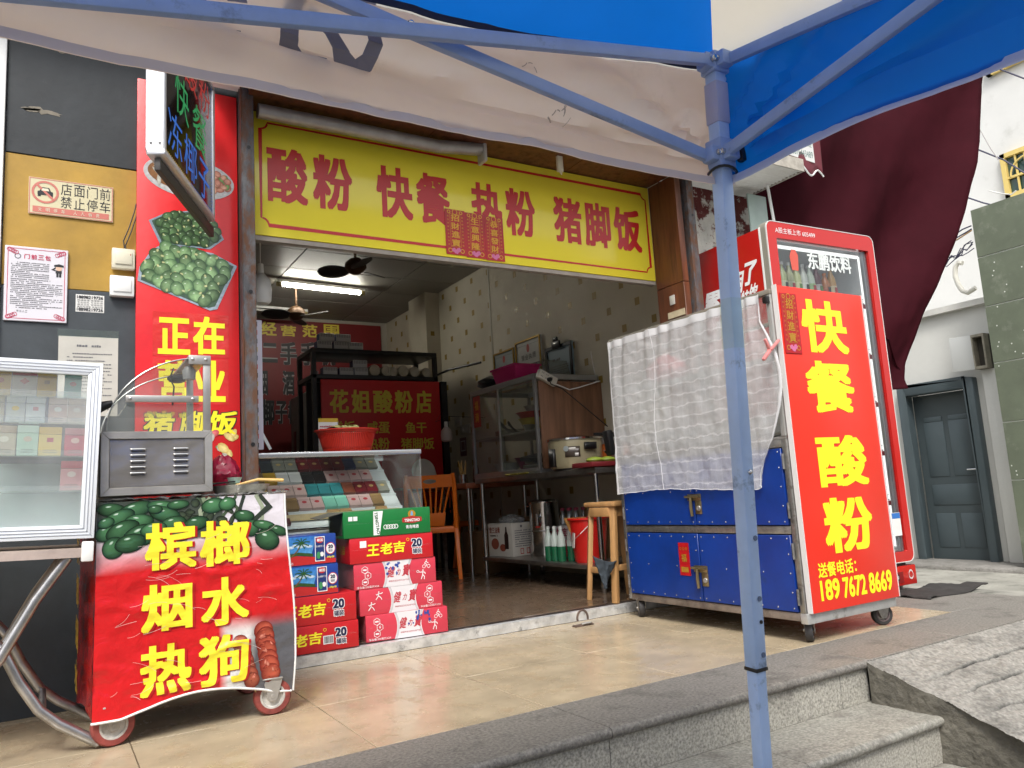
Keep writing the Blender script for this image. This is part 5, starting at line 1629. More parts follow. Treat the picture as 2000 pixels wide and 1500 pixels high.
px0_, px1_, pz0_, pz1_ = 1.359, 1.476, 1.01, 1.237
M().box(px0_, px1_, 4.42, 4.424, pz0_, pz1_).build('card', paper_m, pc)
t = T((0, 4.42, 0), off=.001)
t.rect(px0_, px1_, pz1_ - .022, pz1_)
t.build('yellow_header', mat('card_yellow', (.6, .38, .02), .5), pc)
t = T((0, 4.42, 0), off=.0014)
t.dashes(px0_ + .008, px1_ - .008, pz1_ - .09, pz1_ - .035, 3, .6, seed=9)
t.build('small_print', mat('print_red', (.4, .05, .06), .5), pc)

# ---------------------------------------------------------------- drink cases in the entrance
def case(label, x0, y0, z0, w, h, d, rz, col, cname, group='drink cases stacked in the entrance'):
    o = thing('drink_case', label, 'drink case', (x0, y0, z0), rz, group)
    m = mat('card_' + cname, col, .32, var=.06, vs=9, bump=.04, bs=9)
    M().box(0, w, 0, d, .0, h - .001).build('carton', m, o, bevel=.003, seg=2, local=True)
    mx = Matrix.LocRotScale(o.location, o.rotation_euler, None)
    fr = lambda lift=.0008: T(mx @ V((0, 0, 0)), mx.to_3x3() @ V((1, 0, 0)), (0, 0, 1), lift)
    sd = lambda lift=.0008: T(mx @ V((0, d, 0)), mx.to_3x3() @ V((0, -1, 0)), (0, 0, 1), lift)
    M().quad((.01, -.0006, h * .52), (w - .01, -.0006, h * .52), (w - .01, -.0006, h * .53), (.01, -.0006, h * .53)).build('tape_edge', glass_mat('tape2', (.9, .9, .9), .8, .1, .1), o, local=True)
    return o, fr, sd, w, h, d
WRED, PINK = (.52, .012, .018), (.58, .045, .075)
navy_m = mat('ink_navy', (.01, .014, .06), .4)
def herbal(o, fr, sd, w, h, d, code=False, seal=True):
    t = fr(.0012)
    s0 = .20 if not code else .13
    for k, c_ in enumerate('王老吉'): t.put(c_, w * (s0 + .155 * k), w * (s0 + .145 + .155 * k), h * (.26 + .02 * k), h * (.70 + .02 * k), .032, shear=.08)
    t.stroke([(w * (s0 + .49) + .007 * math.cos(a), h * .78 + .007 * math.sin(a)) for a in [2 * PI * k / 12 for k in range(12)]], .0016, closed=True)
    t.build('brand_lettering', letter_y, o)
    t = fr(.0009)
    t.put('20', w * .728, w * .868, h * .445, h * .81, .10)
    t.put('罐装', w * .738, w * .862, h * .17, h * .43, .06)
    t.build('white_outline', letter_w, o)
    t = fr(.0018)
    t.put('20', w * .735, w * .861, h * .47, h * .79, .045)
    t.put('罐装', w * .745, w * .855, h * .20, h * .40, .015)
    t.build('count_lettering', navy_m, o)
    if code:
        t = fr(.0009)
        t.rect(w * .60, w * .715, h * .25, h * .56)
        t.build('barcode_label', letter_w, o)
        t = fr(.0015)
        rn = random.Random(3)
        u = w * .61
        while u < w * .705:
            b = rn.choice((.0012, .0022, .003))
            t.rect(u, u + b, h * .28, h * .53)
            u += b + rn.choice((.0014, .0022))
        t.build('barcode', letter_k, o)
    t = sd(.0012)
    for k, c_ in enumerate('王老吉'): t.put(c_, d * (.15 + .2 * k), d * (.32 + .2 * k), h * .35, h * .72, .03)
    t.build('side_lettering', mat('letter_dim_gold', (.5, .34, .03), .4), o)
def figure(t, ox, oz, s, kind):
    """line figures of sports players"""
    W = s * .13
    S = lambda *p: t.stroke([(ox + a * s, oz + b * s) for a, b in p], W)
    t.ell(ox + .08 * s, oz + .85 * s, s * .12, s * .12, n=10)
    if kind == 'cycle':
        for cx in (-.5, .5): t.stroke([(ox + cx * s + .32 * s * math.cos(a), oz - .35 * s + .32 * s * math.sin(a)) for a in [2 * PI * k / 14 for k in range(14)]], W * .7, closed=True)
        S((.0, .68), (-.35, .25), (.1, .0), (-.02, -.35)); S((.0, .6), (.35, .3), (.48, .3))
    elif kind == 'tennis':
        S((.05, .7), (0, .15), (-.3, -.6)); S((0, .15), (.3, -.2), (.25, -.65)); S((.05, .6), (-.35, .55), (-.6, .62))
        t.stroke([(ox - .85 * s + .22 * s * math.cos(a), oz + .72 * s + .16 * s * math.sin(a)) for a in [2 * PI * k / 12 for k in range(12)]], W * .6, closed=True)
        S((.05, .6), (.4, .45), (.5, .2))
    else:
        S((.05, .7), (0, .2), (-.5, -.45)); S((0, .2), (.4, -.1), (.6, -.5)); S((.05, .6), (.45, .55), (.8, .7)); S((.05, .6), (-.3, .35), (-.45, .55))
def sporty(o, fr, sd, w, h, d, flip, stain=0):
    t = fr(.0009)
    n = 12
    cv = lambda u, s: [(w * (u + s * .035 * (1 - (2 * k / n - 1) ** 2)), h * (.0 + k / n)) for k in range(n + 1)]
    l, r = cv(.335 - .0, 1), cv(.70, -1)
    for k in range(n): t.raw([l[k], r[k], r[k + 1], l[k + 1]], [(0, 1, 2, 3)])
    t.build('white_band', mat('carton_white', (.70, .68, .70), .4), o)
    t = fr(.0013)
    for s in (.012, .024):
        t.stroke([(a + w * s, b) for a, b in l], .0022); t.stroke([(a - w * s, b) for a, b in r], .0022)
    t.build('grey_band_line', mat('carton_grey', (.38, .36, .38), .5), o)
    t = fr(.0014)
    for c_, a, b, lo, hi in (('健', .40, .485, .36, .78), ('力', .51, .555, .42, .68), ('寶', .585, .67, .36, .82)): t.put(c_, w * a, w * b, h * lo, h * hi, .022, shear=.25)
    t.line('橙蜜味运动饮料(含气型)', w * .41, h * .17, h * .075, .01, w=w * .25)
    t.build('red_lettering', mat('carton_red_ink', (.48, .03, .05), .4), o)
    t = fr(.0013)
    hxs = [(.13, .74), (.165, .52), (.13, .28)] if not flip else [(.84, .76), (.81, .54), (.845, .30)]
    for u, v in hxs: t.stroke([(w * u + h * .135 * math.cos(PI / 6 + PI / 3 * k), h * v + h * .135 * math.sin(PI / 6 + PI / 3 * k)) for k in range(6)], .0022, closed=True)
    u, v = hxs[1]
    t.poly([(w * u + h * a, h * v + h * b) for a, b in ((.03, .08), (-.05, -.01), (0, -.005), (-.03, -.08), (.05, .01), (0, .005))])
    for q in (0, 2): t.rect(w * hxs[q][0] - h * .07, w * hxs[q][0] + h * .07, h * hxs[q][1] - h * .03, h * hxs[q][1] + h * .03)
    if not flip:
        figure(t, w * .88, h * .72, h * .20, 'cycle'); figure(t, w * .83, h * .30, h * .24, 'tennis')
        t.line('净含量:330毫升X24', w * .03, h * .04, h * .09, .012, w=w * .26)
    else:
        figure(t, w * .22, h * .66, h * .22, 'run'); figure(t, w * .13, h * .28, h * .22, 'run2')
        t.line('净含量:330毫升X24', w * .72, h * .05, h * .085, .012, w=w * .25)
    t.build('white_print', letter_w, o)
    if stain:
        t = fr(.0018)
        rn = random.Random(stain)
        for k in range(14): t.ell(w * rn.uniform(.5, .78) if stain > 1 else w * rn.uniform(.38, .55), h * rn.uniform(.5, .95), rn.uniform(.002, .008), rn.uniform(.003, .012), n=8, lift=.00004 * k)
        t.build('blue_stain', mat('ink_stain', (.02, .06, .30), .5), o)
    M().grid(14, 6, lambda u, v: (-.0012 + .002 * fbm(u * 4, v * 4, 2), u * d, h * v)).build('shrink_film', glass_mat('shrink_film', (.9, .9, .9), 1.0, .12, .06), o, smooth=True, local=True)
BZ = .0595
H5 = .1258
case_c1 = case('lowest pink and white sports drink case of the taller stack, blue ink stain at right', 1.347, 3.705, BZ, .428, H5, .28, -4, PINK, 'pink')
sporty(*case_c1, False, 2)
case_c2 = case('middle pink and white sports drink case of the taller stack, running figures at left', 1.322, 3.712, BZ + H5, .436, H5, .28, -3, PINK, 'pink')
sporty(*case_c2, True)
case_c3 = case('highest pink and white sports drink case, under a red herbal tea case', 1.297, 3.712, BZ + 2 * H5, .430, H5, .28, -3, PINK, 'pink')
sporty(*case_c3, False, 1)
case_c4 = case('red herbal tea case between the green beer case and pink cases', 1.278, 3.708, BZ + 3 * H5, .437, H5, .28, -3, WRED, 'red')
herbal(*case_c4)
t = case_c4[1](.0011)
t.rect(.052, .085, H5 * .60, H5 * .86); t.build('sticker', letter_w, case_c4[0])
case_c5 = case('opened green beer case on top of the taller stack', 1.250, 3.705, BZ + 4 * H5, .455, .130, .28, -3, (.008, .16, .035), 'green')
o, fr, sd, w, h, d = case_c5
t = fr(.0009)
t.poly([(w * .33, h * .05), (w * .40, h * .05), (w * .445, h * .95), (w * .335, h * .95)])
for k in range(5): t.stroke([(w * (.47 + .03 * k) + .010 * math.cos(a), h * .33 + .010 * math.sin(a)) for a in [2 * PI * q / 12 for q in range(12)]], .003, closed=True, lift=.0001 * k)
t.put('青岛啤酒', w * .705, w * .855, h * .20, h * .34, .015)
t.put('TSINGTAO', w * .69, w * .87, h * .47, h * .58, .03, lift=.0012)
t.rect(w * .055, w * .10, h * .64, h * .80); t.rect(w * .11, w * .155, h * .64, h * .80)
t.build('white_print', letter_w, o)
t = fr(.0013)
t.put('TSINGTAO', w * .375 - h * .42, w * .375 + h * .42, h * .5 - w * .018, h * .5 + w * .018, .03, rot=-84)
t.build('green_lettering', mat('ink_green', (.01, .10, .03), .4), o)
t = fr(.0014)
t.poly([(w * .665 + w * .0, h * .46), (w * .78, h * .40), (w * .895, h * .46), (w * .895, h * .62), (w * .78, h * .68), (w * .665, h * .62)])
t.build('red_label', mat('ink_label', (.38, .02, .02), .4), o)
t = fr(.0011)
t.ell(w * .78, h * .76, w * .045, h * .15, n=18)
t.build('gold_oval', gold_m, o)
t = fr(.0016)
t.poly([(w * .765, h * .70), (w * .795, h * .70), (w * .788, h * .86), (w * .772, h * .86)])
t.build('blue_emblem', mat('ink_emblem', (.15, .35, .55), .4), o)
M().add([(0, .001, h), (0, d - .01, h), (-.105, d - .05, h * .84), (-.115, .015, h * .80)], [(0, 1, 2, 3)]).build('open_flap', mat('card_inside', (.10, .10, .08), .7, var=.2, vs=9), o, local=True, solid=.003)
M().add([(-.0005, .02, h * .96), (-.0005, d - .02, h * .96), (-.0005, d - .02, h * .1), (-.0005, .02, h * .1)], [(0, 1, 2, 3)]).build('open_end', mat('dark_gap', (.02, .03, .02), .8), o, local=True)
# shorter stack
LX = 1.296 - .43
case_e1 = case('lowest red herbal tea case of the shorter stack, with a barcode label', LX, 3.672, BZ, .43, .124, .28, -1, WRED, 'red')
herbal(*case_e1, code=True)
case_e2 = case('red herbal tea case under the coconut juice cases', LX - .008, 3.676, BZ + .125, .432, .132, .28, -1, WRED, 'red')
herbal(*case_e2)
BLU = (.012, .05, .28)
def coco(o, fr, sd, w, h, d):
    t = fr(.0009)
    t.raw([(0.003, .003), (w - .003, .003), (w - .003, h * .16), (w * .55, h * .34), (0.003, h * .22)], [(0, 1, 2, 3, 4)])
    t.build('red_wave', mat('ink_coco_red', (.50, .02, .02), .4), o)
    t = fr(.0012)
    t.raw([(w * .45, h * .45), (w * .72, h * .30), (w * .78, h * .95), (w * .45, h * .95)], [(0, 1, 2, 3)], 0, [(.05, .25, .55), (.10, .34, .62), (.03, .16, .5), (.04, .2, .55)])
    for k in range(5): t.ell(w * (.50 + .05 * k), h * (.62 + .05 * (k % 2)), w * .04, h * .05, 0, 10, .0002 + .0001 * k, (.25, .42, .62), (.62, .70, .74))
    t.stroke([(w * .50, h * .30), (w * .57, h * .50), (w * .615, h * .74)], .006, lift=.0008, col=(.16, .08, .03))
    for k in range(9):
        a = 2 * PI * k / 9 + .2
        t.stroke([(w * .615, h * .74), (w * .615 + .022 * math.cos(a), h * .76 + .018 * math.sin(a)), (w * .615 + .040 * math.cos(a), h * .73 + .026 * math.sin(a))], .005, lift=.0009 + .00005 * k, col=(.02, .09, .02))
    t.stroke([(w * .45, h * .34), (w * .58, h * .40), (w * .74, h * .32)], h * .10, lift=.0006, col=(.03, .08, .02))
    t.build('palm_print', pm, o, vcol=True)
    t = fr(.0018)
    t.rect(w * .762, w * .872, h * .10, h * .92)
    t.build('can_edge', letter_w, o)
    t = fr(.0022)
    t.rect(w * .770, w * .864, h * .13, h * .89)
    t.build('can_blue', mat('ink_can_blue', (.015, .035, .16), .35), o)
    t = fr(.0026)
    t.ell(w * .817, h * .80, w * .042, h * .10, n=16)
    t.ell(w * .395, h * .58, w * .075, h * .24, n=20)
    t.ell(w * .935, h * .50, w * .055, h * .20, n=20, lift=-.0006)
    t.build('red_oval', mat('ink_coco_red', (.50, .02, .02), .4), o)
    t = fr(.0030)
    t.put('椰国', w * .785, w * .850, h * .75, h * .85, .02)
    t.put('椰国', w * .335, w * .455, h * .49, h * .68, .02)
    t.ell(w * .838, h * .33, w * .022, h * .08, n=12)
    t.ell(w * .935, h * .50, w * .048, h * .175, n=20, lift=-.0006)
    t.put('生榨椰子汁', w * .772, w * .862, h * .56, h * .63, .01)
    t.put('椰国集团有限公司', w * .30, w * .52, h * .05, h * .13, .01)
    t.build('white_lettering', letter_w, o)
    t = fr(.0034)
    t.put('20', w * .908, w * .962, h * .50, h * .62, .04)
    t.put('罐装', w * .912, w * .958, h * .38, h * .47, .01)
    t.build('count_lettering', navy_m, o)
    t = fr(.0032)
    t.ell(w * .80, h * .30, w * .022, h * .12, n=12)
    t.build('green_coconut', mat('ink_coco_green', (.05, .28, .10), .4), o)
    t = fr(.0032)
    t.put('245g×20', w * .895, w * .975, h * .17, h * .25, .02)
    t.build('yellow_lettering', letter_y, o)
case_f1 = case('lower of two blue coconut juice cases, resting on red herbal tea cases', 1.206 - .43, 3.678, BZ + .258, .43, .140, .28, -1, BLU, 'blue')
coco(*case_f1)
case_f2 = case('upper of two blue coconut juice cases beside the cart', 1.199 - .43, 3.678, BZ + .3985, .43, .140, .28, -1, BLU, 'blue')
coco(*case_f2)

# ---------------------------------------------------------------- ceiling fans, tubes and bulbs
def fan(label, x, y, z, r, bladeang, stem):
    o = thing('ceiling_fan', label, 'ceiling fan', (x, y, z))
    br = mat('fan_bronze', (.085, .045, .02), .45, .4)
    M().lathe([(0, 3.0), (.055, 3.0), (.05, 2.96), (.018, 2.945), (.012, 2.94), (.012, z + .10), (.045, z + .09), (.085, z + .055), (.095, z + .01), (.06, z - .03), (.03, z - .05), (0, z - .052)], (x, y, 0), 24).build('motor', br, o, smooth=True)
    for k in range(3):
        a = R(bladeang + 120 * k)
        def bl(u, v):
            rr = .07 + (r - .07) * u
            wd = .045 + .13 * math.sin(PI * min(1, u * .9 + .05)) ** .7
            yy = (v - .5) * wd * (1 if u < .97 else .6)
            zz = z - .01 + yy * .35
            return (x + rr * math.cos(a) - yy * math.sin(a), y + rr * math.sin(a) + yy * math.cos(a), zz)
        M().grid(14, 4, bl).build('blade', mat('fan_blade', (.03, .028, .026), .45), o, smooth=True, solid=.004)
    return o
fan('dark three bladed ceiling fan just under the yellow sign', 2.252, 6.150, 2.73, .33, 25, 0)
fan('brass ceiling fan further back near the dark red banner', 2.151, 7.640, 2.66, .36, 70, 0)
def tube_lamp(label, p0, p1, lit):
    p0, p1 = V(p0), V(p1)
    c = (p0 + p1) / 2
    o = thing('fluorescent_lamp', label, 'lamp', c)
    d = (p1 - p0).normalized()
    M().bar(p0 + V((0, 0, .035)), p1 + V((0, 0, .035)), .05, .03).build('fixture', white_m, o, bevel=.003)
    if lit:
        em = mat('lit_tube', (1.0, .97, .86), .5, emit=30)
        M().tube([p0 + d * .05, p1 - d * .05], .020, 12).build('tube', em, o, smooth=True)
    else: M().tube([p0 + d * .05, p1 - d * .05], .014, 12).build('tube', mat('unlit_tube', (.7, .7, .66), .3), o, smooth=True)
    for s, p in ((1, p0), (-1, p1)):
        M().bar(p, p + d * s * .055, .035, .045).build('end_cap', mat('tube_cap', (.30, .24, .10), .5), o, bevel=.004)
tube_lamp('lit fluorescent tube on the shop ceiling', (1.918, 7.481, 2.930), (2.859, 7.561, 2.930), True)
tube_lamp('unlit fluorescent tube at the back of the shop ceiling', (1.853, 8.556, 2.930), (2.548, 8.599, 2.930), False)
def bulb(label, x, y, z, r, h, cable, col):
    o = thing('light_bulb', label, 'bulb', (x, y, z))
    M().lathe([(0, z - h), (r * .7, z - h), (r * .95, z - h * .9), (r, z - h * .55), (r * .9, z - h * .25), (r * .45, z - h * .05), (r * .3, z), (0, z)], (x, y, 0), 22).build('bulb_glass', mat(col[0], col[1], .35), o, smooth=True)
    M().lathe([(0, z + .05), (r * .28, z + .05), (r * .34, z), (r * .3, z - .01), (0, z - .01)], (x, y, 0), 14).build('socket', white_m, o, smooth=True)
    M().tube(cable, .0028, 6).build('cable', blackpl_m if col[0] != 'bulb_white' else white_m, o, smooth=True)
bxx = 0.943
bulb('large white LED bulb hanging just right of the rusty post', bxx, 4.0, 1.955, .056, .165, [(bxx, 4.0, 2.0), (bxx, 4.0, 2.6), (bxx - .02, 4.0, 2.98)], ('bulb_white', (.72, .73, .72)))
q = (3.266, 6.600, 1.332)
bulb('small pinkish bulb hanging by the red menu board inside', q[0], 6.6, q[2] + .07, .055, .14, [(q[0], 6.6, q[2] + .12), (q[0] - .05, 6.6, q[2] + .20), (q[0] - .10, 6.62, q[2] + .12), (q[0] + .03, 6.6, q[2] + .17), (3.70, 6.6, q[2] + .16)], ('bulb_pink', (.58, .50, .48)))
q = (3.380, 3.607, 1.897)

# white strip board with coloured marks beside the post
pbd = thing('price_list_board', 'narrow edge of a white list board with coloured marks beside the post', 'sign', (.91, 3.95, 1.0))
x0, x1, z0, z1 = 0.898, 0.934, 1.027, 1.691
M().box(x0, x1, 3.95, 3.965, z0, z1).build('board', mat('board_lilac', (.60, .58, .70), .4), pbd, bevel=.002)
rn = random.Random(4)
for k in range(15):
    z = z0 + (z1 - z0) * (k + .5) / 15
    M().box(x0 - .001, x0 + .012, 3.946, 3.950, z - .012, z + .012).build('mark', mat('mark_%d' % (k % 4), ((.03, .03, .04), (.5, .05, .06), (.02, .05, .12), (.55, .4, .1))[k % 4], .5), pbd)
ll = thing('counter_arm', 'small steel bracket under the list board at the counter corner', 'bracket', (.95, 3.96, 1.0))
M().bar((x1 - .01, 3.96, z0 + .09), (x1 + .035, 3.96, z0 + .0), .010, .014).build('arm', alu_m, ll)

# ---------------------------------------------------------------- back of the shop
bb = thing('back_banner', 'dark red shop banner with yellow and black characters on the back wall', 'sign', (2.9, 9.09, 1))
M().box(1.7, 3.628, 9.07, 9.098, .6, 2.955).build('sheet', mat('banner_maroon', (.20, .012, .014), .5, var=.1, vs=3), bb)
def bt(name, material, items, bold, lift):
    t = T((0, 9.07, 0), off=lift)
    for c_, px0, px1, py0, py1 in items: t.put(c_, px0, px1, py0, py1, bold)
    t.build(name, material, bb)
IT1 = [('经', 2.131, 2.315, 2.758, 2.925), ('营', 2.363, 2.546, 2.758, 2.889), ('范', 2.621, 2.809, 2.759, 2.918), ('围', 2.886, 3.080, 2.773, 2.934)]
bt('yellow_lettering', mat('dull_yellow', (.72, .58, .06), .5), IT1, .03, .002)
IT2 = [('二', 2.143, 2.321, 2.432, 2.666), ('手', 2.351, 2.552, 2.409, 2.689), ('手', 2.589, 2.782, 2.411, 2.700), ('机', 2.826, 3.025, 2.419, 2.713),
       ('烟', 2.086, 2.202, 2.042, 2.344), ('酒', 2.374, 2.513, 2.046, 2.341), ('饮', 2.691, 2.854, 2.050, 2.351),
       ('椰', 2.132, 2.272, 1.695, 1.995), ('子', 2.284, 2.421, 1.706, 1.978), ('槟', 2.427, 2.572, 1.705, 1.980)]
bt('white_outline', mat('dull_white', (.40, .38, .38), .5), IT2, .075, .0015)
bt('black_lettering', letter_k, IT2, .035, .004)
gf = thing('grey_fridge', 'grey upright fridge at the back, mostly behind the red menu board', 'fridge', (2.6, 8.2, .06))
M().box(2.334, 3.05, 8.0, 8.6, .06, 1.933).build('body', mat('fridge_grey', (.20, .21, .20), .4), gf, bevel=.01)
M().box(2.400, 3.05, 7.985, 8.0, 1.0, 1.906).build('upper_door', mat('fridge_pale', (.32, .34, .33), .3), gf, bevel=.006)
M().box(2.411, 3.05, 7.985, 8.0, .1, .99).build('lower_door', mat('fridge_dark', (.02, .025, .025), .2), gf, bevel=.006)
ip = thing('appliance_panel', 'dark inner side panel partition left of the grey fridge', 'partition', (2.4, 8.3, .06))
M().box(2.321, 2.474, 8.4, 8.45, .06, 1.55).build('panel', mat('maroon_panel', (.13, .02, .02), .4), ip)

# black shelf rack with tissues and bowls; red menu board below it
SY = 7.0
rk = thing('black_shelf', 'black metal shelf rack holding tissue packs and paper bowls', 'shelf', (2.75, 7.0, .06))
sx0, sx1, sz0, sz1 = 2.107, 3.397, 1.912, 2.201
bkm = mat('shelf_black', (.014, .015, .018), .4)
for z in (sz1 - .02, sz0 + .02):
    M().box(sx0, sx1, SY, SY + .5, z - .020, z + .020).build('shelf_board', bkm, rk, bevel=.003)
for x in (sx0 + .02, sx1 - .02):
    for y in (SY + .02, SY + .48): M().box(x - .02, x + .02, y - .02, y + .02, .06, sz1 - .041).build('upright', bkm, rk)
M().box(sx0, sx1, SY + .2, SY + .22, .06, 1.9).build('back_sheet', mat('sheet_dark', (.05, .045, .045), .7), rk)
M().tube([(sx1, SY + .1, sz0 + .06), (3.45, 6.85, sz0 + .09), (3.60, 6.45, sz0 + .10)], .012, 8).build('black_rod', bkm, rk)
mb = thing('menu_board', 'red menu board with yellow shop name under the black shelf', 'sign', (2.8, 6.95, .1))
mx0, mx1, mz1 = 2.171, 3.385, 1.895
M().box(mx0, mx1, 6.95, 6.975, .65, mz1).build('board', mat('menu_red', (.60, .016, .020), .4, var=.06, vs=3), mb, bevel=.002)
t = T((0, 6.95, 0), off=.0015)
for c_, a, b in (('花', 2.249, 2.432), ('姐', 2.462, 2.650), ('酸', 2.676, 2.875), ('粉', 2.897, 3.086), ('店', 3.119, 3.291)):
    t.put(c_, a, b, 1.576, 1.800, .034)
for s_, a, b, c, d in (('卷饭', 2.272, 2.485, 1.392, 1.503), ('咸蛋', 2.601, 2.834, 1.379, 1.497), ('鱼干', 2.999, 3.223, 1.379, 1.490),
                       ('热粉', 2.595, 2.828, 1.227, 1.340), ('猪脚饭', 2.944, 3.299, 1.217, 1.333)):
    t.put(s_, a, b, c, d, .022)
t.build('lettering', mat('dull_yellow', (.72, .58, .06), .5), mb)
M().box(mx1 + .012, mx1 + .075, 6.93, 6.99, .06, mz1).build('black_post', bkm, mb)
tis_m = mat('tissue_print', (.50, .50, .50), .4)
def tissue(label, x, z, w=.15, h=.075, y=None):
    y = y or SY + .02
    o = thing('tissue_pack', label, 'tissue pack', (x + w / 2, y, z), 0, 'tissue packs on the black shelf')
    M().box(x + .002, x + w - .002, y, y + .10, z, z + h - .002).build('wrapper', tis_m, o, bevel=.006)
    t = T((0, y, 0), off=.001)
    for i in range(8):
        for j in range(3): t.rect(x + .014 + i * (w - .02) / 8, x + .014 + i * (w - .02) / 8 + .009, z + h * (.52 + .14 * j), z + h * (.52 + .14 * j) + .0065)
    t.build('dot_print', mat('tissue_dots', (.10, .10, .11), .5), o)
    M().box(x - .0005, x + .0018, y + .008, y + .092, z + .006, z + h - .008).build('blue_end', mat('tissue_blue', (.02, .04, .16), .4), o)
tz = sz1
names = 'left', 'middle', 'right'
bx_l = [2.166, 2.329, 2.476]
for k, x in enumerate(bx_l): tissue('tissue pack in the lower row on top of the black shelf, %s one' % names[k], x, tz + .001, .148)
tissue('tissue pack in the upper row on top of the black shelf, left one', 2.191, tz + .077, .15)
tissue('tissue pack in the upper row on top of the black shelf, right one', 2.351, tz + .077, .15)
zz = sz0 + .041
for k, px in enumerate((2.218, 2.377, 2.524)): tissue('tissue pack inside the black shelf, bottom row, %s one' % names[k], px, zz, .142)
tissue('tissue pack inside the black shelf, lying on the bottom row', 2.510, zz + .076, .15)
for k, px in enumerate((2.735, 2.858, 2.928, 3.037, 3.159, 3.289)):
    o = thing('paper_bowls', 'sleeve of pale paper bowls lying in the black shelf, %s from the left' % ORD[k], 'bowls', (px, SY + .1, zz), 0, 'paper bowl sleeves in the black shelf')
    r = .057 - .004 * (k % 3)
    M().lathe([(0, .02), (r * .80, .005), (r * .93, 0), (r, .004), (r, .02), (r * .80, .35), (0, .35)], (px, SY + .03, zz + r), 22, 'y').build('stack', mat('bowl_cream', (.46, .42, .33), .6), o, smooth=True)

# ---------------------------------------------------------------- right side: work table, cabinet and what is on them
wt = thing('work_table', 'stainless steel work table with undershelf along the patterned wall', 'table', (3.35, 4.9, .06))
TX0, TX1, TY0, TY1, TZ = 3.06, 3.70, 4.04, 5.70, .87
M().box(TX0, TX1, TY0, TY1, TZ - .04, TZ).build('top', mat('table_steel_dark', (.30, .28, .26), .28, .9, var=.3, vs=8), wt, bevel=.004)
M().box(TX0 + .02, TX1 - .02, TY0 + .03, TY1 - .03, .205, .235).build('undershelf', mat('table_steel_dark', (.3, .28, .26), .28, .9), wt, bevel=.003)
for x in (TX0 + .04, TX1 - .06):
    for y in (TY0 + .05, TY1 - .05):
        lg = M().tube([(x, y, .10), (x, y, TZ - .04)], .018, 12).build('leg', chrome_m, wt, smooth=True)
        M().lathe([(.012, 0), (.016, .01), (.019, .04), (.018, .045)], (x, y, .06), 12).build('foot', steeldk_m, lg, smooth=True)
w2 = thing('dining_table', 'reddish wooden dining table end on steel legs behind the work table', 'table', (3.4, 6.2, .06))
M().box(3.02, 3.70, 5.78, 6.95, .80, .845).build('top', mat('reddish_wood', (.24, .07, .03), .35, var=.25, vs=8), w2, bevel=.004)
for x in (3.08, 3.64):
    for y in (5.86, 6.86): M().tube([(x, y, .06), (x, y, .80)], .016, 10).build('leg', chrome_m, w2, smooth=True)
cb = thing('glass_cabinet', 'aluminium and glass food cabinet with a walnut end panel on the work table', 'cabinet', (3.4, 5.2, .87))
GX0, GX1, GY0, GY1, GZ0, GZ1 = 3.10, 3.70, 4.76, 5.78, .872, 1.61
fa = mat('cabinet_alu', (.40, .41, .42), .35, .8, var=.1, vs=10)
a_ = .024
for y in (GY0, GY1 - a_):
    for x in (GX0, GX1 - a_): M().box(x, x + a_, y, y + a_, GZ0, GZ1).build('upright', fa, cb, bevel=.001, seg=1)
for z in (GZ0, GZ1 - .04):
    M().box(GX0 - .002, GX0 + a_, GY0 + a_, GY1 - a_, z, z + .04).build('rail', fa, cb, bevel=.001, seg=1)
    M().box(GX1 - a_, GX1, GY0 + a_, GY1 - a_, z, z + .04).build('rail', fa, cb, bevel=.001, seg=1)
    M().box(GX0 + a_, GX1 - a_, GY0 - .002, GY0 + a_, z, z + .04).build('rail', fa, cb, bevel=.001, seg=1)
    M().box(GX0 + a_, GX1 - a_, GY1 - a_, GY1, z, z + .04).build('rail', fa, cb, bevel=.001, seg=1)
M().box(GX0 + .01, GX1 - .01, GY0 + .01, GY1 - .01, GZ1 + .001, GZ1 + .006).build('glass_top', dusty_m, cb)
M().box(GX0 + .02, GX1 - .02, GY0 + .02, GY1 - .02, 1.185, 1.20).build('middle_shelf', mat('shelf_alu', (.36, .35, .33), .4, .6), cb)
M().box(GX0 + .004, GX0 + .008, GY0 + .02, GY0 + .56, GZ0 + .03, GZ1 - .03).build('sliding_glass', glass_mat('cabinet_glass', (.90, .92, .90), .4, .02, .02), cb)
M().box(GX0 + .012, GX0 + .016, GY0 + .50, GY1 - .02, GZ0 + .03, GZ1 - .03).build('sliding_glass', glass_mat('cabinet_glass2', (.82, .84, .82), .5, .04, .06), cb)
M().box(GX0 + .002, GX0 + .010, GY0 + .545, GY0 + .562, GZ0 + .03, GZ1 - .03).build('glass_edge', mat('edge_alu', (.6, .6, .6), .3, .6), cb)
M().box(GX0 + .028, GX1 + .015, GY0 - .018, GY0 - .004, .90, 1.552).build('walnut_panel', walnut_m, cb, bevel=.002)
ft = thing('fortune_strip', 'red paper strip stuck inside the left glass of the cabinet', 'sticker', (3.1, 5.7, 1.4))
M().box(3.095, 3.0965, 5.60, 5.72, 1.30, 1.56).build('paper', mat('strip_red', (.32, .02, .012), .5), ft)
t = T((3.095, 5.72, 0), (0, -1, 0), (0, 0, 1), .001)
t.put('福', .03, .09, 1.44, 1.52, .02); t.put('满', .03, .09, 1.34, 1.42, .02)
t.build('gold_print', gold_m, ft)
def bowl(name, label, cat, x, y, z, r, h, m, r0=.6, parent_thing=None):
    o = thing(name, label, cat, (x, y, z))
    M().lathe([(0, 0), (r * r0, 0), (r * .94, h * .9), (r * 1.04, h), (r * .90, h * .97), (r * r0 * .94, .006), (0, .006)], (x, y, z), 26).build('bowl', m, o, smooth=True)
    return o
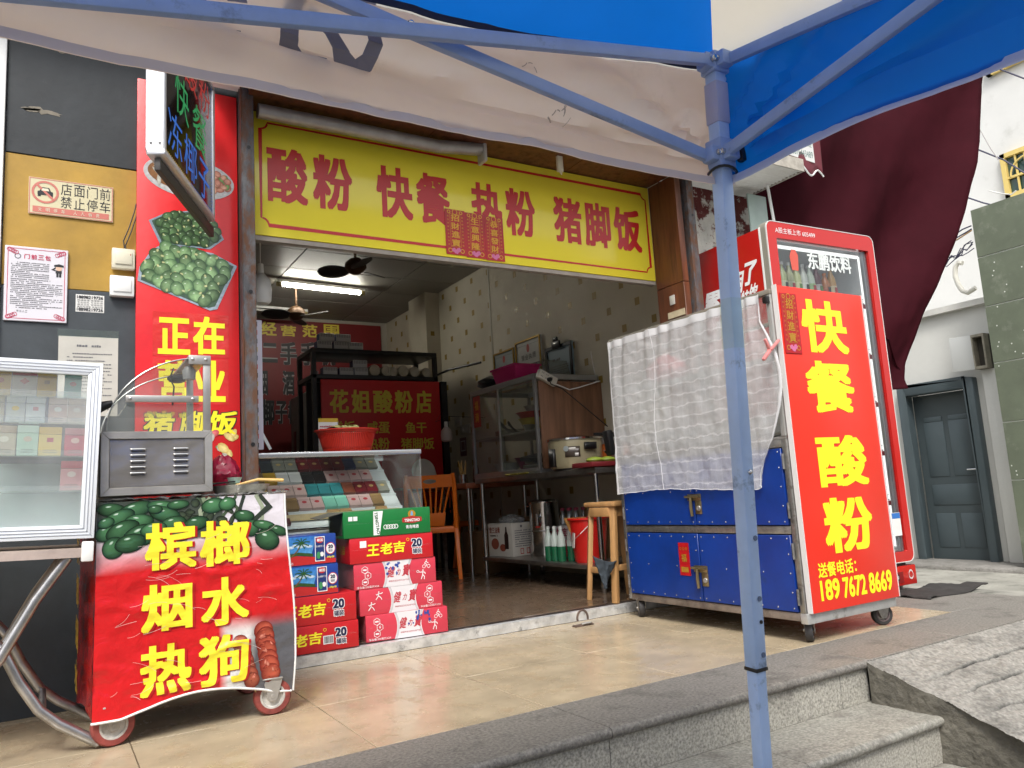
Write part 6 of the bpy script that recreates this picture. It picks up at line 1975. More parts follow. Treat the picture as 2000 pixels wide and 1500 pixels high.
ylw, rdp, wpl = mat('yellow_plastic', (.48, .33, .03), .4), mat('red_plastic', (.40, .025, .015), .35), mat('ivory_plastic', (.52, .50, .46), .4)
bowl('plastic_basin', 'yellow plastic basin on the middle shelf of the cabinet', 'basin', 3.32, 5.12, 1.201, .13, .11, ylw)
bowl('plastic_basin', 'red plastic basin stacked on the yellow one in the cabinet', 'basin', 3.32, 5.12, 1.275, .145, .085, rdp)
bowl('soup_bowl', 'upturned ivory bowl on top of the red basin in the cabinet', 'bowl', 3.32, 5.12, 1.362, .085, .05, wpl)
bowl('steel_bowl', 'small steel bowl in front of the yellow basin in the cabinet', 'bowl', 3.20, 5.02, 1.201, .055, .05, chrome_m)
ct = thing('cutlery_tray', 'clear tray of dark cutlery on the middle shelf of the cabinet', 'tray', (3.25, 5.36, 1.2))
M().box(3.17, 3.33, 5.27, 5.50, 1.201, 1.245).build('tray', glass_mat('tray_clear', (.75, .76, .74), .5, .1, .15), ct)
for k in range(7): M().bar((3.2 + .015 * k, 5.3 + .02 * (k % 3), 1.21), (3.17 + .02 * k, 5.42 + .03 * (k % 4), 1.30 + .012 * (k % 3)), .012, .008).build('utensil', blackpl_m, ct)
pot_m = chrome_m
pst = thing('pan_stack', 'stack of dark pans and steel trays in the bottom of the cabinet', 'pans', (3.35, 5.0, .92))
for k, (x, y, z, a, b, c) in enumerate(((3.32, 4.98, .935, .13, .16, .012), (3.33, 5.0, .965, .12, .13, .010), (3.30, 5.03, .995, .14, .12, .016))):
    M().obox((x, y, z), (a, b, c), (3 * k, -4 * k, 15 * k)).build('tray', steel_m if k != 2 else blackpl_m, pst, bevel=.006)
bowl('plastic_basin', 'dull magenta basin at the bottom of the cabinet behind the pans', 'basin', 3.38, 5.32, .915, .13, .10, mat('magenta_plastic', (.22, .02, .08), .4))
bowl('plastic_basin', 'pale translucent basin behind the left glass of the cabinet', 'basin', 3.30, 5.55, .915, .12, .07, wpl)
# on top of the cabinet
DY = .27
pk_ = thing('pink_basket', 'bright pink plastic basket on top of the cabinet', 'basket', (3.2, 5.05, 1.62))
pkm = mat('pink_plastic', (.62, .03, .20), .4, trans=.15)
M().add([(x, y, z) for z, k in ((1.618, .82), (1.735, 1.0)) for x, y in ((3.26 - .12 * k, 5.27 - .19 * k), (3.26 + .12 * k, 5.27 - .19 * k), (3.26 + .12 * k, 5.27 + .19 * k), (3.26 - .12 * k, 5.27 + .19 * k))], [(0, 3, 2, 1), (0, 1, 5, 4), (1, 2, 6, 5), (2, 3, 7, 6), (3, 0, 4, 7)]).build('basket_body', pkm, pk_, bevel=.01)
M().box(3.13, 3.39, 5.075, 5.085, 1.733, 1.747).box(3.13, 3.39, 5.455, 5.465, 1.733, 1.747).box(3.13, 3.14, 5.085, 5.455, 1.733, 1.747).box(3.38, 3.39, 5.085, 5.455, 1.733, 1.747).build('rim', pkm, pk_, bevel=.003)
cbx = thing('clear_box', 'clear plastic storage box upside down on top of the cabinet', 'box', (3.5, 4.95, 1.62))
clp = glass_mat('clear_plastic', (.80, .80, .76), .5, .08, .12)
M().add([(x, y, z) for z, k in ((1.617, 1.0), (1.79, .86)) for x, y in ((3.545 - .14 * k, 5.30 - .22 * k), (3.545 + .14 * k, 5.30 - .22 * k), (3.545 + .14 * k, 5.30 + .22 * k), (3.545 - .14 * k, 5.30 + .22 * k))], [(4, 5, 6, 7), (0, 1, 5, 4), (1, 2, 6, 5), (2, 3, 7, 6), (3, 0, 4, 7)]).build('box_body', clp, cbx)
bg = thing('black_bag', 'crumpled black plastic bag on the far end of the cabinet', 'bag', (3.2, 5.5, 1.62))
M().grid(30, 14, lambda u, v: (3.22 + .11 * math.sin(PI * (.1 + .9 * v)) * math.cos(2 * PI * u) * (1 + .3 * fbm(u * 6, v * 4)), 5.62 + .14 * math.sin(PI * (.1 + .9 * v)) * math.sin(2 * PI * u) * (1 + .3 * fbm(u * 5, v * 4, 3)), 1.617 + .12 * v)).build('bag_film', mat('black_film', (.012, .012, .013), .3), bg, smooth=True)
# framed certificates and clipboard on the wall
def wallframe(label, name, cat, y0, y1, z0, z1, fm, paper, red=True, clip=False, tilt=.05):
    o = thing(name, label, cat, (3.71, (y0 + y1) / 2, z0))
    x = 3.712
    M().box(x - .014, x, y0, y1, z0, z1).build('backing', paper, o)
    fwid = .016 if not clip else .03
    for a, b, c, d in ((y0, y1, z1 - fwid, z1), (y0, y1, z0, z0 + fwid), (y0, y0 + fwid, z0 + fwid, z1 - fwid), (y1 - fwid, y1, z0 + fwid, z1 - fwid)):
        M().box(x - .026, x - .0145, a, b, c, d).build('frame', fm, o, bevel=.002, seg=1)
    t = T((x - .014, y1, 0), (0, -1, 0), (0, 0, 1), .0012)
    w, h = y1 - y0, z1 - z0
    t.frame(w * .08, w * .92, z0 + h * .08, z1 - h * .12, .003)
    t.dashes(w * .15, w * .85, z0 + h * .12, z0 + h * .48, 6, .4, seed=int(y0 * 100), indent=.02)
    if name == 'certificate' and y0 < 5.8:
        for k, c_ in enumerate('营业执照'): t.put(c_, w * (.22 + .15 * k), w * (.34 + .15 * k), z0 + h * .56, z0 + h * .68, .015)
    else: t.dashes(w * .25, w * .75, z0 + h * .58, z0 + h * .68, 1, .7, seed=5)
    t.build('print', mat('cert_print', (.12, .12, .10), .6), o)
    if red:
        t = T((x - .014, y1, 0), (0, -1, 0), (0, 0, 1), .0016)
        t.ell(w * .5, z0 + h * .80, w * .06, h * .09, n=14)
        t.build('red_emblem', mat('cert_red', (.42, .03, .02), .5), o)
    if clip:
        M().box(x - .045, x - .028, (y0 + y1) / 2 - .06, (y0 + y1) / 2 + .06, z1 - .03, z1 + .03).box(x - .05, x - .03, (y0 + y1) / 2 - .03, (y0 + y1) / 2 + .03, z1 + .03, z1 + .065).build('clip', blackpl_m, o, bevel=.006)
    return o
gfm = mat('frame_gold', (.42, .27, .06), .35, .6)
cpap = mat('cert_paper', (.50, .50, .46), .4)
wallframe('left gold framed certificate leaning on the cabinet top against the wall', 'certificate', 'certificate', 5.98, 6.36, 1.68, 2.075, gfm, mat('cert_blue', (.36, .40, .40), .4))
wallframe('right gold framed business licence above the clear box', 'certificate', 'certificate', 5.53, 5.95, 1.68, 2.105, gfm, cpap)
wallframe('black clipboard holding a bluish permit on the patterned wall', 'clipboard', 'clipboard', 5.07, 5.46, 1.64, 1.955, blackpl_m, mat('cert_bluish', (.30, .40, .44), .4), False, True)
# power strip and its leads
ps_ = thing('power_strip', 'white power strip hanging from the cabinet corner with a black plug in it', 'power strip', (3.2, 4.73, 1.6))
c_ = V((3.191, 4.720, 1.571))
mxp = Matrix.Translation(c_) @ Matrix.Rotation(R(-31), 4, 'Y').inverted().inverted() @ Matrix.Identity(4)
mxp = Matrix.Translation(c_) @ Matrix.Rotation(R(25), 4, 'Y')
M().box(-.085, .085, -.02, .02, -.034, .034).xf(mxp).build('body', mat('strip_white', (.62, .60, .53), .4), ps_, bevel=.006)
for k in range(3):
    for s in (-1, 1):
        M().box(-.055 + .042 * k + s * .007 - .002, -.055 + .042 * k + s * .007 + .002, -.0212, -.0198, .010, .018).box(-.055 + .042 * k + s * .006 - .002, -.055 + .042 * k + s * .006 + .002, -.0212, -.0198, -.018, -.010).xf(mxp).build('socket_slot', blackpl_m, ps_)
M().lathe([(0, -.05), (.014, -.05), (.017, -.035), (.017, -.02), (0, -.02)], (.01, 0, -.014), 14, 'y').xf(mxp).build('plug', blackpl_m, ps_, smooth=True)
ed = mxp @ V((.085, 0, -.01))
M().tube([ed, (3.334, 4.720, 1.504), (3.390, 4.720, 1.485), (3.477, 4.720, 1.503), (3.689, 4.720, 1.559)], .0045, 6).build('white_lead', white_m, ps_, smooth=True)
M().tube([mxp @ V((.012, -.04, -.03)), (3.197, 4.680, 1.519), (3.296, 4.680, 1.486), (3.513, 4.660, 1.318), (3.634, 4.600, 1.190)], .0042, 6).build('black_lead', blackpl_m, ps_, smooth=True)
hw = thing('wall_wire', 'thin white wire loop hanging on the patterned wall right of the clipboard', 'wire', (3.70, 4.9, 1.7))
M().tube([(3.705, 4.829, 1.813), (3.705, 4.815, 1.706), (3.705, 4.794, 1.608), (3.705, 4.775, 1.552), (3.705, 4.789, 1.595), (3.705, 4.807, 1.664), (3.705, 4.831, 1.800)], .004, 6).build('wire', white_m, hw, smooth=True)
# wall switches and sticker
def wallbox(label, px, w, h, gang=1):
    y, z = px[1], px[2]
    o = thing('wall_switch', label, 'switch', (3.71, y, z))
    M().box(3.695, 3.714, y - w / 2, y + w / 2, z - h / 2, z + h / 2).build('plate', mat('plate_cream', (.48, .45, .38), .4), o, bevel=.004)
    for k in range(gang):
        yy = y + (k - (gang - 1) / 2) * w * .45
        M().box(3.691, 3.695, yy - w * .1, yy + w * .1, z - h * .15, z + h * .15).build('rocker', mat('plate_cream2', (.55, .52, .45), .4), o, bevel=.001)
wallbox('cream socket plate on the patterned wall above the double switch', (3.710, 7.192, 1.514), .14, .10)
wallbox('cream double switch on the patterned wall left of the cabinet', (3.710, 7.040, 1.417), .20, .10, 2)
stk = thing('wall_sticker', 'small maroon and white sticker on the patterned wall below the switch', 'sticker', (3.714, 6.6, 1.2))
q = (3.715, 7.127, 1.250)
M().box(3.7125, 3.7150, q[1] - .07, q[1] + .07, q[2] - .10, q[2] + .09).build('paper', mat('sticker_maroon', (.14, .05, .06), .5), stk)
t = T((3.7125, q[1] + .07, 0), (0, -1, 0), (0, 0, 1), .001)
t.frame(.02, .12, q[2] - .05, q[2] + .06, .012)
t.build('white_print', mat('dull_white', (.4, .38, .38), .5), stk)

# on the work table
ck = thing('rice_cooker', 'large olive beige rice cooker with black handles on the work table', 'rice cooker', (3.2, 4.45, .87))
kx, ky = 3.215, 4.46
kr = .192
khm = mat('cooker_olive', (.34, .30, .19), .28, .15, var=.05, vs=3)
kz0, kz1 = .872, 1.085
M().lathe([(0, kz0 + .01), (kr * .9, kz0 + .01), (kr * .98, kz0 + .03), (kr, kz1 - .03), (kr * .99, kz1 - .012), (0, kz1 - .012)], (kx, ky, 0), 48).build('body', khm, ck, smooth=True)
M().lathe([(kr * .98, kz1 - .014), (kr * 1.05, kz1 - .008), (kr * 1.05, kz1 + .004), (kr * .97, kz1 + .010), (kr * .3, kz1 + .03), (0, kz1 + .03)], (kx, ky, 0), 48).build('lid_rim', chrome_m, ck, smooth=True)
M().lathe([(0, kz0), (kr * .86, kz0), (kr * .88, kz0 + .012), (0, kz0 + .012)], (kx, ky, 0), 36).build('base_ring', blackpl_m, ck, smooth=True)
vd = math.atan2(-ky, -kx)
def oncook(a, dz, w, h, t, m, nm, bev=.006, label=None):
    """a plate that follows the round wall of the cooker"""
    aa = vd + a
    return M().grid(10, 1, lambda u, v: (kx + (kr + t) * math.cos(aa + (u - .5) * w / kr), ky + (kr + t) * math.sin(aa + (u - .5) * w / kr), kz0 + dz - h / 2 + h * v)).build(nm, m, ck, smooth=True, solid=t * 1.4)
oncook(-.95, .085, .055, .125, .020, blackpl_m, 'switch_panel')
oncook(.55, .155, .085, .048, .024, blackpl_m, 'carry_handle')
oncook(-.10, .12, .105, .072, .003, mat('cooker_badge', (.06, .045, .035), .3), 'badge')
oncook(.62, .045, .032, .026, .002, mat('cooker_plate', (.16, .17, .18), .4), 'rating_plate')
oncook(-.10, .140, .045, .020, .005, mat('badge_pale', (.55, .53, .5), .35), 'badge_print')
oncook(.05, .100, .025, .022, .005, mat('badge_pale', (.55, .53, .5), .35), 'badge_print')
aa = vd - .32
M().lathe([(0, -.0), (.019, 0), (.019, .006), (0, .006)], (0, 0, 0), 16, 'y').xf(Matrix.Translation((kx + (kr + .008) * math.cos(aa), ky + (kr + .008) * math.sin(aa), kz0 + .142)) @ Matrix.Rotation(aa + PI / 2, 4, 'Z')).build('badge_seal', mat('badge_silver', (.42, .46, .46), .3, .6), ck, smooth=True)
M().tube([(kx + .16, ky - .13, kz0 + .03), (kx + .19, ky - .17, kz0 + .05), (3.154, 4.050, 0.976)], .0045, 6).build('power_lead', blackpl_m, ck, smooth=True)
op = thing('orange_pot', 'orange pressure cooker with black handle behind the gauze curtain edge', 'pressure cooker', (3.45, 4.35, .87))
ox_, oy_ = 3.52, 4.42
M().lathe([(0, .0), (.12, 0), (.128, .03), (.128, .17), (0, .17)], (ox_, oy_, .872), 32).build('body', mat('pot_orange', (.42, .10, .02), .35), op, smooth=True)
M().lathe([(.128, .0), (.136, .005), (.136, .02), (.09, .05), (0, .055)], (ox_, oy_, 1.04), 32).build('lid', steel_m, op, smooth=True)
M().bar((ox_ - .17, oy_ - .02, 1.115), (ox_ + .14, oy_ - .02, 1.12), .03, .022).bar((ox_ - .01, oy_ - .02, 1.08), (ox_ - .01, oy_ - .02, 1.11), .04, .04).build('handle', blackpl_m, op, bevel=.005)
M().box(ox_ - .11, ox_ - .05, oy_ - .135, oy_ - .118, .90, 1.0).build('label', mat('pot_label', (.10, .06, .05), .4), op)
ht = thing('grill_heater', 'black upright appliance edge beside the gauze curtain', 'appliance', (3.25, 4.1, .87))
M().obox((3.225, 4.08, 1.028), (.025, .03, .085), (0, -8, 0)).build('black_body', blackpl_m, ht, bevel=.012)
rt_ = thing('serving_tray', 'dark red serving tray on the near end of the work table', 'tray', (3.3, 4.1, .88))
q0, q1 = (3.018, 4.020, 0.844), (3.204, 4.020, 0.854)
M().box(q0[0], q0[0] + .34, 4.02, 4.24, .872, .905).build('tray', mat('tray_maroon', (.13, .015, .018), .3), rt_, bevel=.006)
for k, (px, lab) in enumerate(((1163, 'left'), (1182, 'right'))):
    gx = q0[0] + .05 + .11 * k
    o = thing('leaf_packet', 'green leafy vegetable packet on the dark red tray, %s one' % lab, 'packet', (gx, 4.1, .9))
    M().ball((gx + .03, 4.09, .918), .06, .05, .022, 12, 8).build('packet', mat('leaf_green', (.20, .26, .03), .4, var=.4, vs=30), o, smooth=True)
sc_ = thing('ginger_plate', 'pale sliced vegetables and a knife on the work table beside the cabinet', 'food', (3.1, 5.0, .87))
for k in range(7): M().ball((3.085 + .01 * (k % 3), 4.93 + .045 * k, .880), .022, .03, .010, 8, 6).build('slice', mat('veg_yellow', (.48, .42, .10), .6), sc_, smooth=True)
M().bar((3.055, 4.72, .884), (3.06, 5.15, .886), .025, .003).build('knife', chrome_m, sc_)

# under the work table
uz = .236
cbn = thing('white_carton', 'white printed sauce carton with plastic bag on the undershelf', 'carton', (3.28, 5.48, uz))
mx = Matrix.Translation((3.185, 5.36, uz)) @ Matrix.Rotation(R(8), 4, 'Z')
M().box(0, .27, 0, .31, 0, .262).xf(mx).build('carton', mat('carton_paper', (.56, .53, .47), .5, var=.05, vs=8), cbn, bevel=.003)
o3 = mx.to_3x3()
t = T(mx @ V((0, .31, 0)), o3 @ V((0, -1, 0)), (0, 0, 1), .0015)
t.put('金兰油膏', .02, .16, .185, .235, .02)
t.ell(.09, .10, .05, .045, 0, 18); t.ell(.19, .07, .04, .03, 0, 14)
t.build('brown_print', mat('ink_brown', (.26, .06, .03), .5), cbn)
t = T(mx @ V((0, .31, 0)), o3 @ V((0, -1, 0)), (0, 0, 1), .0018)
t.poly([(.215, .06), (.265, .06), (.265, .17), (.25, .20), (.248, .235), (.232, .235), (.23, .20), (.215, .17)])
t.dashes(.03, .19, .16, .18, 1, .5, seed=1)
t.build('bottle_print', mat('ink_dark', (.03, .015, .012), .4), cbn)
t = T(mx @ V((0, 0, 0)), o3 @ V((1, 0, 0)), (0, 0, 1), .0015)
t.dashes(.03, .25, .075, .215, 8, .45, seed=13)
t.ell(.10, .235, .011, .011, n=14)
t.build('small_print', mat('print_grey', (.13, .13, .14), .6), cbn)
t = T(mx @ V((0, 0, 0)), o3 @ V((1, 0, 0)), (0, 0, 1), .0015)
t.frame(.08, .115, .015, .06, .006); t.frame(.145, .18, .015, .06, .006)
t.build('red_mark', mat('cert_red', (.42, .03, .02), .5), cbn)
pbag = thing('clear_bag', 'crinkled clear plastic bag stuffed in the top of the white carton', 'bag', (3.3, 5.5, .5))
M().grid(26, 12, lambda u, v: (mx @ V((.135 + .10 * math.sin(PI * (.15 + .8 * v)) * math.cos(2 * PI * u) * (1 + .4 * fbm(u * 7, v * 5)), .155 + .12 * math.sin(PI * (.15 + .8 * v)) * math.sin(2 * PI * u), .25 + .075 * v + .02 * fbm(u * 9, v * 6))))).build('bag_film', glass_mat('bag_film', (.8, .8, .8), 1.4, .12, .25), pbag, smooth=True)
ur = thing('water_urn', 'tall stainless steel water urn with a red tap on the undershelf', 'urn', (3.42, 5.07, uz))
ux, uy, urr = 3.40, 5.20, .118
M().lathe([(0, 0), (urr * .97, 0), (urr, .01), (urr, .40), (urr * 1.03, .405), (urr * 1.03, .42), (urr * .9, .435), (0, .44)], (ux, uy, uz), 36).build('body', chrome_m, ur, smooth=True)
M().lathe([(urr * 1.001, .19), (urr * 1.012, .195), (urr * 1.001, .20)], (ux, uy, uz), 36).build('seam', steeldk_m, ur, smooth=True)
td = V((-ux, -uy, 0)).normalized()
tp_ = V((ux, uy, uz)) + td * urr + V((-.06, .02, 0))
M().tube([V((ux - .07, uy - .07, uz + .30)), V((ux - .13, uy - .09, uz + .30))], .012, 10).tube([V((ux - .125, uy - .09, uz + .33)), V((ux - .125, uy - .09, uz + .24))], .013, 10).build('tap', chrome_m, ur, smooth=True)
M().lathe([(0, 0), (.020, 0), (.024, .014), (0, .014)], (ux - .125, uy - .09, uz + .222), 16).build('tap_ring', rdp, ur, smooth=True)
def bottle(m, x, y, z, r, h, body, cap, lab=None, parent=None, shape='pet'):
    b = M().lathe([(0, 0), (r * .9, 0), (r, h * .05), (r, h * .55), (r * .85, h * .68), (r * .38, h * .86), (r * .36, h * .93), (0, h * .93)], (x, y, z), 14).build('bottle', body, parent, smooth=True)
    M().lathe([(0, h * .92), (r * .42, h * .92), (r * .42, h), (0, h)], (x, y, z), 12).build('cap', cap, parent, smooth=True)
    if lab: M().lathe([(r * 1.012, h * .12), (r * 1.012, h * .46)], (x, y, z), 14).build('label', lab, parent, smooth=True)
spg = mat('bottle_green', (.012, .11, .05), .15, spec=.8)
sprw = mat('label_white_green', (.46, .52, .48), .35)
for k, (x, y) in enumerate(((3.135, 4.76), (3.142, 4.69), (3.15, 4.62), (3.20, 4.57))):
    o = thing('soda_bottle', 'green soda bottle with a white upper on the undershelf, %s from the urn' % ORD[k], 'bottle', (x, y, uz), 0, 'green soda bottles under the work table')
    bottle(o, x, y, uz, .031, .245, spg, mat('cap_white', (.6, .62, .6), .4), None, o)
    M().lathe([(.0316, .105), (.0316, .135), (.027, .167), (.0125, .210), (.0125, .225)], (x, y, uz), 14).build('white_sleeve', sprw, o, smooth=True)
wp = thing('water_pack', 'shrink wrapped pack of water bottles with crimson and white print behind the bucket', 'bottle pack', (3.42, 4.72, uz))
for k in range(6):
    x, y = 3.36 + .07 * (k % 2) + .02, 4.74 + .085 * (k // 2)
    M().lathe([(0, 0), (.036, 0), (.038, .02), (.038, .20), (.03, .25), (.014, .30), (.014, .33), (0, .33)], (x, y, uz + .02), 12).build('bottle', glass_mat('pet_clear', (.75, .76, .76), 1.0, .06, .12), wp, smooth=True)
    M().lathe([(0, 0), (.0165, 0), (.0165, .02), (0, .02)], (x, y, uz + .345), 10).build('cap', mat('cap_crimson', (.25, .02, .05), .4), wp, smooth=True)
M().box(3.325, 3.49, 4.695, 4.96, uz + .005, uz + .13).build('crimson_wrap', mat('wrap_crimson', (.38, .02, .05), .35, var=.3, vs=20), wp, bevel=.02)
M().box(3.327, 3.488, 4.697, 4.958, uz + .131, uz + .235).build('white_wrap', mat('wrap_white', (.55, .50, .50), .35, var=.15, vs=20), wp, bevel=.02)
t = T((3.325, 4.96, 0), (0, -1, 0), (0, 0, 1), .0015)
t.put('怡', .03, .10, uz + .16, uz + .22, .03); t.put('宝', .11, .18, uz + .16, uz + .22, .03)
t.build('crimson_lettering', mat('cap_crimson', (.25, .02, .05), .4), wp)
bu = thing('red_bucket', 'red plastic bucket with wire handle on the undershelf by the stool', 'bucket', (3.2, 4.42, uz))
bxk, byk = 3.235, 4.40
M().lathe([(0, 0), (.100, 0), (.106, .01), (.135, .285), (.148, .290), (.148, .302), (.131, .302), (.100, .015), (0, .012)], (bxk, byk, uz), 40).build('body', mat('bucket_red', (.55, .015, .012), .3), bu, smooth=True)
M().tube([(bxk - .05, byk - .13, uz + .28), (bxk - .135, byk - .09, uz + .20), (bxk - .15, byk + .0, uz + .145), (bxk - .13, byk + .09, uz + .20), (bxk - .04, byk + .13, uz + .28)], .003, 6).build('wire_handle', steel_m, bu, smooth=True)
M().grid(10, 8, lambda u, v: (bxk + (.147 - .02 * v + .004) * math.cos(PI + .2 + u * 1.0) , byk + (.147 - .02 * v + .004) * math.sin(PI - .55 + u * .9), uz + .306 - .10 * v * (.6 + .4 * math.sin(u * 7)))).build('yellow_cloth', mat('rag_yellow', (.42, .20, .05), .8), bu, smooth=True)
M().obox((bxk - .146, byk - .02, uz + .155), (.003, .022, .05), (0, 6, -20)).build('hang_tag', mat('tag_white', (.5, .45, .42), .5), bu)
for k, (x, y, s) in enumerate(((3.55, 5.45, .30), (3.55, 4.62, .34))):
    o = thing('brown_carton', 'brown cardboard carton in the shade at the back of the undershelf, %s' % ('beside the white carton' if k == 0 else 'behind the water bottles'), 'carton', (x, y, uz))
    M().box(x - .1, x + .1, y - .14, y + .14, uz, uz + s).build('carton', mat('kraft', (.18, .10, .045), .8, var=.15, vs=8), o, bevel=.003)
pp = thing('dark_pot', 'dark cooking pot on the brown carton under the table', 'pot', (3.5, 5.45, .54))
M().lathe([(0, 0), (.11, 0), (.12, .02), (.12, .10), (.125, .105), (.06, .135), (0, .14)], (3.52, 5.42, uz + .301), 26).build('pot', mat('pot_black', (.02, .02, .021), .3), pp, smooth=True)
M().tube([(3.41, 5.36, uz + .38), (3.37, 5.33, uz + .385), (3.37, 5.40, uz + .385), (3.41, 5.42, uz + .38)], .007, 8).build('handle', chrome_m, pp, smooth=True)
fl = thing('floor_carton', 'brown carton on the floor under the far table', 'carton', (3.3, 6.1, .06))
M().box(3.25, 3.6, 5.95, 6.35, .06, .42).build('carton', mat('kraft', (.18, .10, .045), .8), fl, bevel=.004)

pl_ = thing('plate_stack', 'white plates leaning behind the glass counter end by the chair', 'plates', (2.75, 6.5, .85))
q = V((2.928, 6.400, 0.983))
for k in range(3): M().lathe([(0, 0), (.06, .002), (.115, .014), (.117, .017), (.06, .006), (0, .005)], (0, 0, 0), 22, 'y').xf(Matrix.Translation((q.x + .02 * k, 6.4 + .03 * k, q.z - .02 * k)) @ Matrix.Rotation(R(-8), 4, 'X')).build('plate', wpl, pl_, smooth=True)
M().box(q.x - .25, q.x + .25, 6.38, 6.62, q.z - .16, q.z - .14).box(q.x - .2, q.x - .17, 6.42, 6.45, .06, q.z - .16).box(q.x + .17, q.x + .2, 6.42, 6.45, .06, q.z - .16).build('stand', steeldk_m, pl_)
jr = thing('chopstick_jar', 'jar of chopsticks and a sauce bottle on the dining table end', 'jar', (3.3, 6.1, .85))
q = V((3.066, 6.100, 0.970))
M().lathe([(0, 0), (.035, 0), (.038, .08), (.034, .08), (.032, .005), (0, .005)], (3.16, 6.1, .845), 16).build('jar', chrome_m, jr, smooth=True)
for k in range(9): M().bar((3.16 + .02 * math.cos(k), 6.1 + .02 * math.sin(k), .86), (3.16 + .035 * math.cos(k * 1.3), 6.1 + .035 * math.sin(k * 1.3), 1.03 + .01 * (k % 3)), .006, .006).build('chopstick', mat('bamboo', (.62, .40, .13), .5), jr)
bottle(jr, 3.25, 6.02, .845, .028, .20, mat('sauce_dark', (.06, .012, .008), .2, spec=.7), rdp, None, jr)

# ---------------------------------------------------------------- orange chairs and stool
org = mat('chair_orange', (.92, .20, .015), .38, var=.05, vs=5)
def chair(label, loc, rz):
    o = thing('plastic_chair', label, 'chair', loc, rz, 'orange plastic chairs')
    L = lambda b, nm, **k: b.build(nm, org, o, local=True, **k)
    # local: faces +y, backrest at y = 0
    def seat(u, v):
        x = (u - .5) * (.40 + .03 * v)
        return (x, v * .40, .435 - .022 * math.sin(PI * u) * math.sin(PI * v) - .02 * max(0, v - .85) / .15)
    L(M().grid(14, 14, seat), 'seat', smooth=True, solid=.014)
    L(M().bar((-.20, .004, .405), (.20, .004, .405), .045, .014, (0, 1, 0)).bar((-.212, .01, .405), (-.225, .39, .405), .014, .045).bar((.212, .01, .405), (.225, .39, .405), .014, .045).bar((-.22, .398, .40), (.22, .398, .40), .045, .014, (0, 1, 0)), 'apron', bevel=.003)
    for s in (-1, 1):
        L(M().add([(s * a, b, c) for a, b, c in ((.185, -.012, .43), (.222, -.012, .43), (.222, .030, .43), (.185, .030, .43), (.205, -.105, 0), (.238, -.105, 0), (.238, -.070, 0), (.205, -.070, 0))], [(0, 3, 2, 1), (4, 5, 6, 7), (0, 1, 5, 4), (1, 2, 6, 5), (2, 3, 7, 6), (3, 0, 4, 7)]), 'leg', bevel=.004)
        L(M().add([(s * a, b, c) for a, b, c in ((.19, .355, .43), (.228, .355, .43), (.228, .398, .43), (.19, .398, .43), (.205, .375, 0), (.235, .375, 0), (.235, .408, 0), (.205, .408, 0))], [(0, 3, 2, 1), (4, 5, 6, 7), (0, 1, 5, 4), (1, 2, 6, 5), (2, 3, 7, 6), (3, 0, 4, 7)]), 'leg', bevel=.004)
        L(M().tube([(s * .205, .0, .42), (s * .205, -.03, .60), (s * .203, -.075, .80), (s * .195, -.09, .875)], [.021, .020, .019, .016], 8), 'back_post', smooth=True)
    ring = [(.055 * math.cos(2 * PI * k / 24), .815 + .018 * math.sin(2 * PI * k / 24)) for k in range(24)]
    # top rail with an oval grip hole: outer outline bridged to the hole
    outl = []
    for k in range(24):
        a = 2 * PI * k / 24
        c, s_ = math.cos(a), math.sin(a)
        q = max(abs(c) / .195, abs(s_) / .052)
        outl.append((c / q, .815 + s_ / q))
    b = M()
    yy = lambda z: -.045 - (z - .7) * .26
    vs = [(x, yy(z) - t, z) for t in (0, .012) for x, z in outl + ring]
    fs = []
    for t in (0, 48):
        for k in range(24): fs.append((t + k, t + (k + 1) % 24, t + 24 + (k + 1) % 24, t + 24 + k))
    for k in range(24):
        fs.append((k, (k + 1) % 24, 48 + (k + 1) % 24, 48 + k)); fs.append((24 + k, 24 + (k + 1) % 24, 72 + (k + 1) % 24, 72 + k))
    b.add(vs, fs)
    L(b, 'top_rail')
    for k in range(7):
        q = (k - 3) / 3
        L(M().tube([(q * .165, yy(.775), .775), (q * .135, yy(.66) + .004, .66), (q * .105, -.02, .545)], .0085, 6), 'slat', smooth=True)
    L(M().add([(x, y, z) for z, wdt, y0 in ((.55, .125, -.022), (.44, .105, .0)) for x, y in ((-wdt, y0 - .006), (wdt, y0 - .006), (wdt, y0 + .006), (-wdt, y0 + .006))], [(0, 1, 2, 3), (7, 6, 5, 4), (0, 4, 5, 1), (1, 5, 6, 2), (2, 6, 7, 3), (3, 7, 4, 0)]), 'lower_splat', bevel=.002)
    return o
ch = chair('orange plastic chair seen from behind beside the glass counter', (2.80, 6.02, .06), -27)
dup(ch, (3.42, 7.05, .06), -75, 'orange plastic chair deeper in the shop behind the steel table legs')

stl = thing('wooden_stool', 'tall worn wooden stool beside the blue food cart', 'stool', (3.0, 3.86, .06))
sxa, sxb, sya, syb = 2.895, 3.16, 3.74, 3.98
SZ = 0.647
M().box(2.885, 3.19, 3.66, 3.96, SZ - .028, SZ).build('seat', wood_m, stl, bevel=.008)
for (tx_, ty_, bx2, by2) in ((2.915, 3.70, 2.872, 3.690), (3.14, 3.70, 3.19, 3.690), (2.915, 3.92, 2.868, 3.945), (3.14, 3.92, 3.19, 3.945)):
    M().bar((tx_, ty_, SZ - .028), (bx2, by2, .06), .040, .030).build('leg', wood_m, stl, bevel=.004)
M().bar((2.895, 3.715, SZ - .06), (2.895, 3.905, SZ - .06), .02, .055).bar((2.93, 3.702, SZ - .06), (3.13, 3.702, SZ - .06), .02, .055).build('apron', wood_m, stl, bevel=.003)
M().bar((2.885, 3.71, .24), (2.885, 3.93, .24), .02, .035).bar((2.90, 3.694, .26), (3.17, 3.694, .26), .02, .035).build('stretcher', wood_m, stl, bevel=.003)
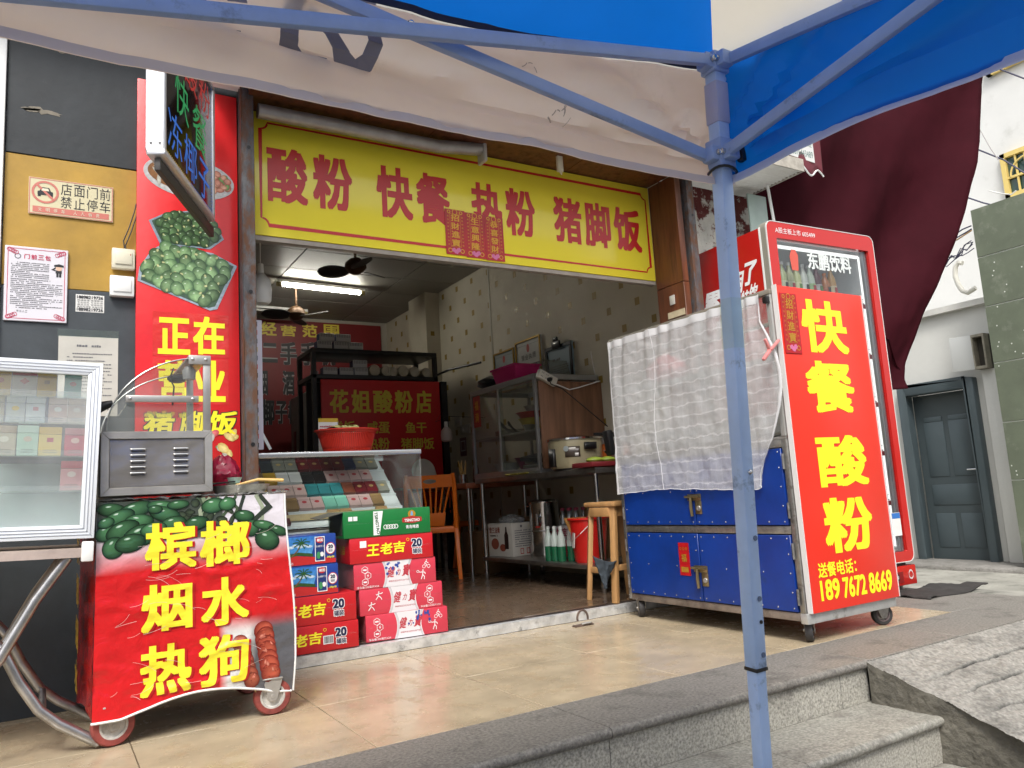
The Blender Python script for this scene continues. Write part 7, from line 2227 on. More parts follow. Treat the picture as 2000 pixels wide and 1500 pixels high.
cl = thing('grey_cloth', 'dark grey cloth hanging from the stool leg', 'cloth', (2.9, 3.7, .3))
q0, q1, q2 = V((2.716, 3.660, 0.347)), V((2.884, 3.660, 0.302)), V((2.779, 3.660, 0.156))
def clf(u, v):
    p = q0.lerp(q1, u).lerp(q2, v ** 1.15 * (1 - .0)) if v < 1 else q2
    w = math.sin(PI * v)
    return (p.x + .012 * w * math.sin(u * 6), 3.665 + .012 * fbm(u * 5, v * 5) - .012 * math.sin(PI * u), p.z - .015 * math.sin(PI * u) * (1 - v))
M().grid(14, 14, clf).build('cloth', mat('cloth_slate', (.035, .045, .055), .95, var=.2, vs=30, bump=.2, bs=120), cl, smooth=True, solid=.006)
rg = thing('floor_ring', 'rusty iron locking ring on the tiles at the threshold', 'ring', (2.62, 3.64, 0))
rx2, ry2 = 2.513, 3.535
M().tube([(rx2 + .035 * math.cos(a), ry2 - .004, .040 + .042 * math.sin(a)) for a in [PI * k / 12 for k in range(-1, 14)]], .006, 8).build('hoop', mat('rust_dark', (.10, .065, .05), .8, var=.4, vs=40), rg, smooth=True)
M().box(rx2 - .06, rx2 + .06, ry2 - .022, ry2 + .014, .0, .008).build('plate', mat('rust_dark', (.1, .065, .05), .8), rg, bevel=.002)
M().tube([(rx2 - .02, ry2 - .02, .012), (rx2 + .03, ry2 - .03, .016), (rx2 + .05, ry2 - .01, .01)], .005, 6).build('padlock_loop', steeldk_m, rg, smooth=True)

# ---------------------------------------------------------------- blue food cart with the red board
fc = thing('food_cart', 'blue panelled food cart on castors with a glass display top and red end board', 'food cart', (3.18, 2.95, 0))
QX0, QX1, QY0, QY1 = 2.865, 3.505, 2.345, 3.555
frm = mat('cart_frame', (.34, .335, .32), .38, .85, var=.35, vs=14, dirt=((.10, .075, .06), 10, .55, .7))
lowrail = mat('cart_lower_rail', (.22, .18, .15), .5, .3, var=.35, vs=14, dirt=((.09, .06, .05), 9, .5, .7))
# frame
for x in (QX0, QX1 - .028):
    for y in (QY0, QY1 - .028): M().box(x, x + .028, y, y + .028, .10, .90).build('corner_post', frm, fc, bevel=.002)
for z, hh in ((.095, .035), (.475, .035), (.865, .035)):
    mm = lowrail if z < .1 else frm
    M().box(QX0, QX0 + .028, QY0 + .029, QY1 - .029, z, z + hh).build('rail', mm, fc, bevel=.002)
    M().box(QX1 - .028, QX1, QY0 + .029, QY1 - .029, z, z + hh).build('rail', mm, fc, bevel=.002)
    M().box(QX0 + .029, QX1 - .029, QY1 - .028, QY1, z, z + hh).build('rail', mm, fc, bevel=.002)
    if z > .1: M().box(QX0 + .029, QX1 - .029, QY0, QY0 + .028, z, z + hh).build('rail', mm, fc, bevel=.002)
M().box(QX0 - .002, QX1, QY0 - .012, QY0 + .028, .085, .130).build('end_rail', mat('end_rail_alu', (.58, .59, .58), .38, .6, var=.2, vs=10, dirt=((.25, .23, .2), 14, .58, .75)), fc, bevel=.003)
M().box(QX0 + .03, QX1 - .03, QY0 + .03, QY1 - .03, .10, .115).build('floor_sheet', steeldk_m, fc)
M().box(QX0 + .012, QX1 - .03, QY1 - .012, QY1 - .004, .13, .86).build('back_panel', blue_m, fc)
M().box(QX1 - .012, QX1 - .004, QY0 + .03, QY1 - .03, .13, .86).build('side_panel', blue_m, fc)
M().box(QX0 + .005, QX1 - .005, QY0 + .005, QY1 - .005, .9005, .915).build('counter_top', steel_m, fc, bevel=.003)
# four doors with rivets on the side in view
rivm = mat('rivet_steel', (.7, .7, .72), .25, .9)
YM = 2.955
def cdoor(y0, y1, z0, z1, latch):
    d = M().box(QX0 - .006, QX0 + .010, y0, y1, z0, z1).build('door_panel', blue_m, fc, bevel=.0015, seg=1)
    rv = M()
    ny, nz = 6, 4
    pts = [(y0 + .018 + (y1 - y0 - .036) * k / ny, z) for k in range(ny + 1) for z in (z0 + .015, z1 - .015)] + [(y, z0 + (z1 - z0) * k / nz) for k in range(1, nz) for y in (y0 + .018, y1 - .018)] + [(y0 + (y1 - y0) * q, (z0 + z1) / 2) for q in (.3, .7)]
    for y, z in pts:
        M().ball((QX0 - .006, y, z), .003, .0042, .0042, 6, 4).build('rivet', rivm, d, smooth=True)
    return d
dA = cdoor(YM + .004, QY1 - .034, .515, .860, 0)
dB = cdoor(QY0 + .034, YM - .004, .515, .860, 0)
dC = cdoor(YM + .004, QY1 - .034, .135, .470, 0)
dD = cdoor(QY0 + .034, YM - .004, .135, .470, 0)
for y in (QY0 + .022, QY1 - .022):
    for z in (.20, .40, .58, .80):
        M().tube([(QX0 - .008, y, z - .035), (QX0 - .008, y, z + .035)], .006, 8).build('hinge', frm, fc, smooth=True)
brass = mat('latch_brass', (.33, .27, .15), .35, .9, var=.2, vs=20)
for z in (.655, .295):
    l = M().box(QX0 - .0125, QX0 - .0065, YM - .050, YM + .045, z - .017, z + .017).build('latch', brass, fc, bevel=.002)
    M().tube([(QX0 - .019, YM - .045, z + .004), (QX0 - .019, YM + .055, z + .004)], .0065, 10).build('bolt', brass, l, smooth=True)
    M().box(QX0 - .012, QX0 - .0066, YM - .050, YM - .006, z - .085, z - .018).build('hasp', brass, l, bevel=.003)
    M().tube([(QX0 - .022, YM + .012, z), (QX0 - .024, YM + .012, z - .05), (QX0 - .020, YM + .012, z - .095)], [.007, .009, .008], 8).build('bolt_knob', brass, l, smooth=True)
    M().lathe([(0, -.006), (.012, -.006), (.014, 0), (0, 0)], (QX0 - .0125, YM - .032, z - .055), 12, 'x').build('keyhole', steel_m, l, smooth=True)
cdl = thing('fortune_sticker', 'red and gold fortune sticker on the lower left blue door of the food cart', 'sticker', (2.86, 3.1, .3))
q0, q1 = (2.858, 3.105, 0.423), (2.858, 3.029, 0.256)
M().box(2.8565, 2.8588, q1[1], q0[1], q1[2], q0[2]).build('paper', coup_m, cdl)
t = T((2.8565, q0[1], q1[2]), (0, -1, 0), (0, 0, 1), .001)
w, h = q0[1] - q1[1], q0[2] - q1[2]
t.put('福', w * .25, w * .75, h * .42, h * .66, .03)
t.rect(w * .15, w * .85, h * .10, h * .26)
for k in range(3): t.stroke([(w * (.22 + .28 * k) + w * .08 * math.cos(a), h * .82 + w * .08 * math.sin(a)) for a in [2 * PI * q / 10 for q in range(10)]], w * .03, closed=True)
t.build('gold_print', gold_m, cdl)
castor(fc, 2.925, 2.385, .050, .032, rubber_m, 35, top=.105)
castor(fc, 3.455, 2.385, .050, .032, rubber_m, -30, top=.105)
castor(fc, 2.90, 3.50, .050, .032, rubber_m, 60, top=.105)
castor(fc, 3.455, 3.50, .050, .032, rubber_m, 20, top=.105)
# glass display upper half
UZ0, UZ1 = .915, 1.600
for x in (QX0, QX1 - .024):
    for y in (QY0 + .002, QY1 - .026): M().box(x, x + .024, y, y + .024, UZ0, UZ1 - .024).build('display_post', mat('display_alu', (.42, .42, .40), .45, .5, var=.1, vs=9), fc, bevel=.001)
dal = MATS['display_alu']
M().box(QX0 - .004, QX0 + .024, QY0, QY1, UZ1 - .0235, UZ1).build('top_rail', mat('rail_taupe', (.27, .245, .20), .4, .4, var=.1, vs=8), fc, bevel=.002)
M().box(QX1 - .024, QX1, QY0, QY1, UZ1 - .0235, UZ1).build('top_rail', MATS['rail_taupe'], fc, bevel=.002)
M().box(QX0 + .025, QX1 - .025, QY1 - .024, QY1, UZ1 - .0235, UZ1).box(QX0 + .025, QX1 - .025, QY0, QY0 + .024, UZ1 - .0235, UZ1).build('top_rail', dal, fc, bevel=.002)
M().box(QX0 + .01, QX1 - .01, QY0 + .01, QY1 - .01, UZ1 + .0005, UZ1 + .006).build('glass_top', dusty_m, fc)
M().box(QX0 + .008, QX0 + .012, QY0 + .03, QY1 - .03, UZ0 + .02, UZ1 - .03).build('side_glass', dusty_m, fc)
M().box(QX1 - .012, QX1 - .008, QY0 + .03, QY1 - .03, UZ0 + .02, UZ1 - .03).build('side_glass', dusty_m, fc)
M().box(QX0 + .02, QX1 - .03, QY0 + .03, QY1 - .03, 1.275, 1.283).build('inner_shelf', glass_mat('shelf_glass', (.85, .9, .87), .6), fc)
M().box(QX0 + .015, QX0 + .03, QY0 + .03, QY1 - .03, 1.265, 1.29).build('shelf_rail', dal, fc)
M().obox((QX0 - .010, QY0 + .018, UZ1 - .05), (.010, .014, .016), (0, 0, 0)).build('corner_block', blackpl_m, fc, bevel=.003)
# red bags and trays seen dimly through the gauze
rb_ = thing('red_bag', 'pinkish red plastic bag inside the food cart display behind the gauze', 'bag', (3.1, 3.38, 1.29))
M().grid(24, 12, lambda u, v: (3.05 + .11 * math.sin(PI * (.1 + .88 * v)) * math.cos(2 * PI * u), 3.28 + .13 * math.sin(PI * (.1 + .88 * v)) * math.sin(2 * PI * u) * (1 + .2 * fbm(u * 6, v * 4)), 1.284 + .19 * v)).build('bag_film', mat('crimson_film2', (.55, .03, .05), .3, trans=.3), rb_, smooth=True)
for k in range(3):
    o = thing('steel_tray', 'steel food tray in the bottom of the food cart display, %s from the shop' % ORD[k], 'tray', (3.15, 3.35 - .38 * k, .92), 0, 'steel trays in the food cart')
    y = 3.22 - .37 * k
    M().add([(x, yy, z) for z, kx in ((.925, .85), (1.02, 1)) for x, yy in ((3.17 - .25 * kx, y - .16 * kx), (3.17 + .25 * kx, y - .16 * kx), (3.17 + .25 * kx, y + .16 * kx), (3.17 - .25 * kx, y + .16 * kx))], [(0, 3, 2, 1), (0, 1, 5, 4), (1, 2, 6, 5), (2, 3, 7, 6), (3, 0, 4, 7)]).build('tray', steel_m, o, solid=.002)

# red end board
eb = thing('cart_board', 'tall red board with large yellow characters on the end of the food cart', 'sign', (3.19, 2.33, .13))
EX0, EX1, EZ0, EZ1 = 2.880, 3.512, .131, 1.612
brd = mat('board_red', (.80, .035, .018), .3, var=.03, vs=2, bump=.03, bs=6)
M().box(EX0, EX1, 2.318, 2.342, EZ0, EZ1).build('board', brd, eb, bevel=.0015)
M().box(EX0 - .004, EX0, 2.316, 2.342, EZ0, EZ1 + .003).box(EX1, EX1 + .004, 2.316, 2.342, EZ0, EZ1 + .003).build('edge_strip', mat('edge_white', (.68, .66, .64), .4), eb)
t = T((0, 2.318, 0), off=.0012)
t.put('快', 3.028, 3.363, 1.302, 1.561, .031)
t.put('餐', 3.012, 3.365, 1.016, 1.263, .036)
t.put('酸', 3.026, 3.392, 0.670, 0.909, .036)
t.put('粉', 3.020, 3.377, 0.373, 0.621, .036)
t.put('送餐电话：', 2.944, 3.214, 0.276, 0.341, .022)
t.put('18976728669'[:3], 2.945, 3.078, 0.176, 0.266, .03)
t.put('18976728669'[3:7], 3.101, 3.270, 0.171, 0.263, .03)
t.put('18976728669'[7:], 3.291, 3.468, 0.169, 0.263, .03)
t.build('lettering', mat('board_yellow', (.95, .86, .02), .3), eb)
couplet('couplet', 'red couplet stuck at the top left of the food cart board', (EX0 + .012, 2.3165, 1.292), (1, 0, 0), (0, 0, 1), .115, .285, '招財進寶')

# gauze curtain and pink clip
def gauze_mat():
    m = bpy.data.materials.new('gauze')
    m.use_nodes = True
    N, L = m.node_tree.nodes, m.node_tree.links
    N.remove(N['Principled BSDF'])
    tc = N.new('ShaderNodeTexCoord')
    d = N.new('ShaderNodeBsdfDiffuse')
    d.inputs[0].default_value = (.76, .76, .77, 1)
    tr = N.new('ShaderNodeBsdfTranslucent')
    tr.inputs[0].default_value = (.76, .76, .77, 1)
    m1 = N.new('ShaderNodeMixShader')
    m1.inputs[0].default_value = .35
    L.new(d.outputs[0], m1.inputs[1])
    L.new(tr.outputs[0], m1.inputs[2])
    tp = N.new('ShaderNodeBsdfTransparent')
    mp = N.new('ShaderNodeMapping')
    mp.inputs['Scale'].default_value = (1, 1, 1)
    L.new(tc.outputs['UV'], mp.inputs[0])
    w1 = N.new('ShaderNodeTexWave')
    w1.bands_direction = 'Y'
    w1.inputs['Scale'].default_value = 5.4
    w1.inputs['Distortion'].default_value = 2.2
    w1.inputs['Detail'].default_value = 2
    w1.inputs['Detail Scale'].default_value = 3
    L.new(mp.outputs[0], w1.inputs[0])
    p1 = N.new('ShaderNodeMath'); p1.operation = 'POWER'; p1.inputs[1].default_value = 22
    L.new(w1.outputs['Fac'], p1.inputs[0])
    w2 = N.new('ShaderNodeTexWave')
    w2.bands_direction = 'X'
    w2.inputs['Scale'].default_value = 9.5
    w2.inputs['Distortion'].default_value = 2.0
    L.new(mp.outputs[0], w2.inputs[0])
    p2 = N.new('ShaderNodeMath'); p2.operation = 'POWER'; p2.inputs[1].default_value = 18
    L.new(w2.outputs['Fac'], p2.inputs[0])
    n = N.new('ShaderNodeTexNoise')
    n.inputs['Scale'].default_value = 260
    n.inputs['Detail'].default_value = 2
    L.new(tc.outputs['UV'], n.inputs['Vector'])
    n2 = N.new('ShaderNodeTexNoise')
    n2.inputs['Scale'].default_value = 7
    n2.inputs['Detail'].default_value = 5
    L.new(tc.outputs['UV'], n2.inputs['Vector'])
    def ma(op, a, b):
        q = N.new('ShaderNodeMath'); q.operation = op
        for i, k in ((0, a), (1, b)):
            if isinstance(k, (int, float)): q.inputs[i].default_value = k
            else: L.new(k, q.inputs[i])
        return q.outputs[0]
    s = ma('ADD', ma('MULTIPLY', p1.outputs[0], .26), ma('MULTIPLY', p2.outputs[0], .07))
    s = ma('ADD', s, ma('MULTIPLY', ma('SUBTRACT', n.outputs[0], .5), .9))
    s = ma('ADD', s, ma('MULTIPLY', ma('SUBTRACT', n2.outputs[0], .5), .35))
    s = ma('ADD', s, .57)
    cl = N.new('ShaderNodeClamp')
    L.new(s, cl.inputs[0])
    m2 = N.new('ShaderNodeMixShader')
    L.new(cl.outputs[0], m2.inputs[0])
    L.new(tp.outputs[0], m2.inputs[1])
    L.new(m1.outputs[0], m2.inputs[2])
    L.new(m2.outputs[0], N['Material Output'].inputs[0])
    return m
cu = thing('gauze_curtain', 'thin white gauze curtain hung over the glass side of the food cart', 'curtain', (2.84, 2.95, 1.59))
gz = gauze_mat()
GT, GB = 1.585, .69
def cur(u, v):
    # u from the shop end to the street end, v from top to bottom
    y = 3.545 - 1.20 * u
    side = 0
    k = max(0, u - .80) / .20
    if k > 0:                                      # right edge drawn in by the clip, then swinging out
        pull = .115 * math.exp(-((v - .20) / .20) ** 2) * 0 + .045 * math.sin(PI * min(1, v / .55)) * (v < .55)
        y += k * k * (pull * -.0 + (.05 if v < .15 else .05 - .085 * math.sin(PI * min(1, (v - .15) / .62)) if v < .77 else .05 + .10 * math.sin(PI * (v - .77) / .46)))
    z = GT - (GT - GB) * v + (.014 * math.sin(u * 5) + .007 * fbm(u * 12, 3)) * v ** 6 + .030 * k * v * .6
    fold = .016 * math.sin(u * 60 + 2 * math.sin(v * 4) + 3 * fbm(u * 5, 1)) * (.15 + .85 * math.exp(-v * 5)) + .006 * fbm(u * 22, v * 22, 8) + .020 * fbm(u * 4.5, v * 2.5, 2) * v
    x = QX0 - .016 - .012 * v + fold * .55
    return (x, y, z)
cb_ = M().grid(190, 90, cur)
co = cb_.build('cloth', gz, cu, smooth=True)
uvl = co.data.uv_layers.new(name='uv')
for lp in co.data.loops:
    i = lp.vertex_index
    p = co.data.vertices[i].co
    uvl.data[lp.index].uv = (p.y + cu.location.y, p.z + cu.location.z)
hemm = mat('gauze_hem', (.74, .74, .75), .9, trans=.3)
M().grid(110, 2, lambda u, v: tuple(V(cur(u, .045 * v)) + V((-.002, 0, 0)))).build('top_hem', hemm, cu, smooth=True)
M().tube([V(cur(k / 60, 1)) + V((-.001, 0, 0)) for k in range(61)], .0022, 5).build('bottom_hem', hemm, cu, smooth=True)
M().grid(3, 50, lambda u, v: tuple(V(cur(.012 - .012 * u, v)) + V((-.003, 0, 0)))).build('side_hem', hemm, cu, smooth=True)
M().grid(4, 70, lambda u, v: tuple(V(cur(1 - .014 * u, v)) + V((-.004 - .004 * math.sin(PI * u), 0, 0)))).build('side_hem', hemm, cu, smooth=True)
M().tube([V(cur(.315 + .012 * math.sin(v * .13), v / 60)) + V((-.002, 0, 0)) for v in range(61)], .0018, 5).build('seam_thread', hemm, cu, smooth=True)
clp_ = thing('clothes_peg', 'pink plastic peg clipping the gauze curtain to the cart post', 'peg', (2.85, 2.36, 1.33))
pkp = mat('peg_pink', (.72, .26, .25), .35, trans=.15)
a = V((2.779, 2.330, 1.354)); b = V((2.868, 2.330, 1.353)); c = V((2.805, 2.330, 1.303)); d = V((2.754, 2.330, 1.256))
M().bar(a, c, .012, .014, (0, 1, 0)).bar(c, d, .014, .016, (0, 1, 0)).build('jaw', pkp, clp_, bevel=.003)
M().bar(b + V((0, -.004, 0)), c + V((0, -.004, 0)), .012, .014, (0, 1, 0)).bar(c, V((2.803, 2.340, 1.300)), .02, .02, (0, 1, 0)).build('lever', pkp, clp_, bevel=.003)

# ---------------------------------------------------------------- drinks fridge
FRX, FRY, FRA, FW, FD, FH = 3.628, 2.945, -2.5, .972, .585, 2.245
fg = thing('drinks_fridge', 'tall red glass door drinks fridge standing behind the food cart', 'fridge', (FRX, FRY, 0), FRA)
fred = mat('fridge_red', (.34, .010, .008), .22, spec=.6)
fredf = mat('fridge_front_red', (.50, .014, .010), .14, spec=.6)
L = lambda bld, nm, mt, parent=fg, **k: bld.build(nm, mt, parent, local=True, **k)
fwh = mat('fridge_white', (.66, .66, .64), .35)
fin = mat('fridge_inside', (.66, .68, .69), .5)
# cabinet shell (x across, y depth away from the street)
L(M().box(0, .012, .06, FD, .17, FH - .03), 'side_sheet', fred, bevel=.002)
L(M().box(FW - .012, FW, .06, FD, .17, FH - .03), 'side_sheet', fred, bevel=.002)
L(M().box(.013, FW - .013, FD - .03, FD, .17, FH - .03), 'back_wall', fin)
L(M().box(.013, FW - .013, .06, FD - .031, FH - .06, FH - .03), 'top_wall', fin)
L(M().box(.013, FW - .013, .06, FD - .031, .17, .24), 'floor_box', fin)
L(M().box(.013, .03, .06, FD - .031, .241, FH - .061).box(FW - .03, FW - .013, .06, FD - .031, .241, FH - .061), 'lining', fin)
L(M().box(-.002, .014, .045, .06, .17, FH - .028), 'white_edge', fwh, bevel=.001)
L(M().box(0, FW, .0, FD - .02, .035, .150), 'base_box', fredf, bevel=.006)
L(M().box(.05, FW - .05, .03, .06, .150, .172), 'base_gap', blackpl_m)
L(M().box(.70, .84, -.004, .001, .055, .118), 'control_recess', mat('recess_red', (.22, .006, .006), .4))
L(M().box(.715, .80, -.006, -.002, .070, .106), 'control_panel', blackpl_m)
L(M().box(.765, .79, -.008, -.006, .078, .098), 'display', mat('lcd_grey', (.45, .47, .46), .3))
for x in (.06, FW - .08):
    L(M().tube([(x, .06, .0), (x, .06, .036)], .012, 8).lathe([(0, 0), (.024, 0), (.024, .006), (0, .006)], (x, .06, 0), 14), 'foot', steeldk_m, smooth=True)
    L(M().tube([(x, FD - .08, .0), (x, FD - .08, .036)], .012, 8), 'foot', steeldk_m)
# rounded glass door
def rrect(x0, x1, z0, z1, r, n=6):
    o = []
    for cx, cz, a0 in ((x0 + r, z0 + r, 180), (x1 - r, z0 + r, 270), (x1 - r, z1 - r, 0), (x0 + r, z1 - r, 90)):
        for k in range(n + 1):
            a = R(a0 + 90 * k / n)
            o.append((cx + r * math.cos(a), cz + r * math.sin(a)))
    return o
def ringprism(o_, i_, y0, y1):
    n = len(o_)
    vs = [(x, y, z) for y in (y0, y1) for x, z in o_ + i_]
    fs = []
    for k in range(n):
        j = (k + 1) % n
        fs += [(k, j, n + j, n + k), (2 * n + k, 3 * n + k, 3 * n + j, 2 * n + j), (k, 2 * n + k, 2 * n + j, j), (n + k, n + j, 3 * n + j, 3 * n + k)]
    return M().add(vs, fs)
DO = rrect(.004, FW - .004, .175, FH, .045)
DI = rrect(.080, FW - .058, .235, FH - .100, .008)
door = L(ringprism(DO, DI, .0, .045), 'door', fredf)
L(ringprism(rrect(0, FW, .171, FH + .004, .048), DO, -.002, .006), 'white_trim', fwh, door)
L(ringprism(rrect(-.001, FW + .001, .170, FH + .005, .049), rrect(.003, FW - .003, .174, FH + .001, .046), .0065, .059), 'gasket', mat('gasket_grey', (.25, .24, .20), .5), door)
L(M().box(.080, FW - .058, .016, .020, .235, FH - .100), 'door_glass', glass_mat('fridge_glass', (.88, .90, .90), .75, .004), door)
L(M().box(FW - .100, FW - .085, .022, .040, .237, FH - .102).box(FW - .078, FW - .060, .022, .040, .237, FH - .102), 'inner_frame', mat('inner_frame_grey', (.30, .31, .33), .3, .5), door)
L(M().box(FW - .150, FW - .070, .012, .0145, .33, .47), 'energy_label', paper_m, door)
mx = Matrix.LocRotScale(fg.location, fg.rotation_euler, None)
fx_, o3 = mx.to_3x3() @ V((1, 0, 0)), mx.to_3x3()
t = T(mx @ V((0, .012, 0)), fx_, (0, 0, 1), .001)
t.rect(FW - .148, FW - .072, .435, .468)
t.build('label_blue', mat('label_blue', (.03, .16, .50), .4), fg)
t = T(mx @ V((0, 0, 0)), fx_, (0, 0, 1), .0015)
t.line('A股主板上市 605499', .075, FH - .068, .036, .008, w=.345)
for k in range(2): t.stroke([(FW - .055 + .02 * math.cos(a), .095 + (.028 - .006 * k) * math.sin(a)) for a in [2 * PI * q / 12 for q in range(12)]], .003, closed=True)
t.build('white_lettering', letter_w, fg)
t = T(mx @ V((0, .015, 0)), fx_, (0, 0, 1), .001)
t.put('东鹏饮料', .345, .745, FH - .265, FH - .155, .03)
t.line('Hisense', .62, .27, .026, .012)
t.build('glass_lettering', mat('glass_letter', (.66, .70, .68), .4), fg)
t = T(mx @ V((0, .015, 0)), fx_, (0, 0, 1), .0014)
t.poly([(.20, FH - .285), (.255, FH - .285), (.265, FH - .19), (.245, FH - .155), (.21, FH - .155), (.19, FH - .20)])
t.build('red_logo', mat('logo_red', (.60, .10, .07), .4), fg)
sdp = T(mx @ V((0, FD, 0)), o3 @ V((0, -1, 0)), (0, 0, 1), .0018)
for c_, a, b, z0, z1 in (('累', .010, .165, 1.795, 1.935), ('了', .185, .275, 1.83, 1.965), ('困', .285, .365, 1.865, 1.995), ('了', .375, .475, 1.895, 2.035)): sdp.put(c_, a, b, z0, z1, .045, shear=.28)
for c_, a, b, z0, z1 in (('喝', .10, .165, 1.64, 1.74), ('东', .175, .24, 1.665, 1.765), ('鹏', .25, .315, 1.69, 1.79), ('特', .33, .395, 1.755, 1.87), ('饮', .402, .470, 1.775, 1.895)): sdp.put(c_, a, b, z0, z1, .03, shear=.28)
sdp.build('side_lettering', letter_w, fg)
for z in (.55, .86, 1.17, 1.48, 1.812):
    wb_ = M()
    for k in range(26): wb_.box(.04 + .032 * k, .043 + .032 * k, .09, FD - .05, z, z + .003)
    wb_.box(.035, FW - .035, .075, .08, z - .004, z + .004).box(.035, FW - .035, .075, .078, z + .028, z + .032)
    o_ = L(wb_, 'wire_shelf', fwh)
    o_['kind'] = 'stuff'
    L(M().box(.036, FW - .036, .066, .072, z - .035, z - .006), 'price_rail', mat('rail_red', (.50, .03, .04), .4))
L(M().box(FW - .060, FW - .042, .07, .085, .26, FH - .12), 'led_strip', mat('led_white', (1, 1, .98), .4, emit=.7))  # glowing strips added to brighten the inside of the fridge
L(M().box(.06, FW - .06, .075, .095, FH - .125, FH - .11), 'led_strip', MATS['led_white'])
SH = 1.815
tea = mat('tea_amber', (.34, .15, .03), .15, spec=.7)
cols = [('pale green tea bottle with a dark label', (.42, .47, .25), (.5, .52, .36), .56), ('pale green tea bottle with black strokes', (.46, .48, .28), (.56, .56, .38), .56), ('olive juice bottle', (.42, .44, .22), (.52, .5, .3), .56),
        ('milky fruit bottle with a white cap', (.52, .54, .50), (.62, .63, .60), .6), ('milky bottle with a green and red label', (.48, .54, .46), (.36, .52, .26), .6), ('dark plum juice bottle with white label', (.10, .015, .03), (.55, .48, .48), .6), ('short orange drink bottle', (.40, .12, .02), (.45, .10, .05), .42), ('amber tea bottle with a white cap and pale label', (.42, .23, .06), (.62, .52, .34), .6)]
rn = random.Random(6)
for k, (lab, bc, lc, hh) in enumerate(cols):
    x = .235 + .062 * k + (.012 if k > 5 else 0)
    hgt = .232 if hh > .5 else .19
    o = thing('drink_bottle', lab + ', %s on the top fridge shelf' % ORD[k], 'bottle', mx @ V((x, .125, SH)), 0, 'bottles on the top shelf of the fridge')
    q = mx @ V((x, .125, SH))
    bottle(o, q.x, q.y, q.z, .0295, hgt, mat('drink_%d' % k, bc, .2, spec=.7), mat('cap_orange', (.55, .16, .02), .4) if k == 6 else mat('cap_white', (.6, .62, .6), .4), mat('drinklab_%d' % k, lc, .4), o)
    M().box(q.x - .012, q.x + .012, q.y - .0312, q.y - .0300, q.z + .05, q.z + .095).build('label_mark', mat('label_mark_%d' % (k % 3), ((.02, .02, .02), (.35, .03, .04), (.1, .2, .05))[k % 3], .5), o)
for r, (z, n) in enumerate(((.555, 3), (.865, 3), (1.175, 3), (1.485, 4))):
    for k in range(n):
        q = mx @ V((FW - .26 + .064 * (k - n + 3), .13, z))
        cc = rn.choice(((.36, .10, .02), (.45, .40, .10), (.12, .25, .06), (.50, .50, .48), (.30, .02, .03)))
        o = thing('drink_bottle', 'drink bottle on the %s fridge shelf, %s in the visible row' % (('lowest', 'second lowest', 'middle', 'second highest')[r], ORD[k]), 'bottle', q, 0, 'bottles on the lower shelves of the fridge')
        bottle(o, q.x, q.y, q.z, .029, .215, mat('drinkb_%d%d' % (r, k), cc, .2, spec=.7), mat('cap_white', (.6, .62, .6), .4), mat('drinklab_x%d' % ((r + k) % 3), ((.5, .46, .4), (.4, .1, .08), (.3, .4, .2))[(r + k) % 3], .4), o)
mt_ = thing('rubber_mat', 'curled black rubber sheet lying under the front of the fridge', 'mat', (4.6, 2.8, 0))
M().grid(30, 12, lambda u, v: (4.25 + .62 * u, 2.62 + .30 * v + .02 * math.sin(u * 9), .006 + .018 * max(0, fbm(u * 4, v * 3)) + .02 * max(0, u - .85) / .15 * (v < .5))).build('sheet', mat('mat_black', (.025, .022, .02), .8, var=.4, vs=12), mt_, smooth=True, solid=.006)

# ---------------------------------------------------------------- maroon tarpaulin, awning valance, glass pane, pipe
tarp_m = mat('tarp_maroon', (.034, .0045, .008), .8, spec=.06, var=.15, vs=3, bump=.12, bs=6)
tp = thing('maroon_tarp', 'large dark maroon tarpaulin hanging behind the drinks fridge', 'tarpaulin', (5.2, 3.3, 1.4))
A0, A1 = V((4.02, 3.66, 0)), V((6.6, 2.95, 0))
dA_ = (A1 - A0)
TPT = [V(p) for p in ((6.669, 3.100, 4.024), (6.547, 3.120, 3.660), (6.325, 3.140, 3.112), (6.119, 3.180, 2.664), (5.929, 3.220, 2.278), (5.657, 3.260, 1.860), (5.456, 3.300, 1.498), (5.392, 3.310, 1.314))]
def tarp(u, v):
    # v 0 at the bottom tip, 1 at the top; right edge follows TPT
    s = (1 - v) * (len(TPT) - 1)
    i = min(int(s), len(TPT) - 2)
    e = TPT[i].lerp(TPT[i + 1], s - i)
    lft = V((4.02, 3.63, .6 + (e.z - .6) * (.30 + .70 * v)))
    lft.z = e.z
    p = lft.lerp(e, u)
    off = .09 * math.sin(u * 9 + v * 2) * (.3 + .7 * v) + .05 * fbm(u * 3, v * 3, 1) + .045 * math.sin((u * 16 - v * 9))
    curl = -.10 * max(0, u - .90) / .10
    return (p.x, p.y + off + curl * .3, p.z)
M().grid(70, 60, tarp).build('sheet', tarp_m, tp, smooth=True, solid=.003)
cr_ = [V(tarp(u, v)) + V((0, -.012, 0)) for u, v in ((.74, .24), (.82, .215), (.90, .17), (.955, .14), (.975, .12))]
M().tube(cr_, [.002, .006, .008, .006, .002], 6).build('fold', tarp_m, tp, smooth=True)
aw = thing('awning_valance', 'scalloped maroon awning valance with a white phone number strip under the tent edge', 'awning', (4.4, 3.2, 2.8))
ax0, ax1 = 4.00, 4.543
az1 = 3.12
def awv(u, v):
    x = ax0 + (ax1 - ax0) * u
    zb = 2.775 - .020 * u + .032 * math.sin(u * 15.5 + .2)
    return (x, 3.15 + .012 * math.sin(u * 8) * v, az1 + (zb - az1) * v)
M().grid(60, 8, awv).build('valance_cloth', mat('awning_maroon', (.13, .016, .026), .6, var=.1, vs=6), aw, smooth=True, solid=.003)
M().tube([V(awv(k / 60, 1)) + V((0, -.003, 0)) for k in range(61)], .006, 6).build('white_binding', white_m, aw, smooth=True)
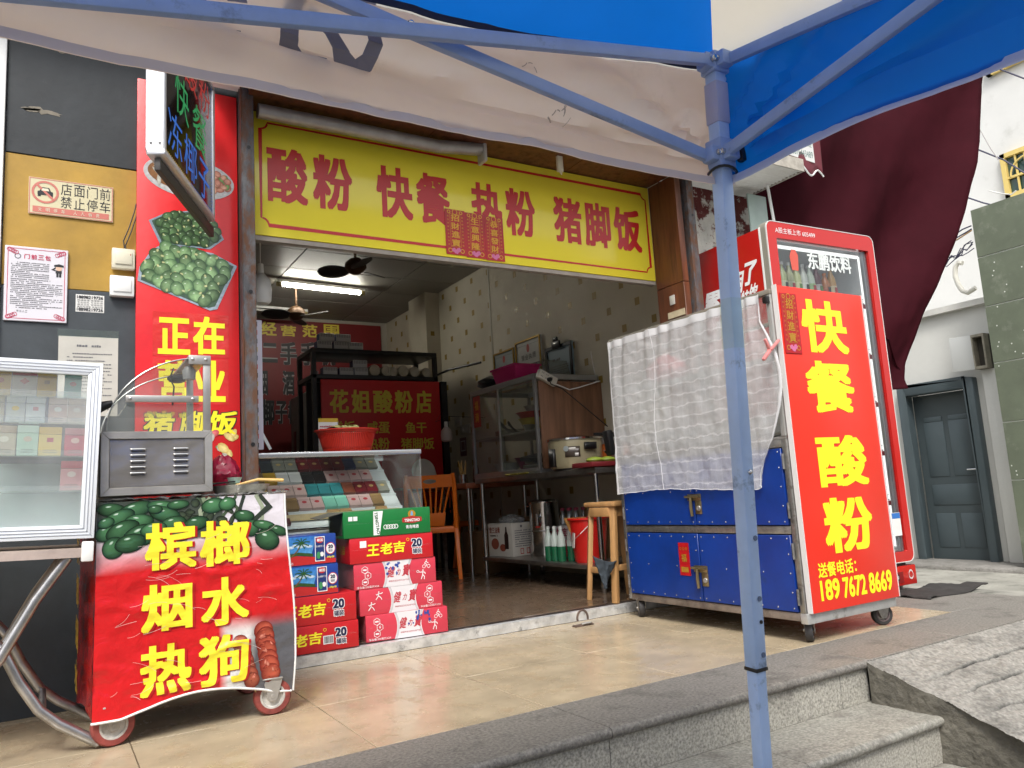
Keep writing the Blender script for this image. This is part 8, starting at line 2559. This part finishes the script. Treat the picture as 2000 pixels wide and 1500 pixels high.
M().quad((ax0, 3.142, 2.85), (ax1 - .10, 3.142, 2.83), (ax1 - .10, 3.142, 3.1), (ax0, 3.142, 3.1)).build('white_strip', mat('awn_white', (.62, .62, .60), .6), aw)
t = T((0, 3.142, 0), off=.001)
t.line('13876443489', ax1 - .115, 2.858, .046, .012, w=.225, align=1)
t.line('质量保证', ax1 - .115, 2.935, .042, .0, w=.16, align=1)
t.build('green_number', mat('awn_green', (.07, .16, .14), .5), aw)
M().bar((ax1, 3.15, az1 + .01), (ax1, 3.62, 3.3), .03, .03).bar((ax0, 3.15, az1 + .01), (ax1, 3.15, az1 + .01), .025, .025).build('awning_frame', steeldk_m, aw)
M().add([(ax0, 3.15, az1 + .02), (ax1, 3.15, az1 + .02), (ax1, 3.45, 3.4), (ax0, 3.45, 3.4)], [(0, 1, 2, 3)]).build('awning_cloth', MATS['awning_maroon'], aw)
pn_ = thing('green_pane', 'pale greenish glass pane beside the peeling wall above the fridge', 'pane', (4.2, 3.5, 2.4))
M().box(4.064, 4.246, 3.42, 3.43, 2.1, 2.66).build('pane', mat('pane_green', (.34, .42, .38), .25, var=.15, vs=4), pn_)
wp_ = thing('white_pipe', 'thin white pole rising behind the top of the drinks fridge', 'pole', (4.3, 3.4, 2.2))
M().tube([(4.192, 3.350, 2.710), (4.219, 3.350, 2.429)], .010, 8).build('pole', white_m, wp_, smooth=True)

# ---------------------------------------------------------------- things on the white house and cables
wpx = lambda *l: [V(p) for p in l]
pi_ = thing('bent_pipe', 'white bent drain pipe on the white house wall', 'pipe', (9.1, 4.8, 2.9))
M().tube(wpx((9.100, 4.674, 3.064), (9.100, 4.719, 3.084), (9.100, 4.761, 3.040), (9.100, 4.777, 2.933), (9.100, 4.756, 2.828), (9.100, 4.720, 2.744), (9.100, 4.667, 2.706), (9.100, 4.569, 2.741)), .028, 10).build('pipe', mat('pipe_white', (.72, .70, .62), .5), pi_, smooth=True)
bx2 = thing('meter_box', 'open metal meter box on the white wall above the pilaster', 'meter box', (9.1, 4.6, 1.9))
q0, q1 = V((9.120, 4.680, 2.201)), V((9.120, 4.533, 1.805))
mbx = mat('meter_rust', (.24, .22, .17), .7, var=.3, vs=10)
M().box(9.13, 9.195, q1.y, q0.y, q1.z, q0.z).build('box_back', mat('meter_dark', (.05, .045, .035), .8), bx2)
for a, b, c, d in ((q1.y, q0.y, q0.z - .03, q0.z), (q1.y, q0.y, q1.z, q1.z + .03), (q1.y, q1.y + .02, q1.z + .03, q0.z - .03), (q0.y - .02, q0.y, q1.z + .03, q0.z - .03)):
    M().box(9.03, 9.13, a, b, c, d).build('box_side', mbx, bx2)
M().obox((9.0, q0.y + .10, (q0.z + q1.z) / 2), (.006, .11, abs(q0.z - q1.z) / 2), (0, 0, 18)).build('box_door', mat('meter_door', (.42, .43, .42), .5), bx2, bevel=.003)
def cable(label, pts, r, m):
    c = M().tube([V(p) for p in pts], r, 6).build('cable', m, None, smooth=True)
    return tag(c, label, 'cable')
blk = mat('cable_navy', (.03, .03, .07), .5)
cable('dark cable sagging in front of the tall white building, uppermost by the tarpaulin', [(10.500, 5.164, 5.028), (10.500, 4.927, 4.810), (10.500, 4.700, 4.600), (10.500, 4.466, 4.311)], .011, blk)
cable('dark cable crossing below the tarpaulin edge towards the green wall', [(10.500, 5.403, 4.424), (10.500, 5.203, 4.276), (10.500, 5.023, 4.138), (10.500, 4.876, 4.042)], .011, blk)
cable('dark cable crossing the top right corner by the upper window', [(10.500, 4.906, 6.114), (10.500, 4.645, 5.863), (10.500, 4.294, 5.500)], .011, blk)
cable('pair of thin pale cables hanging from the top right towards the lower window', [(10.400, 4.961, 5.351), (10.400, 4.871, 5.058), (10.400, 4.783, 4.771), (10.400, 4.714, 4.588)], .006, mat('cable_grey', (.35, .33, .32), .6))
cable('loose white lead hanging from the lower barred window', [(10.300, 4.844, 4.208), (10.300, 4.730, 4.130), (10.300, 4.587, 4.055), (10.300, 4.523, 4.084)], .008, mat('cable_pale', (.6, .6, .58), .6))
for k, pts in enumerate(([(9.000, 4.887, 3.299), (9.000, 4.693, 3.381), (9.000, 4.568, 3.426), (9.000, 4.467, 3.435)], [(9.000, 4.880, 3.265), (9.000, 4.686, 3.341), (9.000, 4.545, 3.375), (9.000, 4.467, 3.398)], [(9.000, 4.849, 3.306), (9.000, 4.641, 3.327), (9.000, 4.469, 3.381)])):
    cable('thin cable running up from the white house roof to the green wall, %s of three' % ('top', 'bottom', 'middle')[k], pts, .008, (blk, blk, mat('cable_tan', (.32, .20, .10), .6))[k])
cb3 = M()
rn = random.Random(17)
for k in range(5):
    a, b = V((9.080, 5.009, 3.034)), V((9.080, 4.525, 3.213))
    pts = []
    for q in range(9):
        p = a.lerp(b, q / 8)
        pts.append((p.x - .02, p.y + rn.uniform(-.03, .03), p.z + rn.uniform(-.05, .07)))
    cb3.tube(pts, .006, 5)
tag(cb3.build('cable_tangle', blk, None, smooth=True), 'tangle of dark cables along the white house roof edge', 'cables')
